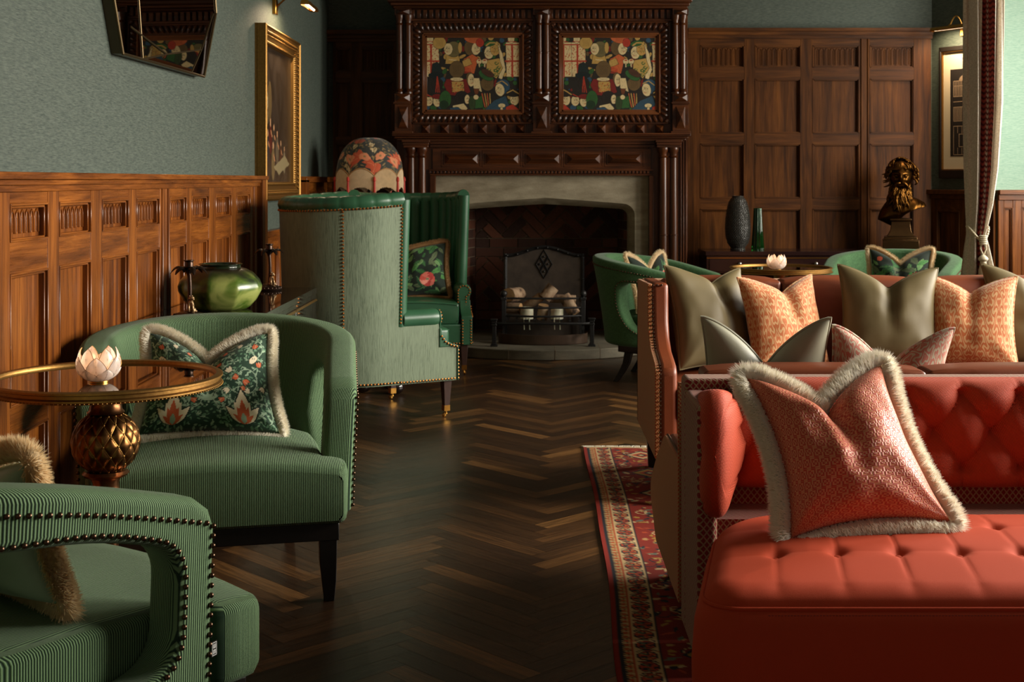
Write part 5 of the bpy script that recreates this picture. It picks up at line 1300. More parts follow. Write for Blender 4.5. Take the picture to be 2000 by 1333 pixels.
# ------------------------------------------------------------------ rug
def rug_edge(y): return 0.222+0.042*(1/(1+math.exp(-(y-3.9)*3.2)))+0.003*math.sin(y*5)
RW, RH = 110, 800
def paint_rug():
    # x: 0..RW = 0..0.62 m from the edge ; y: 0..RH = far .. near (6.24 -> 1.5)
    red, sand, navy, cream, rust, gold = lin(134, 34, 20), lin(170, 130, 80), lin(32, 34, 40), lin(190, 162, 116), lin(164, 64, 32), lin(158, 122, 52)
    cv = Canvas(RW*2, RH*2, lin(124, 34, 20)); S = RW*2/0.62; SY = RH*2/4.74
    R = random.Random(4)
    # field motifs
    for k in range(1700):
        x, y = R.uniform(0.135*S, 0.62*S), R.uniform(0, RH*2); c = [sand, navy, lin(96, 104, 88), cream, gold, rust][k % 6]
        cv.leaf(x, y, R.uniform(0, 6.28), R.uniform(8, 17), R.uniform(1.6, 3.6), c)
        if k % 9 == 0: cv.stroke([(x+10*math.cos(t)*(1-t/8), y+14*math.sin(t)*(1-t/8)) for t in np.linspace(0, 5, 12)], 1.8, [cream, navy][k % 2])
    for i in range(13):
        y = (i+0.5)*RH*2/13; x = 0.26*S
        for (rr, c) in ((24, navy), (20, [cream, gold][i % 2]), (14, rust), (8, navy), (4, cream)): cv.poly([(x-rr*1.2, y), (x, y-rr*1.3), (x+rr*1.2, y), (x, y+rr*1.3)], c); cv.ell(x, y, rr*0.8, rr*0.95, c)
    def band(a, b, c): cv.poly([(a*S, 0), (b*S, 0), (b*S, RH*2), (a*S, RH*2)], c)
    band(0, 0.017, red); band(0.017, 0.026, navy); band(0.0195, 0.0225, cream); band(0.026, 0.052, navy)
    for i in range(150):
        y = i*RH*2/150; x = 0.039*S; cv.ell(x, y, 3.6, 4.0, sand); cv.ell(x, y, 2.2, 2.6, rust); cv.leaf(x-4, y+5, 0.5, 6, 1.5, cream); cv.leaf(x+4, y+5, 2.6, 6, 1.5, cream); cv.leaf(x-4, y+5, -0.5, 6, 1.2, sand); cv.leaf(x+4, y+5, 3.6, 6, 1.2, sand)
    band(0.052, 0.056, rust); band(0.056, 0.122, cream); band(0.122, 0.127, navy); band(0.127, 0.130, rust)
    for i in range(58):
        y = (i+0.5)*RH*2/58; x = 0.089*S; f = 1 if i % 2 else -1
        for (rx, ry, c) in ((10, 12.0, navy), (8.6, 10.4, rust), (7, 8.6, sand if f > 0 else navy), (5, 6, rust), (2.6, 3.2, cream)): cv.ell(x, y, rx, ry, c)
        for a in range(8): cv.leaf(x, y, a*PI/4+0.2, 11, 1.8, [navy, rust, lin(90, 92, 70)][a % 3])
        cv.stroke([(x+f*10, y-13), (x+f*4, y-15), (x-f*6, y-14), (x-f*10, y-9)], 1.8, navy); cv.stroke([(x+f*11, y-11), (x+f*3, y-12.5), (x-f*4, y-12)], 1.2, rust)
    # border band across the far end
    for (a, b, c) in ((0.0, 0.012, lin(160, 140, 110)), (0.012, 0.02, cream)): cv.poly([(0.017*S, a*SY), (RW*2, a*SY), (RW*2, b*SY), (0.017*S, b*SY)], c)
    return cv
cvr = paint_rug()
rug = thing('rug', 'red Persian-style rug with sand border under the sofas, pale fringe at the far end', 'rug', (0, 0, 0))
mb = MB(); wv = lambda x, y: 0.008+0.0015*math.sin(y*7+x*9)
mb.grid(lambda a, b: (rug_edge(6.24-4.74*b)+0.62*a, 6.24-4.74*b, wv(a, b)), 111, 800, uvf=lambda a, b: (a, 1-b), colf=cvr.at)
mb.grid(lambda a, b: (rug_edge(6.24-4.74*b)+(0 if a < 0.5 else 0.0), 6.24-4.74*b, 0.008 if a > 0.5 else 0.0), 2, 200, colf=lambda a, b: lin(150, 34, 24))
mb.grid(lambda a, b: (rug_edge(6.24-4.74*b)+0.62+2.0*a, 6.24-4.74*b, 0.008), 2, 60, colf=lambda a, b: lin(140, 40, 26))
mb.build('pile', m_rug, rug, angle=180)
mb = MB()
for k in range(900):
    x = 0.262+rnd.random()*2.0; dx = rnd.uniform(-0.012, 0.012); mb.tube([(x, 6.235, 0.006), (x+dx*0.5, 6.262, 0.009), (x+dx, 6.285+rnd.uniform(-0.006, 0.008), 0.003)], 0.0018, n=4)
mb.build('fringe', m_fwhite, rug)

# ------------------------------------------------------------------ round tables with pineapple pedestals
def round_table(label, loc):
    t = thing('pedestal_table', label, 'side table', loc, 0, 'round gilt pedestal tables'); H = 0.728; r = 0.305
    mb = MB(); mb.lathe([(r-0.028, H-0.022), (r-0.006, H-0.028), (r+0.002, H-0.022), (r+0.002, H-0.018), (r-0.004, H-0.014), (r-0.004, H-0.006), (r+0.004, H-0.003), (r+0.004, H+0.002), (r-0.004, H+0.006), (r-0.014, H+0.004), (r-0.018, H-0.002), (r-0.018, H-0.008)], (0, 0, 0), 96)
    for i in range(180): a = 2*PI*i/180; mb.ball(((r+0.003)*math.cos(a), (r+0.003)*math.sin(a), H-0.024), 0.0022, 5, 3)
    mb.build('rim', m_gold, t)
    mb = MB(); mb.lathe([(0, H-0.012), (r-0.016, H-0.012), (r-0.016, H-0.004), (0, H-0.004)], (0, 0, 0), 72); mb.build('mirror_top', m_glassdark, t)
    mb = MB(); mb.lathe([(0.19, H-0.012), (0.19, H-0.022), (0.05, H-0.026), (0.04, H-0.06), (0.043, 0.640), (0.05, 0.632)], (0, 0, 0), 40); mb.build('collar', m_copper, t)
    # pineapple: quilted globe
    zc, rg, hz = 0.552, 0.090, 0.085; mb = MB(); NU, NV = 176, 88
    def pine(a, b):
        th, ph = 2*PI*a, PI*(0.06+0.88*b); sv = (b-0.5)*8.0; su = a*28
        p, q = (su+sv), (su-sv); fp, fq = abs(math.sin(PI*p/1.0*0.5*1.0)), abs(math.sin(PI*q*0.5))
        k = (min(fp, fq))**0.5; rr = 1+0.07*k*math.sin(ph)
        return (rg*rr*math.sin(ph)*math.cos(th)*0.95, rg*rr*math.sin(ph)*math.sin(th)*0.95, zc-hz*rr*math.cos(ph))
    mb.grid(pine, NU, NV, wu=True)
    gl = mb.build('pineapple_globe', m_bronze, t, angle=180)
    mb = MB()
    for i in range(28):
        for j in range(-3, 4):
            if (i+j) % 2: continue
            a, b = i/28, 0.5+j/8.0
            if 0.02 < b < 0.98: p = pine(a, b); mb.ball(p, 0.0042, 8, 5)
        for sgn in (1, -1):
            if i % 2 == 0:
                pts = []
                for s in np.linspace(0, 1, 40):
                    b = 0.03+0.94*s; a = (i/28+sgn*(b-0.5)*8/28); 
                    th, ph = 2*PI*a, PI*(0.06+0.88*b); rr = 1.0; pts.append((rg*rr*math.sin(ph)*math.cos(th)*0.955, rg*rr*math.sin(ph)*math.sin(th)*0.955, zc-hz*rr*math.cos(ph)))
                mb.tube(pts, 0.0024, n=5)
    mb.build('trellis', m_gold, gl)
    mb = MB(); mb.lathe([(0.055, 0.475), (0.062, 0.468), (0.055, 0.460), (0.040, 0.455), (0.034, 0.44), (0.036, 0.42), (0.046, 0.405), (0.068, 0.398), (0.086, 0.388), (0.092, 0.372), (0.080, 0.355), (0.050, 0.340), (0.036, 0.31), (0.030, 0.22), (0.036, 0.12), (0.06, 0.08), (0.12, 0.05), (0.165, 0.03), (0.175, 0.015), (0.175, 0.0), (0.0, 0.0)], (0, 0, 0), 48)
    mb.build('pedestal', m_copper, t); return t
tb = round_table('near round gilt table at the left edge, mirror topped on a pineapple pedestal', (-1.14, 3.60, 0))
dup(tb, (1.54, 8.09, 0), 0.3, 'round gilt table between the two green linen armchairs')

# ------------------------------------------------------------------ capiz lotus candle holders
def capiz():
    g = G('capiz_shell'); n = g.noise(g.obj(), 55, 4)
    m = g.set(col=g.ramp(n, [(0.3, srgb(214, 204, 196)), (0.7, srgb(246, 240, 236))]), rough=0.25, spec=0.6)
    tr = g.n('ShaderNodeBsdfTranslucent', {'Color': (0.95, 0.88, 0.82, 1)}); mx = g.n('ShaderNodeMixShader', {0: 0.45, 1: g.b.outputs[0], 2: tr.outputs[0]})
    g.t.links.new(mx.outputs[0], g.out.inputs[0]); return m
m_capiz = capiz()
def petal(a, R, phm, zs, da):
    """petal lying on a globe of radius R: phm is how far it closes over the top"""
    def f(u, v):
        ph = 0.30+(phm-0.30)*v; r = R*math.sin(ph); z = R*zs*(1-math.cos(ph)); hw = da*max(0.0, math.sin(PI*min(1, 0.10+0.90*v**1.05)))**0.75
        if v > 0.985: hw = 0
        w_ = (u-0.5)*2*hw*R; th = a+w_/max(r, 0.012); bow = 1+0.05*(1-(2*u-1)**2); return (r*bow*math.cos(th), r*bow*math.sin(th), z)
    return f
def lotus(label, loc):
    t = thing('lotus_candle_holder', label, 'candle holder', loc, 0, 'lotus candle holders')
    specs = [(6, 0.056, 1.42, 0.80, 0.50), (6, 0.058, 1.85, 0.95, 0.52), (6, 0.052, 2.2, 1.12, 0.50)]
    for k, (n, R_, phm, zs, da) in enumerate(specs):
        for i in range(n):
            a = 2*PI*(i+0.5*(k % 2))/n+0.2; f = petal(a, R_, phm, zs, da); mb = MB(); mb.grid(f, 9, 11)
            p = mb.build('petal', m_capiz, t, angle=180)
            mb = MB(); rim = [f(0, v) for v in np.linspace(0, 1, 12)]+[f(1, v) for v in np.linspace(1, 0, 12)]; mb.tube(rim, 0.0007, n=4); mb.tube([f(0.5, v) for v in np.linspace(0, 0.9, 6)], 0.0004, n=4)
            mb.build('wire_edge', m_gold, p)
    mb = MB(); mb.lathe([(0, 0), (0.026, 0), (0.026, 0.004), (0.0, 0.005)], (0, 0, 0), 20); mb.build('base', m_brass, t); return t
lo = lotus('white capiz lotus candle holder on the near round table', (-1.137, 3.53, 0.7245))
dup(lo, (1.485, 7.93, 0.7245), 0.5, 'white capiz lotus candle holder on the far round table')
def fire(): g = G('candle_flame'); return g.set(col=(1, 0.6, 0.3, 1), emc=(1.0, 0.45, 0.16, 1), ems=14)
m_flame = fire()
for lc, lb in (((-1.137, 3.53, 0.7295), 'lit tea light inside the near lotus holder'), ((1.485, 7.93, 0.7295), 'lit tea light inside the far lotus holder')):
    t = thing('tea_light', lb, 'candle', lc); mb = MB(); mb.lathe([(0, 0), (0.017, 0), (0.017, 0.014), (0, 0.013)], (0, 0, 0), 18); mb.build('wax', m_candle, t)
    mb = MB(); mb.lathe([(0.0005, 0), (0.004, 0.004), (0.0035, 0.010), (0.0003, 0.02)], (0, 0, 0.0145), 10); mb.build('flame', m_flame, t)
    d = bpy.data.lights.new('candle_glow', 'POINT'); d.energy = 0.16; d.color = (1, 0.55, 0.28); d.shadow_soft_size = 0.006; lo_ = bpy.data.objects.new('candle_glow', d); C.objects.link(lo_); lo_.location = Vector(lc)+Vector((0, 0, 0.042))

# ------------------------------------------------------------------ black lacquer sideboard, bowl, palm candlesticks
sb = thing('sideboard', 'long glossy black lacquer sideboard with brass inlay along the left wall', 'sideboard', (0, 0, 0))
sx0, sx1, sy0, sy1, sz = -1.49, -1.05, 4.84, 6.64, 0.725
mb = MB(); mb.box(sx0, sx1, sy0, sy1, sz-0.03, sz); mb.build('top', m_lacquer, sb, bevel=0.0015)
mb = MB(); mb.box(sx0, sx1-0.004, sy0+0.004, sy1-0.004, 0.12, sz-0.03); mb.build('body', m_lacquer, sb)
for k in range(3):
    a = sy0+0.02+k*0.588; mb = MB(); mb.box(sx1-0.005, sx1+0.001, a, a+0.575, 0.14, sz-0.055); d_ = mb.build('door', m_lacquer, sb, bevel=0.001)
    mb = MB(); mb.box(sx1, sx1+0.003, a+0.0, a+0.575, sz-0.062, sz-0.054); mb.box(sx1, sx1+0.003, a, a+0.575, 0.14, 0.146); mb.build('brass_strip', m_brass, d_)
mb = MB(); mb.box(sx1-0.003, sx1+0.0025, sy0, sy1, sz-0.066, sz-0.060); mb.build('brass_inlay', m_brass, sb)
for x in (sx0+0.04, sx1-0.04):
    for y in (sy0+0.05, sy1-0.05): leg_box('leg', x, y, 0.125, 0.02, 0.015, m_brass, sb)
def bowlmat():
    g = G('mottled_green_glaze'); o = g.obj(); n = g.noise(o, 8.5, 3, 0.5, 0.6); s = g.sep(o)
    n2 = g.noise(g.map(o, (1, 1, 4)), 20, 4)
    top = g.ramp(s[2], [(0.115, ones(0)), (0.165, ones(1))]); 
    c = g.ramp(n, [(0.38, srgb(28, 44, 16)), (0.5, srgb(78, 104, 30)), (0.62, srgb(150, 158, 84))])
    c = g.mix(g.math('MULTIPLY', n2, 0.25), c, srgb(30, 50, 18)); c = g.mix(top, c, srgb(34, 26, 14))
    return g.set(col=c, rough=0.3, nrm=g.bump(n2, 0.15, 0.002), coat=0.25, coatr=0.2)
bl = thing('bowl_vase', 'squat ribbed green glazed bowl on the black sideboard', 'vase', (-1.275, 5.53, sz))
mb = MB(); fac = lambda n, amt: (lambda a, z: 1-amt*(1-abs(math.cos(((a*n/(2*PI)) % 1-0.5)*PI))**0.5)*0.9)
pf = [(0.0, 0.0), (0.105, 0.0), (0.125, 0.012), (0.150, 0.04), (0.168, 0.075), (0.170, 0.095), (0.160, 0.12), (0.135, 0.148), (0.105, 0.165), (0.088, 0.170), (0.083, 0.172)]
mb.lathe(pf, (0, 0, 0), 120, rmod=lambda a, z: 0.35+0.65*math.cos(PI/9)/math.cos(((a+0.25) % (2*PI/9))-PI/9)+0.03); mb.build('body', bowlmat(), bl, angle=60)
mb = MB(); mb.lathe([(0.088, 0.168), (0.082, 0.174), (0.084, 0.183), (0.090, 0.186), (0.086, 0.189), (0.076, 0.186), (0.072, 0.175), (0.09, 0.16), (0.13, 0.13), (0.12, 0.03), (0, 0.02)], (0, 0, 0), 48); mb.build('rim', plain('dark_green_glaze', (0.01, 0.016, 0.006, 1), 0.12), bl, angle=60)
def candlestick(label, loc, rz):
    t = thing('palm_candlestick', label, 'candlestick', loc, rz, 'palm tree candlesticks')
    mb = MB(); mb.lathe([(0, 0), (0.058, 0), (0.062, 0.006), (0.058, 0.012), (0.050, 0.018), (0.038, 0.023), (0, 0.026)], (0, 0, 0), 36)
    for i in range(18): a = 2*PI*i/18; mb.ball((0.055*math.cos(a), 0.055*math.sin(a), 0.012), 0.0065, 8, 5)
    mb.build('base', m_cs, t)
    mb = MB(); pts = [(0.004*math.sin(s*3), 0, 0.02+0.155*s) for s in np.linspace(0, 1, 40)]
    mb.tube(pts, [0.0085-0.0015*s+0.0012*abs(math.sin(s*60)) for s in np.linspace(0, 1, 40)], n=12); mb.build('trunk', m_cs, t)
    mb = MB(); mb.lathe([(0.007, 0.165), (0.010, 0.175), (0.018, 0.186), (0.030, 0.198), (0.026, 0.2), (0, 0.195)], (0, 0, 0), 20, rmod=lambda a, z: 1+0.12*math.cos(a*6)); mb.build('crown', m_cs, t)
    for i in range(6):
        a = 2*PI*i/6+0.3; ca, sa = math.cos(a), math.sin(a); mb = MB()
        def lf(u, v):
            wd = 0.016*math.sin(PI*(0.15+0.82*v))**0.8; c_ = (u-0.5)*2*wd; r_ = 0.012+0.060*v; z = 0.188+0.020*math.sin(v*2.2)-0.030*v**3-abs(c_)*0.55
            return (r_*ca-c_*sa, r_*sa+c_*ca, z)
        mb.grid(lf, 7, 9); mb.grid(lambda u, v: tuple(Vector(lf(u, v))-Vector((0, 0, 0.002))), 7, 9); mb.build('palm_leaf', m_cs, t, angle=180)
    mb = MB(); mb.lathe([(0.0, 0.192), (0.010, 0.192), (0.017, 0.197), (0.017, 0.212), (0.015, 0.218), (0.020, 0.222), (0.020, 0.225), (0.013, 0.225), (0.013, 0.205), (0, 0.204)], (0, 0, 0), 24); mb.build('candle_cup', m_cs, t)
    mb = MB()      # seated leopard leaning on the trunk
    mb.ball((0.016, -0.012, 0.048), 0.016, 10, 8, sc=(0.8, 0.8, 1.5)); mb.ball((0.018, -0.010, 0.032), 0.017, 10, 8, sc=(1.1, 0.9, 0.8)); mb.ball((0.020, -0.014, 0.078), 0.0105, 10, 8, sc=(1.1, 0.95, 0.9)); mb.ball((0.029, -0.017, 0.075), 0.005, 8, 6)
    for e in (-0.006, 0.006): mb.ball((0.017+e*0.3, -0.014+e, 0.087), 0.003, 6, 4)
    mb.tube([(0.022, -0.018, 0.06), (0.030, -0.021, 0.045), (0.031, -0.021, 0.028)], [0.005, 0.0042, 0.0045], n=7); mb.tube([(0.014, -0.020, 0.06), (0.018, -0.030, 0.045), (0.019, -0.031, 0.028)], [0.005, 0.0042, 0.0045], n=7)
    mb.tube([(0.016, 0.0, 0.028), (0.0, 0.022, 0.026), (-0.02, 0.026, 0.026), (-0.034, 0.018, 0.026)], [0.004, 0.0035, 0.003, 0.002], n=6); mb.tube([(0.022, -0.004, 0.030), (0.038, -0.006, 0.028)], [0.006, 0.004], n=7)
    mb.build('leopard', m_leo, t, angle=180); return t
m_cs = plain('dark_patinated_bronze', srgb(62, 48, 40), 0.32, 0.9, 50, 0.5, 0.3)
m_leo = plain('pale_bronze_patina', srgb(150, 122, 88), 0.4, 0.7, 120, 0.5, 0.3)
cs = candlestick('dark palm tree candlestick left of the green bowl', (-1.312, 5.16, sz), -0.3)
dup(cs, (-1.255, 6.47, sz), -0.1, 'dark palm tree candlestick at the far end of the sideboard')

# ------------------------------------------------------------------ wall things on the left
mr = thing('wall_mirror', 'faceted polygonal bronze-framed mirror high on the left wall', 'mirror', (0, 0, 0))
MXF = -1.497
def wpt(px, py): y = -MXF*2600/(CX-px); return (y, CAMH+(CY-py)*y/2600)
mv_ = [wpt(239, 105), wpt(398, 150), wpt(421, 26), (6.25, 2.5), (5.7, 2.8), (5.05, 2.7), (4.62, 2.25)]
mb = MB(); mb.prism(mv_, 'X', WX, MXF); mb.build('frame', plain('satin_bronze_frame', srgb(84, 76, 58), 0.42, 0.7, 20, 0.15, 0.05), mr, bevel=0.002)
B_b, G_g, D_d, E_e, F_f, T_t = wpt(278, 116), wpt(373, 143), wpt(320, 106), wpt(388, 97), wpt(414, 27), (4.98, 2.45)
V = mv_; facets = [[V[0], B_b, T_t, V[6]], [B_b, D_d, E_e, F_f, V[2], V[3], T_t], [B_b, G_g, E_e, D_d], [G_g, V[1], V[2], F_f, E_e], [T_t, V[3], V[4], V[5]], [V[5], V[6], T_t]]
lift = {D_d: 0.010, E_e: 0.012, F_f: 0.004, T_t: 0.006}
for fc in facets:
    mb = MB(); vs = [(MXF+0.001+lift.get(p, 0.0), p[0], p[1]) for p in fc]; mb.add(vs, [tuple(range(len(vs)))]); mb.build('facet', m_mirror, mr)
mb = MB()
for a, b in ((B_b, T_t), (B_b, D_d), (D_d, E_e), (E_e, F_f), (E_e, G_g), (D_d, wpt(254, 52)), (T_t, V[3]), (T_t, V[5])):
    mb.tube([(MXF+0.002+lift.get(p, 0.0), p[0], p[1]) for p in (a, b)], 0.0035, n=6)
for i in range(7): mb.tube([(MXF+0.002, V[i-1][0], V[i-1][1]), (MXF+0.002, V[i][0], V[i][1])], 0.006, n=6)
mb.build('bronze_strips', plain('bronze_strip', srgb(96, 80, 56), 0.35, 0.9), mr)

pt = thing('gilt_framed_painting', 'tall dark oil painting in an ornate gilt frame on the left wall', 'painting', (0, 0, 0))
py0, py1, pz0, pz1 = 7.52, 8.66, 1.140, 2.150
mb = MB(); XF = WX+0.012
def fr_side(T, L, mb):
    prof = [(0.0, 0.0), (0.0, 0.050), (0.010, 0.056), (0.020, 0.048), (0.060, 0.036), (0.085, 0.030), (0.092, 0.036), (0.105, 0.026), (0.110, 0.0)]
    for i in range(len(prof)-1):
        (q0, d0), (q1, d1) = prof[i], prof[i+1]; mb.add([T(q0, q0, d0), T(L-q0, q0, d0), T(L-q1, q1, d1), T(q1, q1, d1)], [(0, 1, 2, 3)])
    n = int(L/0.028)
    for i in range(2, n-2):
        s = L*(i+0.5)/n; mb.ball(T(s, 0.041, 0.045), 0.010, 7, 5, sc=(0.7, 1, 1)); mb.ball(T(s+0.014*0.5, 0.057, 0.038), 0.006, 6, 4)
        mb.ball(T(s, 0.098, 0.034), 0.0055, 6, 4); mb.ball(T(s+L/n/2, 0.098, 0.034), 0.0045, 6, 4)
sides = [(lambda s, q, d: (XF+d, py0+s, pz0+q), py1-py0), (lambda s, q, d: (XF+d, py0+s, pz1-q), py1-py0), (lambda s, q, d: (XF+d, py0+q, pz0+s), pz1-pz0), (lambda s, q, d: (XF+d, py1-q, pz0+s), pz1-pz0)]
for T, L in sides: fr_side(T, L, mb)
mb.box(WX, XF+0.002, py0, py1, pz0, pz1); mb.build('frame', m_gold, pt)
def paint_oil():
    cv = Canvas(160, 150, lin(46, 36, 28)); R = random.Random(2)
    for k in range(240): x, y = R.uniform(0, 160), R.uniform(0, 150); d = R.uniform(-8, 8); cv.ell(x, y, R.uniform(6, 20), R.uniform(4, 12), lin(48+d, 38+d, 30+d), R.uniform(0, 3))
    cv.ell(14, 62, 16, 24, lin(168, 158, 128)); cv.ell(20, 78, 12, 12, lin(120, 104, 76)); cv.ell(40, 60, 10, 22, lin(96, 78, 50))
    for (x, y, s, c) in ((44, 92, 1, lin(84, 34, 26)), (62, 96, 0.9, lin(60, 50, 40)), (80, 104, 1, lin(96, 84, 66)), (30, 104, 0.9, lin(40, 42, 46)), (100, 112, 0.8, lin(74, 44, 30)), (58, 118, 1.1, lin(110, 92, 60)), (120, 118, .8, lin(120, 108, 84))):
        cv.ell(x, y+10*s, 8*s, 16*s, c); cv.ell(x, y-9*s, 3.4*s, 4*s, lin(182, 138, 102)); cv.leaf(x, y, 0.6, 14*s, 2*s, lin(170, 120, 84))
    cv.poly([(60, 132), (124, 118), (150, 128), (90, 140)], lin(140, 128, 96)); return cv
co_ = paint_oil(); mb = MB(); mb.grid(lambda a, b: (XF+0.008, py0+0.10+(py1-py0-0.2)*a, pz0+0.10+(pz1-pz0-0.2)*b), 120, 120, colf=co_.at); mb.build('canvas', m_oil, pt)

def picture_light(label, base, out, along, L=0.3, reach=0.2, power=6, rise=0.06, drop=0.0):
    """base: point on the wall; out: unit vector away from the wall; along: unit vector along the wall"""
    t = thing('picture_light', label, 'picture light', (0, 0, 0)); b, o, al = Vector(base), Vector(out), Vector(along); up = Vector((0, 0, 1))
    mb = MB(); 
    def bxp(c, a, u, o_): 
        vs = [tuple(c+al*sa*a+up*su*u+o*so) for sa in (-1, 1) for su in (-1, 1) for so in (0, o_)]; mb.add(vs, [(0, 1, 3, 2), (4, 6, 7, 5), (0, 4, 5, 1), (2, 3, 7, 6), (0, 2, 6, 4), (1, 5, 7, 3)])
    bxp(b, 0.035, 0.045, 0.022); mb.build('wall_plate', m_brass, t, bevel=0.003)
    mb = MB(); tip = b+o*reach+up*(0.02-drop); pts = [b+o*0.02+up*rise*math.sin(PI*s)*1.0+o*(reach-0.02)*s+up*(0.02-drop)*s for s in np.linspace(0, 1, 14)]; mb.tube(pts, 0.006, n=8); mb.ball(tip, 0.014, 10, 8); mb.build('arm', m_brass, t)
    mb = MB(); n = 18; rr = 0.026
    axis = al
    for sft, wd_ in ((0, 0),):
        vs = []; m_ = 10
        for e in (-L/2, L/2):
            for i in range(m_+1): a = PI*(-0.10+1.2*i/m_); vs.append(tuple(tip+al*e+o*math.cos(a)*rr+up*(math.sin(a)*rr-0.02)))
        mb.add(vs, [(i, i+1, m_+2+i, m_+1+i) for i in range(m_)]+[tuple(range(m_+1)), tuple(range(m_+1, 2*m_+2))[::-1]])
    sh = mb.build('shade', m_brass, t); sm = sh.modifiers.new('s', 'SOLIDIFY'); sm.thickness = 0.002
    mb = MB(); mb.tube([tuple(tip+al*e-up*0.018) for e in (-L/2+0.02, L/2-0.02)], 0.007, n=10); g = G('warm_lamp_tube'); mb.build('bulb', g.set(emc=(1, 0.72, 0.42, 1), ems=9), t)
    d = bpy.data.lights.new('picture_lamp', 'AREA'); d.shape = 'RECTANGLE'; d.size = L*0.9; d.size_y = 0.02; d.energy = power; d.color = (1, 0.74, 0.46); d.spread = math.radians(150)
    lo_ = bpy.data.objects.new('picture_lamp', d); C.objects.link(lo_); lo_.location = tip-up*0.030
    z = (up*0.9+o*0.5).normalized(); x = al.normalized(); y = z.cross(x); lo_.rotation_euler = Matrix((x, y, z)).transposed().to_euler()
    return t
picture_light('brass picture light over the gilt framed painting', (WX, 8.07, 2.31), (1, 0, 0), (0, 1, 0), 0.36, 0.22, 5.5)
# print on the canted wall
def TPv(a, h, d): return Vector(TP(a, h, d))
fp = thing('framed_print', 'framed architectural print, pale on black, half behind the curtain', 'picture', (0, 0, 0))
a0, a1, h0, h1 = 0.10, 0.56, 1.275, 2.275
mb = MB()
for (A, B, H0, H1) in ((a0, a1, h1-0.035, h1), (a0, a1, h0, h0+0.06), (a0, a0+0.02, h0, h1), (a1-0.02, a1, h0, h1)): mb.boxT(TP, A, B, H0, H1, 0, 0.035)
mb.build('frame', m_black, fp, bevel=0.003)
mb = MB()
for (A, B, H0, H1) in ((a0+0.02, a1-0.02, h1-0.042, h1-0.034), (a0+0.02, a1-0.02, h0+0.059, h0+0.068), (a0+0.02, a0+0.028, h0+0.06, h1-0.035), (a1-0.028, a1-0.02, h0+0.06, h1-0.035)): mb.boxT(TP, A, B, H0, H1, 0.0, 0.030)
mb.build('gilt_slip', m_gold, fp)
mb = MB(); mb.boxT(TP, a0+0.02, a1-0.02, h0+0.05, h1-0.03, 0, 0.012); mb.build('mount', plain('ivory_mount_board', srgb(206, 192, 164), 0.8, 0, 10, 0.03, 0), fp)
mb = MB(); mb.boxT(TP, a0+0.095, a1-0.095, h0+0.165, h1-0.175, 0, 0.0135); pk = mb.build('print', plain('black_print_paper', srgb(30, 24, 20), 0.6, 0, 10, 0.1, 0), fp)
mb = MB(); ac = (a0+a1)/2; d_ = 0.0140
def rb(x0, x1, y0, y1): mb.boxT(TP, ac+x0, ac+x1, y0, y1, 0.013, d_)
for (zc, hh, kind) in ((2.0-0.02, 0.09, 0), (1.80-0.02, 0.075, 1), (1.58-0.02, 0.11, 2)):
    w_ = 0.105
    rb(-w_, w_, zc-hh, zc-hh+0.004); 
    if kind == 0:
        rb(-w_, w_, zc-0.01, zc-0.006); rb(-w_, w_, zc+0.028, zc+0.032)
        for i in range(14): rb(-w_+i*0.0155, -w_+i*0.0155+0.005, zc-hh, zc-0.012); rb(-w_+i*0.0155, -w_+i*0.0155+0.004, zc-0.004, zc+0.026)
        for i in range(12): s = i/11; rb(-0.05*(1-s**2), 0.05*(1-s**2), zc+0.034+s*0.045, zc+0.037+s*0.045)
    elif kind == 1:
        rb(-w_, w_, zc+hh-0.004, zc+hh); rb(-w_, w_, zc+0.03, zc+0.034)
        for i in range(17): rb(-w_+i*0.0128, -w_+i*0.0128+0.004, zc-hh+0.006, zc+0.028)
        rb(-0.012, 0.012, zc-hh, zc+0.02)
    else:
        rb(-w_, w_, zc+hh-0.004, zc+hh); rb(-w_, -w_+0.004, zc-hh, zc+hh); rb(w_-0.004, w_, zc-hh, zc+hh); rb(-0.05, 0.05, zc+0.045, zc+0.049); rb(-0.05, 0.05, zc-0.05, zc-0.046); rb(-0.052, -0.048, zc-0.05, zc+0.05); rb(0.048, 0.052, zc-0.05, zc+0.05)
        for i in range(6): rb(-w_+i*0.04, -w_+i*0.04+0.003, zc+0.055, zc+hh); rb(-w_+i*0.04, -w_+i*0.04+0.003, zc-hh, zc-0.055)
mb.build('drawing', plain('pale_ink', srgb(178, 150, 120), 0.7, 0, 10, 0.05, 0), pk)
b_ = TPv(0.33, 2.39, 0.0); picture_light('brass picture light above the architectural print', b_, nrm, dirv, 0.34, 0.17, 5, 0.09)

# ------------------------------------------------------------------ curtain with braid, tieback and tassel
m_curt = linen('cream_slub_curtain', srgb(160, 150, 130), srgb(226, 220, 204), 500, 0.85)
cu = thing('curtain', 'cream curtain with a red braid edge, tied back by a corded tassel', 'curtain', (0, 0, 0)); YCU = 8.35
zt_ = PZ(458, YCU)
def cedge(z):
    pts = [(CEIL-0.05, 1885, 1972), (PZ(0, YCU), 1885, 1960), (PZ(200, YCU), 1885, 1957), (PZ(330, YCU), 1887, 1948), (PZ(400, YCU), 1889, 1938), (zt_+0.02, 1890, 1926), (zt_, 1890, 1924), (PZ(480, YCU), 1887, 1930), (PZ(558, YCU), 1878, 1947), (0.6, 1872, 1958), (0.0, 1868, 1968)]
    zs = [p[0] for p in pts][::-1]; return PX(np.interp(z, zs, [p[1] for p in pts][::-1]), YCU), PX(np.interp(z, zs, [p[2] for p in pts][::-1]), YCU)
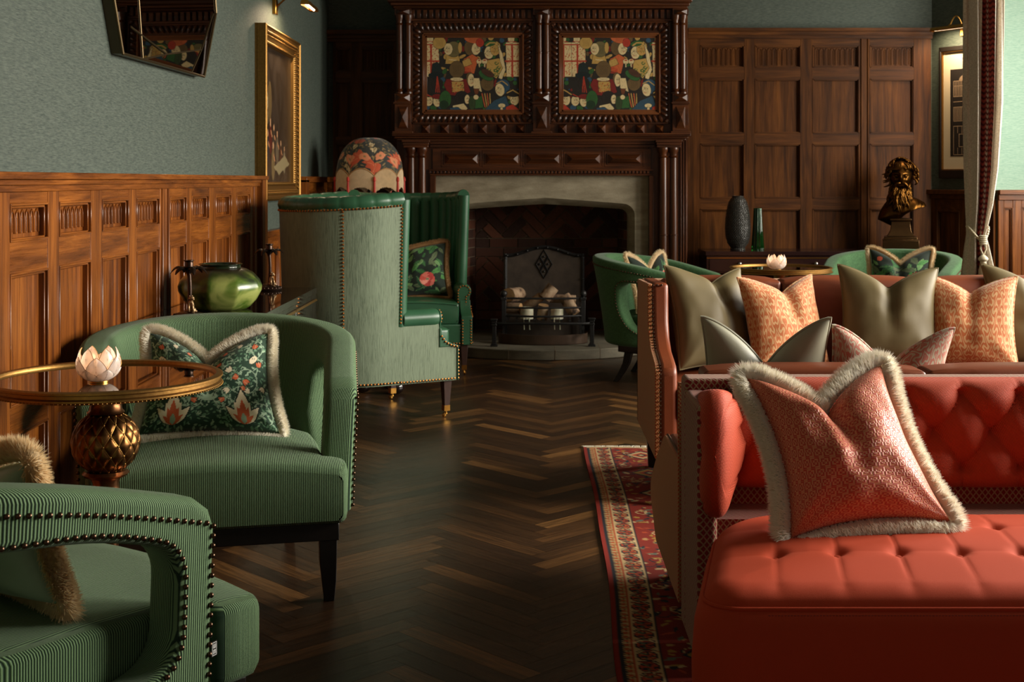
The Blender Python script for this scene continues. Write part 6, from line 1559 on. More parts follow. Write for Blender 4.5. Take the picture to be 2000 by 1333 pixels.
def cpt(a, z, off=0.0):
    l, r = cedge(z); x = l+(r-l)*a; w0 = max(0.35, (r-l)/0.24)
    dy = 0.045*math.sin(a*2*PI*2.6+0.5+0.5*math.sin(z*1.3))*w0*(1-0.0*a)+0.018*math.sin(a*2*PI*7+z)*w0-0.05*math.sin(a*PI)
    return (x, YCU+dy*(0.6 if a > 0.62 else 1.0)-off, z)
mb = MB(); zs_ = np.linspace(0.01, CEIL-0.04, 140)
mb.grid(lambda a, b: cpt(a, 0.01+(CEIL-0.05)*b), 90, 140); o = mb.build('drop', m_curt, cu, angle=180); q = o.modifiers.new('s', 'SOLIDIFY'); q.thickness = 0.004; q.offset = 0
g = G('red_cord_braid'); uvv = g.uv(); s_ = g.sep(uvv); a_ = g.math('SINE', g.math('MULTIPLY', s_[0], PI*5)); b2 = g.math('SINE', g.math('MULTIPLY_ADD', s_[1], 620.0, g.math('MULTIPLY', g.math('ABSOLUTE', a_), 2.2)))
f = g.math('MULTIPLY_ADD', b2, 0.5, 0.5); mid = g.math('ABSOLUTE', g.math('SUBTRACT', s_[0], 0.5)); cc = g.mix(g.ramp(f, [(0.3, ones(0)), (0.6, ones(1))]), srgb(96, 30, 30), srgb(176, 74, 60)); cc = g.mix(g.math('MULTIPLY', g.ramp(mid, [(0.05, ones(1)), (0.12, ones(0))]), f), cc, srgb(170, 168, 150))
m_braid = g.set(col=cc, rough=0.7, nrm=g.bump(f, 0.8, 0.004))
mb = MB(); mb.grid(lambda a, b: cpt(0.385+0.255*a, 0.01+(CEIL-0.05)*b, 0.016), 12, 260); mb.build('braid', m_braid, cu, angle=180)
m_cordm = plain('cream_silk_cord', srgb(206, 194, 160), 0.5, 0, 300, 0.2, 0.3, sheen=0.4)
tk = thing('tieback', 'cream corded tieback with a long tassel round the curtain', 'curtain tieback', (0, 0, 0)); l, r = cedge(zt_); xm = l+(r-l)*0.55
mb = MB()
for k in range(2):
    pts = []
    for t in np.linspace(0, 1, 40):
        x = l-0.012+(r-l+0.024)*t; sag = 0.085*math.sin(PI*min(1, t/0.55)*0.5) if t < 0.55 else 0.085*math.sin(PI*min(1, (1-t)/0.45)*0.5); tw = t*60+k*PI
        pts.append((x, YCU-0.085*math.sin(PI*t)**0.5-0.015+0.005*math.cos(tw), zt_+0.05-sag+0.005*math.sin(tw)))
    mb.tube(pts, 0.0062, n=7)
mb.build('cord', m_cordm, tk)
mb = MB(); yk = YCU-0.11; zk = zt_-0.035
for k in range(5): mb.tube([(xm+0.020*math.cos(a), yk+0.014*math.sin(a), zk+0.012*k-0.02) for a in np.linspace(0, 2*PI, 16)[:-1]], 0.006, n=6, closed=True)
for e in (-1, 1): mb.tube([(xm+e*0.012, yk, zk-0.02), (xm+e*0.018, yk, zk-0.05), (xm, yk, zk-0.09)], 0.005, n=6)
mb.build('knot', m_cordm, tk)
mb = MB(); zt2 = zk-0.085; mb.lathe([(0.004, 0.0), (0.016, -0.008), (0.028, -0.02), (0.031, -0.03), (0.026, -0.038), (0.017, -0.045), (0.020, -0.052), (0.016, -0.058)][::-1], (xm, yk, zt2), 20)
for k in range(70): a = 2*PI*k/70; mb.tube([(xm+0.016*math.cos(a), yk+0.016*math.sin(a), zt2-0.052), (xm+0.027*math.cos(a), yk+0.027*math.sin(a), zt2-0.10), (xm+0.031*math.cos(a), yk+0.031*math.sin(a), zt2-0.30)], 0.0017, n=4)
mb.lathe([(0.028, -0.30), (0.026, -0.1), (0.014, -0.055)], (xm, yk, zt2), 18)
mb.build('tassel', m_cordm, tk)
mb = MB(); mb.tube([(2.6, YCU+0.0, CEIL-0.03), (RX-0.02, YCU, CEIL-0.03)], 0.014, n=12); tag(mb.build('curtain_pole', m_brass), 'brass curtain pole above the cream curtain', 'curtain pole')

# ------------------------------------------------------------------ console on the back wall, vases, bust
cb = thing('console_table', 'dark console table with a brass line against the back panelling', 'console table', (0, 0, 0))
kx0, kx1, ky0, ky1, kz = PX(1378, 9.78), PX(1838, 9.78), 9.78, 10.22, 0.735
mk = plain('dark_plum_lacquer', (0.022, 0.009, 0.008, 1), 0.18, 0, 8, 0.2, 0)
mb = MB(); mb.box(kx0, kx1, ky0, ky1, kz-0.03, kz); mb.build('top', mk, cb, bevel=0.002)
mb = MB(); mb.box(kx0+0.01, kx1-0.01, ky0+0.012, ky1, kz-0.16, kz-0.03); mb.build('apron', mk, cb)
mb = MB(); mb.box(kx0+0.01, kx1-0.01, ky0+0.008, ky0+0.014, kz-0.052, kz-0.045); mb.build('brass_inlay', m_brass, cb)
for k in range(3):
    a = kx0+0.03+k*0.56; mb = MB(); mb.box(a, a+0.54, ky0+0.006, ky0+0.014, kz-0.15, kz-0.056); dw = mb.build('drawer', mk, cb, bevel=0.002)
    mb = MB(); mb.ball((a+0.22, ky0-0.012, kz-0.09), 0.015, 12, 8); mb.tube([(a+0.22, ky0+0.008, kz-0.09), (a+0.22, ky0-0.008, kz-0.09)], 0.005, n=8); mb.build('knob', plain('nickel', (0.6, 0.58, 0.55, 1), 0.25, 1.0), dw)
mb = MB(); mb.box(kx0+0.04, kx1-0.04, ky0+0.03, ky1-0.03, 0.13, 0.16); mb.build('shelf', mk, cb)
for x in (kx0+0.035, kx1-0.035):
    for y in (ky0+0.04, ky1-0.035): leg_box('leg', x, y, kz-0.16, 0.028, 0.018, mk, cb)
g = G('charcoal_beaten_ceramic'); o_ = g.obj(); s_ = g.sep(o_); v_ = g.math('SINE', g.math('MULTIPLY', s_[2], 500)); 
m_ch = g.set(col=srgb(62, 60, 56), rough=0.32, nrm=g.bump(g.vor(g.map(o_, (1, 1, 1.6)), 75, out=0, rand=0.3), 0.7, 0.006), metal=0.3)
vs_ = thing('vase', 'tall charcoal dimpled ceramic vase on the back console', 'vase', (PX(1441, 9.97), 9.97, kz))
mb = MB(); prof = [(0.0, 0), (0.055, 0), (0.058, 0.01), (0.052, 0.016), (0.075, 0.05), (0.089, 0.10), (0.094, 0.16), (0.090, 0.24), (0.078, 0.32), (0.064, 0.37), (0.048, 0.392), (0.042, 0.395), (0.046, 0.406), (0.042, 0.407), (0.036, 0.395), (0.05, 0.36), (0.0, 0.3)]
mb.lathe(prof, (0, 0, 0), 48)
for k in range(30):
    z = 0.055+k*0.0105; r_ = np.interp(z, [p[1] for p in prof[:11]], [p[0] for p in prof[:11]])
    for i in range(36): a = 2*PI*(i+0.5*(k % 2))/36; mb.ball((r_*math.cos(a), r_*math.sin(a), z), 0.0042, 5, 3, sc=(1.2, 1.2, 0.8))
mb.build('body', m_ch, vs_)
g = G('emerald_glass'); m_em = g.set(col=(0.01, 0.16, 0.02, 1), rough=0.05, trans=0.9, ior=1.5)
vg = thing('vase', 'slim fluted emerald glass vase beside the charcoal vase', 'vase', (PX(1480, 9.97), 9.97, kz))
mb = MB(); mb.lathe([(0.0, 0), (0.045, 0), (0.046, 0.02), (0.036, 0.16), (0.029, 0.315), (0.025, 0.315), (0.030, 0.16), (0.036, 0.03), (0, 0.02)], (0, 0, 0), 60, rmod=lambda a, z: 1+0.07*math.cos(a*10)); mb.build('body', m_em, vg, angle=60)

bu = thing('bust', 'bearded curly-haired bronze bust on a dark plinth beside the corner', 'bust', (PX(1759, 9.98), 9.98, kz), -0.25)
m_bb = plain('gilded_dark_bronze', srgb(92, 60, 24), 0.34, 1.0, 45, 0.7, 0.35, 0.002)
S_ = 1.0
def Zp(py): return PZ(py, 9.98)-kz
mb = MB(); 
def sq(levels):
    vs = []
    for h, z in levels: vs += [(-h, -h, z), (h, -h, z), (h, h, z), (-h, h, z)]
    n = len(levels); mb.add(vs, [(0, 3, 2, 1), tuple(range(4*n-4, 4*n))]+[(i*4+j, i*4+(j+1) % 4, i*4+4+(j+1) % 4, i*4+4+j) for i in range(n-1) for j in range(4)])
sq([(0.130, 0), (0.130, 0.06), (0.118, 0.064), (0.118, 0.078), (0.098, 0.082), (0.088, 0.094), (0.076, 0.112), (0.070, 0.14), (0.068, 0.166), (0.078, 0.172), (0.078, 0.182), (0.05, 0.186)])
mb.build('plinth', plain('dark_gilt_bronze', srgb(92, 68, 42), 0.28, 0.9, 20, 0.2, 0.1), bu, bevel=0.003)
zc = 0.475; mb = MB()
def headp(a, b):
    th, ph = 2*PI*a, PI*b; x, y, z = math.sin(ph)*math.cos(th), math.sin(ph)*math.sin(th), math.cos(ph)
    X, Y, Z = 0.082*x, 0.098*y, 0.118*z
    if z < -0.2: X *= 1-0.25*(-z-0.2); 
    f = max(0, -y)
    Y -= 0.034*f**4*math.exp(-(x/0.16)**2)*math.exp(-((z+0.02)/0.26)**2)*(1 if z < 0.12 else max(0, 1-(z-0.12)*8))      # nose
    Y -= 0.012*f**3*math.exp(-((z-0.20)/0.10)**2)*(1-math.exp(-(x/0.12)**2)*0.3)       # brow
    for e in (-1, 1):
        Y += 0.018*f**3*math.exp(-((x-e*0.36)/0.15)**2-((z-0.04)/0.09)**2)      # eye sockets
        Y -= 0.012*f**3*math.exp(-((x-e*0.50)/0.2)**2-((z+0.20)/0.15)**2)      # cheeks
    Y += 0.010*f**3*math.exp(-(x/0.2)**2-((z+0.44)/0.05)**2)
    return (X, Y, zc+Z)
mb.grid(headp, 96, 64, wu=True)
for e in (-1, 1): mb.ball((e*0.029, -0.086, zc+0.007), 0.011, 10, 8, sc=(1.2, 0.6, 0.8))
mb.lathe([(0.06, 0.0), (0.052, 0.05), (0.058, 0.12)], (0, 0.01, 0.27), 20)
mb.build('head', m_bb, bu, angle=180)
mb = MB(); R = random.Random(3)      # curls
for k in range(120):
    th = R.uniform(-0.6, PI+0.6); ph = R.uniform(0.0, 1.55)
    d = Vector((math.sin(ph)*math.cos(th), math.sin(ph)*math.sin(th), math.cos(ph)))
    if d.y < -0.35 and d.z < 0.62: continue
    c = Vector((0.092*d.x, 0.104*d.y, zc+0.122*d.z)); t1 = d.cross(Vector((0, 0, 1))).normalized() if abs(d.z) < 0.98 else Vector((1, 0, 0)); t2 = d.cross(t1)
    r = R.uniform(0.014, 0.021); pts = [c+(t1*math.cos(s)+t2*math.sin(s))*r*(1-s/9)+d*(0.004+0.0022*s) for s in np.linspace(0, 6.5, 12)]
    mb.tube(pts, [0.0075]*9+[0.006, 0.005, 0.003], n=6)
for k in range(26):       # fringe of locks over brow and sides
    a = -PI*0.5+R.uniform(-1.9, 1.9); r = 0.092; z = zc+0.062 if abs(a+PI/2) < 0.9 else zc+R.uniform(-0.06, 0.06)
    c = Vector((r*math.cos(a), (r+0.006)*math.sin(a), z)); mb.tube([c+Vector((0.018*math.sin(s*1.6)+0.01*s*(1 if math.cos(a) > 0 else -1), -0.004, 0.030-0.018*s+0.006*math.cos(s*2))) for s in np.linspace(0, 2.4, 9)], [0.006, 0.008, 0.009, 0.009, 0.009, 0.008, 0.007, 0.005, 0.003], n=6)
mb.build('hair', m_bb, bu, angle=180)
mb = MB()
for e in (-1, 1): mb.tube([(e*0.003, -0.108, zc-0.042), (e*0.024, -0.106, zc-0.044), (e*0.044, -0.095, zc-0.062), (e*0.052, -0.086, zc-0.088)], [0.008, 0.011, 0.010, 0.005], n=8)
for k in range(64):
    a = R.uniform(-1.25, 1.25); st_ = Vector((0.068*math.sin(a), -0.094*math.cos(a)*0.95, zc-0.062-0.020*math.cos(a)+R.uniform(-0.02, 0.03)*(abs(a)))); L = R.uniform(0.09, 0.20)*(1.0-0.25*abs(a)); sw = R.uniform(-0.3, 0.1)
    pts = [st_+Vector((sw*0.35*s*L*3+0.009*math.sin(s*8+k), -0.018*math.sin(s*2.4)-0.010*R.random(), -L*s)) for s in np.linspace(0, 1, 10)]
    mb.tube(pts, [0.006, 0.009, 0.010, 0.010, 0.009, 0.009, 0.008, 0.007, 0.005, 0.002], n=6)
mb.build('beard', m_bb, bu, angle=180)
mb = MB()      # chest cut on the slant, drapery on one shoulder
def chest(a, b):
    th = 2*PI*a; s = b; r1 = 0.06+0.085*math.sin(min(1, s*1.2)*PI/2)*(1.25 if math.cos(th) > 0 else 1.05); zt = 0.345-0.085*s; zz_ = 0.345-0.155*s+0.060*s*math.cos(th)
    if s > 0.8: r1 *= 1-(s-0.8)*3.6; zz_ -= (s-0.8)*0.06
    fold = 0.006*math.sin(th*9+s*6)*s if math.cos(th) > -0.2 else 0
    return ((r1+fold)*math.cos(th)*1.05, (r1*0.68+fold)*math.sin(th), zz_)
mb.grid(chest, 72, 26, wu=True)
for k in range(6): mb.tube([chest(0.92+0.02*k, 0.35+0.05*k), (Vector(chest(0.9, 0.6+0.03*k))+Vector((0, -0.012, 0))), chest(0.80-0.01*k, 0.80)], 0.005, n=6)
mb.build('chest', m_bb, bu, angle=180)
for o in [q for q in C.objects if q.parent == bu and not q.name.startswith('plinth')]: o.location.z = 0.045; o.scale = (1.06, 1.06, 1.06)
for o in [q for q in C.objects if q.parent == bu and q.name.startswith('plinth')]: o.scale = (1, 1, 1.3)

# ------------------------------------------------------------------ lamp between the wing chairs and the wall
def lampmat():
    g = G('printed_lampshade_fabric'); a = g.n('ShaderNodeAttribute', attribute_name='paint').outputs['Color']; n = g.noise(g.obj(), 600, 2)
    return g.set(col=a, rough=0.8, nrm=g.bump(n, 0.3, 0.001), sheen=0.2)
m_shade = lampmat()
def paint_shade():
    cv = Canvas(520, 170, lin(52, 54, 50)); R = random.Random(6); tn, cr, og, pk = lin(150, 122, 78), lin(206, 184, 140), lin(196, 84, 48), lin(222, 140, 98)
    for k in range(520): cv.leaf(R.uniform(0, 520), R.uniform(0, 170), R.uniform(0, 6.28), R.uniform(9, 17), R.uniform(2, 3.6), [tn, tn, lin(120, 104, 62), lin(98, 88, 56)][k % 4])
    for k in range(26): x, y = R.uniform(0, 520), R.uniform(10, 150); a = R.uniform(0, 6.28); [cv.leaf(x, y, a+d, 22, 5, cr) for d in (-0.45, 0, 0.45)]; cv.leaf(x, y, a, 15, 2, tn)
    for k in range(15):
        x, y = R.uniform(0, 520), R.uniform(10, 160); a = R.uniform(0, 6.28)
        for d in (-1.0, -0.5, 0, 0.5, 1.0): cv.leaf(x, y, a+d, 38, 9, og)
        for d in (-0.5, 0.5): cv.stroke([(x, y), (x+30*math.cos(a+d), y+30*math.sin(a+d))], 1, pk)
    for k in range(12):
        x, y = (k+0.5)*43, 128+R.uniform(-12, 12)
        for i in range(5): cv.ell(x+8*math.cos(i*1.257), y+8*math.sin(i*1.257), 8, 7, pk)
        cv.ell(x, y, 4, 4, tn)
    return cv
cvs = paint_shade(); LX, LY = -1.125, 9.50
lp = thing('fringed_lamp', 'floor lamp with a domed flowered shade, cream fringe and red tassels', 'lamp', (LX, LY, 0), 0.25)
RS, ZTOP, ZSC = 0.238, 1.562, 1.285; NP = 8
def domep(a, b):
    th = 2*PI*a; sc = abs(math.sin(th*NP/2)); zb_ = ZSC+0.055*sc**0.7; t = b; ph = t*1.42
    prof_r = 0.035+(RS-0.035)*math.sin(ph/1.42*PI/2)**0.85; z = ZTOP-(ZTOP-zb_)*(1-math.cos(t*PI/2))**0.92
    rib = 1-0.035*abs(math.cos(th*NP/2))**0.0*(1-sc)*-1; r = prof_r*(1-0.030*(sc))
    return (r*math.cos(th), r*math.sin(th), z)
mb = MB(); mb.grid(lambda a, b: domep(a, b), 400, 120, wu=True, colf=lambda a, b: cvs.at(min(0.999, a), 1-b)); sh = mb.build('lamp_shade', m_shade, lp, angle=180)
mb = MB(); mb.tube([domep(a, 1.0) for a in np.linspace(0, 1, 241)[:-1]], 0.0045, n=6, closed=True); mb.build('gimp_braid', plain('tan_braid', srgb(176, 130, 82), 0.7), sh)
mb = MB()
for k in range(NP*46):
    a = (k+0.5)/(NP*46); p = Vector(domep(a, 1.0)); sc = abs(math.sin(PI*a*NP)); L = p.z-(1.165+0.045*sc**0.8)+rnd.uniform(-0.004, 0.004)
    o_ = Vector((p.x, p.y, 0)).normalized(); mb.tube([p, p+o_*0.004-Vector((0, 0, L*0.5)), p+o_*0.002-Vector((0, 0, L))], 0.0021, n=4, cap=False)
mb.build('fringe', plain('cream_lamp_fringe', srgb(214, 188, 150), 0.7), sh)
for k in range(NP):
    a = k/NP; p = Vector(domep(a, 1.0)); o_ = Vector((p.x, p.y, 0)).normalized()*0.01; p += o_; mb = MB()
    mb.lathe([(0.003, -0.0), (0.009, -0.012), (0.011, -0.03), (0.008, -0.034)][::-1], p, 10); mb.lathe([(0.009, -0.17), (0.0085, -0.1), (0.0065, -0.032)], p, 10)
    mb.build('tassel', plain('red_silk_%d' % k, srgb(188, 44, 28), 0.5) if k == 0 else bpy.data.materials['red_silk_0'], sh)
mb = MB(); mb.lathe([(0.0, 0.0), (0.14, 0.0), (0.14, 0.02), (0.03, 0.04), (0.014, 0.08), (0.014, 1.3), (0.03, 1.31), (0.0, 1.33)], (0, 0, 0), 24); mb.build('stand', m_black, lp)
# small dark occasional table between the wing chairs: its ball foot shows under the near chair
ct = thing('occasional_table', 'small black table with ball feet hidden behind the near wing chair', 'side table', (-0.86, 7.92, 0))
mb = MB(); mb.lathe([(0, 0.46), (0.15, 0.46), (0.16, 0.47), (0.16, 0.48), (0, 0.482)], (0, 0, 0), 32); mb.lathe([(0.02, 0.10), (0.02, 0.46)], (0, 0, 0), 16); mb.build('top', m_lacquer, ct)
for k in range(3):
    a = k*2*PI/3-0.75; mb = MB(); mb.ball((0.12*math.cos(a), 0.12*math.sin(a), 0.042), 0.052, 20, 12, sc=(1, 1, 0.8)); mb.tube([(0.12*math.cos(a), 0.12*math.sin(a), 0.07), (0, 0, 0.12)], 0.012, n=8); mb.build('ball_foot', m_lacquer, ct)

# ------------------------------------------------------------------ woven picture panels of the overmantel (plain generic crowd)
def paint_crowd(shift):
    W_, H_ = 1335, 1060; K = 0.235
    cv = Canvas(int(W_*K), int(H_*K), lin(44, 40, 34)); sk, hair, red, dred, grn, blu, och, dk, org = lin(236, 212, 156), lin(112, 88, 52), lin(186, 62, 40), lin(132, 38, 32), lin(54, 100, 48), lin(52, 84, 106), lin(204, 164, 88), lin(44, 38, 32), lin(210, 106, 58)
    def s(x): return (x-110-shift)*K
    def t(y): return (y-165)*K
    ink = lin(34, 26, 20)
    def E(x, y, a, b, c, r=0):
        for d in (0, W_*K, -W_*K):
            if a*K > 5: cv.ell(s(x)+d, t(y), a*K+1.1, b*K+1.1, ink, r)
            cv.ell(s(x)+d, t(y), a*K, b*K, c, r)
            if a*K > 9:      # hatching folds inside the large shapes
                for q in range(int(a*K/3)):
                    f0 = -0.7+1.4*(q+0.5)/(a*K/3); cv.stroke([(s(x)+d+f0*a*K, t(y)-0.55*b*K), (s(x)+d+f0*a*K*0.7+2, t(y)+0.1*b*K), (s(x)+d+f0*a*K*0.85, t(y)+0.6*b*K)], 0.9, tuple(v*0.55 for v in c[:3]))
    def P(pts, c):
        for d in (0, W_*K, -W_*K):
            q = [(s(x)+d, t(y)) for x, y in pts]; cv.poly(q, c); cv.stroke(q+q[:1], 1.2, ink)
            mx, my = sum(p[0] for p in q)/len(q), sum(p[1] for p in q)/len(q)
            for p in q: cv.stroke([(mx+(p[0]-mx)*0.25, my+(p[1]-my)*0.25), (mx+(p[0]-mx)*0.8+1, my+(p[1]-my)*0.8)], 0.9, tuple(v*0.6 for v in c[:3]))
    L = lambda pts, w_, c: [cv.stroke([(s(x)+d, t(y)) for x, y in pts], max(1, w_*K), c) for d in (0, W_*K, -W_*K)]
    R = random.Random(9)
    for k in range(150): E(R.uniform(110, 1445), R.uniform(165, 1225), R.uniform(20, 60), R.uniform(15, 40), [blu, grn, dred, hair, dk, och][k % 6], R.uniform(0, 3))
    # patterned gowns at both sides
    for gx in (180, 1320):
        P([(gx-90, 250), (gx+110, 250), (gx+120, 740), (gx-80, 740)], sk)
        for k in range(90): E(gx+R.uniform(-80, 110), R.uniform(310, 720), 9, 5, [red, org][k % 2], R.uniform(0, 3))
        L([(gx, 290), (gx+5, 740)], 26, red); L([(gx-95, 290), (gx+115, 290)], 18, red); L([(gx-90, 520), (gx+115, 520)], 24, red); E(gx-10, 205, 45, 60, sk); L([(gx-60, 240), (gx+60, 245)], 10, red)
    E(300, 260, 90, 85, och); 
    def face(x, y, a, b, rot=0, dirn=1):
        E(x, y, a, b, sk, rot); L([(x+dirn*a*0.5, y-b*0.2), (x+dirn*a*0.9, y+b*0.2), (x+dirn*a*0.5, y+b*0.3)], 5, hair); E(x+dirn*a*0.35, y-b*0.15, 9, 5, dk); E(x-dirn*a*0.15, y-b*0.12, 9, 5, dk); L([(x+dirn*a*0.1, y+b*0.5), (x+dirn*a*0.55, y+b*0.45)], 7, red); L([(x+dirn*a*0.1, y-b*0.35), (x+dirn*a*0.6, y-b*0.38)], 5, hair)
    P([(400, 420), (560, 400), (600, 560), (380, 560)], och); E(500, 350, 100, 110, lin(120, 108, 66)); face(425, 350, 58, 82, 0, -1); L([(440, 500), (540, 510)], 12, sk); E(590, 330, 28, 80, och)
    E(740, 330, 90, 110, hair); face(815, 345, 62, 85, 0.1, 1); E(780, 210, 130, 55, org, 0.15); E(870, 260, 55, 60, red); P([(640, 490), (760, 420), (850, 470), (790, 700), (640, 660)], org); P([(620, 520), (720, 470), (760, 560), (640, 610)], och)
    for k in range(8): L([(640+k*14, 600+k*4), (655+k*12, 690)], 7, red)
    face(995, 400, 62, 88, 0, -1); E(1085, 340, 70, 100, och, 0.1)
    for k in range(40): E(1085+R.uniform(-55, 55), 350+R.uniform(-80, 70), 5, 5, [red, grn][k % 2])
    E(1010, 270, 85, 38, grn, -0.2); L([(960, 300), (1010, 260), (1080, 262), (1140, 290)], 22, och); P([(1120, 260), (1190, 420), (1230, 640), (1180, 780), (1130, 760), (1150, 520)], sk)
    P([(960, 510), (1140, 480), (1190, 620), (1100, 770), (960, 640)], och)
    for k in range(9): x, y = R.uniform(980, 1170), R.uniform(540, 740); L([(x+30*math.cos(q)*(1-q/7), y+30*math.sin(q)*(1-q/7)) for q in np.linspace(0, 5, 10)], 12, grn)
    for gx in (860, 935): E(gx, 525, 38, 34, sk); E(gx, 510, 20, 10, red); P([(gx-12, 550), (gx+12, 550), (gx+8, 610), (gx-8, 610)], sk)
    # foreground backs and hats
    P([(180, 740), (200, 560), (270, 530), (320, 580), (350, 740)], lin(34, 46, 44)); E(255, 720, 105, 42, lin(28, 40, 40)); E(270, 840, 80, 85, dk); [L([(270, 740), (250+k*28, 960)], 12, red) for k in range(3)]
    E(545, 640, 105, 120, hair); P([(400, 770), (680, 770), (740, 960), (600, 1010), (430, 1000), (360, 860)], dred); P([(470, 810), (640, 810), (650, 960), (480, 960)], och)
    for k in range(30): E(R.uniform(480, 640), R.uniform(820, 960), 10, 6, [red, org, hair][k % 3], R.uniform(0, 3))
    E(545, 775, 90, 24, sk); E(730, 760, 50, 80, hair); face(745, 790, 45, 88, 0, 1); P([(770, 760), (860, 760), (900, 960), (780, 900)], sk)
    E(975, 840, 90, 100, hair); E(955, 720, 110, 60, grn, 0.5); E(980, 690, 95, 42, lin(84, 52, 34), 0.5); P([(880, 960), (1060, 930), (1100, 1040), (1000, 1170), (900, 1170)], dk); [L([(900+k*36, 980), (940+k*26, 1165)], 13, och if k % 2 else org) for k in range(4)]
    E(1190, 880, 100, 105, blu); L([(1100, 840), (1180, 800), (1260, 860)], 12, och); face(1150, 925, 62, 88, -0.2, -1); P([(920, 1225), (1060, 1080), (1230, 1010), (1280, 1140), (1240, 1225)], lin(52, 80, 96))
    face(150, 1080, 55, 75, 0, 1); E(150, 990, 80, 38, dk, .2); L([(110, 985), (220, 1040)], 16, red); face(270, 1090, 55, 75, 0, 1); E(270, 1020, 75, 34, dred); E(385, 1060, 80, 120, grn); E(365, 1140, 60, 60, lin(34, 60, 34))
    E(615, 1040, 95, 95, dk); face(690, 1060, 35, 66, 0, 1); P([(490, 1150), (640, 1120), (700, 1190), (660, 1225), (470, 1225)], sk); P([(450, 1180), (560, 1170), (640, 1225), (450, 1225)], blu)
    P([(770, 1060), (900, 1010), (920, 1180), (800, 1190)], grn); E(760, 1110, 45, 100, lin(58, 74, 40)); P([(780, 910), (860, 910), (840, 990), (800, 990)], lin(120, 66, 36)); E(815, 1030, 34, 34, sk)
    face(1355, 1065, 60, 80, 0, -1); E(1340, 975, 105, 50, dk); L([(1250, 970), (1330, 930), (1430, 990)], 14, och); P([(1230, 1170), (1330, 1130), (1445, 1225), (1230, 1225)], red); E(1175, 1150, 50, 28, sk); P([(1160, 1170), (1190, 1170), (1195, 1225), (1155, 1225)], sk)
    return cv
for k, (l, r) in enumerate(((832, 1017), (1097, 1282))):
    c1 = paint_crowd(0 if k == 0 else -1180+1030); mb = MB(); X0_, X1_, Z0_, Z1_ = fx(l), fx(r), fz(217), fz(71)
    mb.grid(lambda a, b: (X0_+(X1_-X0_)*a, YF-0.017, Z0_+(Z1_-Z0_)*b), 300, 240, colf=c1.at); mb.build('woven_panel', m_paint, mant, label='woven picture panel of a crowd in old dress')

# ------------------------------------------------------------------ fire grate, fireback, logs, candles
HZ = 0.0735
gx = lambda p, y: PX(p, y)
fbk = thing('fireback', 'arched riveted iron fireback with a diamond crest behind the logs', 'fireback', (0, 0, 0)); yk = 10.12
W0, W1 = gx(984, yk), gx(1141, yk); ztt, zss = PZ(480, yk), PZ(496, yk)
arcp = [(W0+(W1-W0)*t, zss+(ztt-zss)*(0.5-0.5*math.cos(2*PI*min(1, max(0, (t-0.08)/0.84))))**0.8) for t in np.linspace(0, 1, 25)]
mb = MB(); mb.prism([(W0, HZ)]+arcp+[(W1, HZ)], 'Y', yk, yk+0.02); mb.build('plate', m_soot, fbk)
mb = MB(); mb.tube([(x, yk-0.004, z-0.012) for x, z in arcp], 0.014, n=4); mb.tube([(W0+0.012, yk-0.004, z) for z in (HZ, zss)], 0.014, n=4); mb.tube([(W1-0.012, yk-0.004, z) for z in (HZ, zss)], 0.014, n=4)
for x, z in arcp[1::3]: mb.ball((x, yk-0.02, z-0.012), 0.009, 8, 5)
for z in np.linspace(0.2, zss-0.03, 4):
    for x in (W0+0.012, W1-0.012): mb.ball((x, yk-0.02, z), 0.009, 8, 5)
mb.build('riveted_border', m_iron, fbk)
mb = MB(); cxx = (W0+W1)/2; zz0 = PZ(516, yk); rr = 0.042
for (dx, dz) in ((0, 1.35), (-0.75, 0), (0.75, 0), (0, -1.35)):
    q = [(cxx+dx*rr, zz0+dz*rr+rr*1.2), (cxx+dx*rr+rr*0.7, zz0+dz*rr), (cxx+dx*rr, zz0+dz*rr-rr*1.2), (cxx+dx*rr-rr*0.7, zz0+dz*rr)]
    mb.tube([(p[0], yk-0.004, p[1]) for p in q], 0.006, n=4, closed=True); mb.ball((cxx+dx*rr, yk-0.006, zz0+dz*rr), 0.009, 8, 5)
mb.build('crest', m_iron, fbk)
gr = thing('fire_grate', 'black iron basket grate with ball finials and bowed bars', 'fire grate', (0, 0, 0)); yg = 9.72
xl, xr = gx(984, yg), gx(1139, yg); zg = lambda p: PZ(p, yg)
for x in (xl, xr):
    mb = MB(); mb.box(x-0.016, x+0.016, yg-0.012, yg+0.02, zg(632), zg(584)); mb.box(x-0.022, x+0.022, yg-0.018, yg+0.026, zg(586), zg(581)); mb.ball((x, yg+0.004, zg(574)), 0.026, 16, 12); mb.lathe([(0.012, -0.03), (0.008, -0.018)], (x, yg+0.004, zg(574)), 10); mb.build('post', m_iron, gr, bevel=0.002)
for pyy, bow in ((583, 0.01), (601, 0.02), (617, 0.03)):
    mb = MB(); mb.tube([(xl+(xr-xl)*t, yg-bow*math.sin(PI*t)*2.2, zg(pyy)) for t in np.linspace(0, 1, 16)], 0.0075, n=8); mb.build('front_bar', m_iron, gr)
mb = MB(); mb.tube([(xl-0.05, yg, zg(632)), (xl, yg-0.02, zg(632)), (xr, yg-0.02, zg(632)), (xr+0.05, yg, zg(632))], 0.010, n=8)
for k in range(9): x = xl+0.03+(xr-xl-0.06)*k/8; mb.box(x-0.008, x+0.008, yg-0.01, yg+0.34, zg(628), zg(628)+0.012)
for x in (xl, xr): mb.box(x-0.01, x+0.01, yg, yg+0.36, zg(628), zg(628)+0.016); mb.box(x-0.012, x+0.012, yg+0.33, yg+0.355, HZ, zg(600)); mb.box(x-0.01, x+0.01, yg, yg+0.02, HZ, zg(630))
mb.build('basket', m_iron, gr)
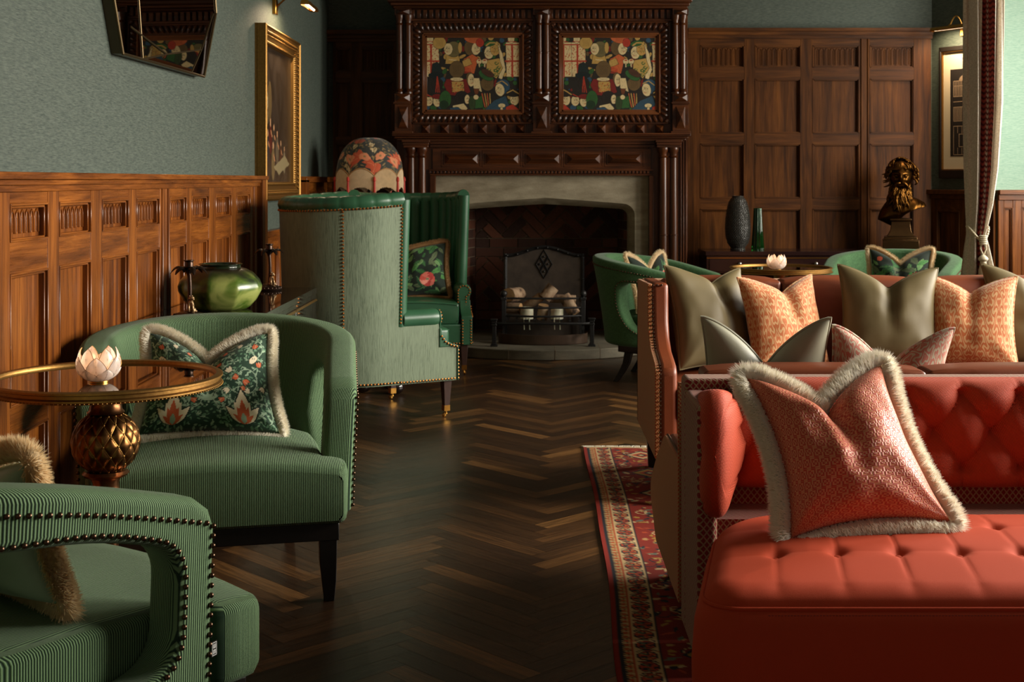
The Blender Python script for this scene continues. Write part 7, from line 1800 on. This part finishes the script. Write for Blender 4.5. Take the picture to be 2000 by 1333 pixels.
for k, (px_l, pyb, pyt) in enumerate(((965, 674, 623), (1156, 672, 621))):
    ya = 9.50; x = gx(px_l, ya); zt3 = PZ(pyt, ya); an = thing('andiron', ('black iron andiron standing at the left end of the ash pan', 'black iron andiron standing at the right end of the ash pan')[k], 'andiron', (x, ya, HZ))
    h = zt3-HZ; mb = MB(); mb.box(-0.026, 0.026, -0.026, 0.026, 0, 0.012); mb.box(-0.018, 0.018, -0.018, 0.018, 0.012, 0.022); mb.box(-0.015, 0.015, -0.015, 0.015, 0.02, h-0.03); mb.box(-0.02, 0.02, -0.02, 0.02, h-0.05, h-0.04); mb.box(-0.019, 0.019, -0.019, 0.019, h-0.032, h-0.012); mb.box(-0.025, 0.025, -0.025, 0.025, h-0.012, h)
    mb.build('post', m_iron, an, bevel=0.003); mb = MB(); mb.box(-0.008, 0.008, 0.0, 0.2, 0.10, 0.115); mb.build('billet_bar', m_iron, an)
mb = MB(); ax0, ax1, yp = gx(972, 9.55), gx(1150, 9.55), 9.60
mb2 = [((ax0+ax1)/2+(ax1-ax0)/2*math.sin(a), 9.74-0.20*math.cos(a)) for a in np.linspace(-PI/2, PI/2, 25)]
n = len(mb2)
for (o_, zz0_, zz1_) in ((0, HZ, HZ+0.07),):
    vs = [(p[0], p[1], HZ) for p in mb2]+[(p[0], p[1], HZ+0.072) for p in mb2]+[(p[0], p[1]+0.008, HZ+0.072) for p in mb2]+[(p[0], p[1]+0.008, HZ) for p in mb2]
    mb.add(vs, [(j*n+i, j*n+i+1, ((j+1) % 4)*n+i+1, ((j+1) % 4)*n+i) for j in range(4) for i in range(n-1)])
mb.prism(mb2, 'Z', HZ, HZ+0.006)
tag(mb.build('ash_pan', plain('rusty_iron', (0.10, 0.062, 0.04, 1), 0.5, 0.5, 12, 0.5, 0.2), angle=45), 'bow-fronted rusty iron ash pan under the grate', 'ash pan')
def logmats():
    g = G('birch_bark'); o_ = g.obj(); n = g.noise(g.map(o_, (14, 14, 14)), 1.0, 5); n2 = g.noise(o_, 60, 3)
    bark = g.set(col=g.ramp(n, [(0.36, srgb(60, 44, 34)), (0.48, srgb(150, 120, 92)), (0.7, srgb(186, 160, 130))]), rough=0.85, nrm=g.bump(n2, 0.6, 0.004))
    g2 = G('sawn_log_end'); r = g2.noise(g2.obj(), 30, 3); end = g2.set(col=g2.ramp(r, [(0.3, srgb(170, 126, 80)), (0.7, srgb(206, 164, 112))]), rough=0.8); return bark, end
m_bark, m_end = logmats(); zr = 0.20
def log(label, c, d, L, r):
    t = thing('log', label, 'log', c, group='split birch logs in the grate'); d = Vector(d).normalized(); q = d.to_track_quat('Z', 'Y').to_matrix(); n = 22; R = random.Random(int(c[0]*1000)+int(c[2]*777))
    prof = [r*(1+R.uniform(-0.05, 0.05)) for _ in range(n)]; mb = MB(); vs = []
    for e in (-L/2, -L/4, 0, L/4, L/2): vs += [tuple(q @ Vector((prof[j]*math.cos(2*PI*j/n), prof[j]*math.sin(2*PI*j/n), e))) for j in range(n)]
    mb.add(vs, [(i*n+j, i*n+(j+1) % n, (i+1)*n+(j+1) % n, (i+1)*n+j) for i in range(4) for j in range(n)]); mb.build('bark', m_bark, t, angle=60)
    for e in (-L/2-0.0005, L/2+0.0005): mb = MB(); mb.add([tuple(q @ Vector((0.97*prof[j]*math.cos(2*PI*j/n), 0.97*prof[j]*math.sin(2*PI*j/n), e))) for j in range(n)], [tuple(range(n))]); mb.build('sawn_end', m_end, t)
P3 = lambda px, py, y: (PX(px, y), y, PZ(py, y))
log('thick sawn birch log at the left of the grate, its round end towards us', P3(1004, 576, 9.86), (-0.45, -1, 0.05), 0.20, 0.052)
log('birch log lying flat under the big round log', P3(1001, 602, 9.82), (1, -0.4, 0.0), 0.13, 0.040)
log('birch log propped upright on its corner at the top of the pile', P3(1072, 572, 9.86), (0.6, 0.1, 0.75), 0.11, 0.045)
log('split log leaning behind the left candle', P3(1041, 590, 9.90), (0.7, -0.3, 0.5), 0.15, 0.035)
log('bark-covered log between the two candles', P3(1060, 610, 9.82), (0.1, -0.2, 1), 0.11, 0.038)
log('long birch log at the right of the grate', P3(1112, 596, 9.86), (0.5, -0.2, -0.85), 0.16, 0.045)
log('log lying across the top right of the pile', P3(1098, 584, 9.93), (1, 0.1, -0.05), 0.20, 0.032)
for lb, px_, pb, hh, rr in (('wide cream pillar candle at the left of the grate', 1029, 618, 0.085, 0.048), ('cream pillar candle at the right of the grate', 1088, 622, 0.075, 0.046)):
    yb_c = 9.775; t = thing('pillar_candle', lb, 'candle', (PX(px_, yb_c), yb_c, zg(628)+0.013), group='cream candles in the grate')
    mb = MB(); mb.lathe([(0, 0), (rr, 0), (rr, hh-0.006), (rr*0.94, hh), (rr*0.82, hh-0.008), (0, hh-0.012)], (0, 0, 0), 28); mb.build('wax', m_candle, t)
    mb = MB(); mb.tube([(0, 0, hh-0.012), (0.001, 0, hh+0.006)], 0.0012, n=5); mb.build('wick', m_black, t)
    for dx in (-0.022, 0.018): mb = MB(); mb.tube([(dx, -rr*0.92, 0.012), (dx, -rr, -0.01), (dx+0.003, -rr, -0.075)], [0.004, 0.003, 0.004], n=6); mb.build('wax_drip', m_candle, t)

# ------------------------------------------------------------------ shared group phrases for repeats of a kind
for cat_, ph in (('armchair', 'green tub armchairs'), ('sofa', 'leather and buttoned sofas'), ('picture light', 'brass picture lights'), ('andiron', 'andirons on the hearth'), ('candle', 'lit tea lights'), ('vase', 'vases and bowls')):
    for o in C.objects:
        if o.parent is None and o.get('category') == cat_ and not o.get('group'): o['group'] = ph
for o in C.objects:
    if o.parent is None and o.get('category') == 'cushion' and not o.get('group'):
        lb = o['label']
        o['group'] = 'plain velvet cushions on the sofas' if ('olive velvet' in lb or 'grey green' in lb) else ('patterned cushions on the sofas' if ('terracotta' in lb or 'rose and stone' in lb) else 'fringed cushions on the chairs and ottoman')
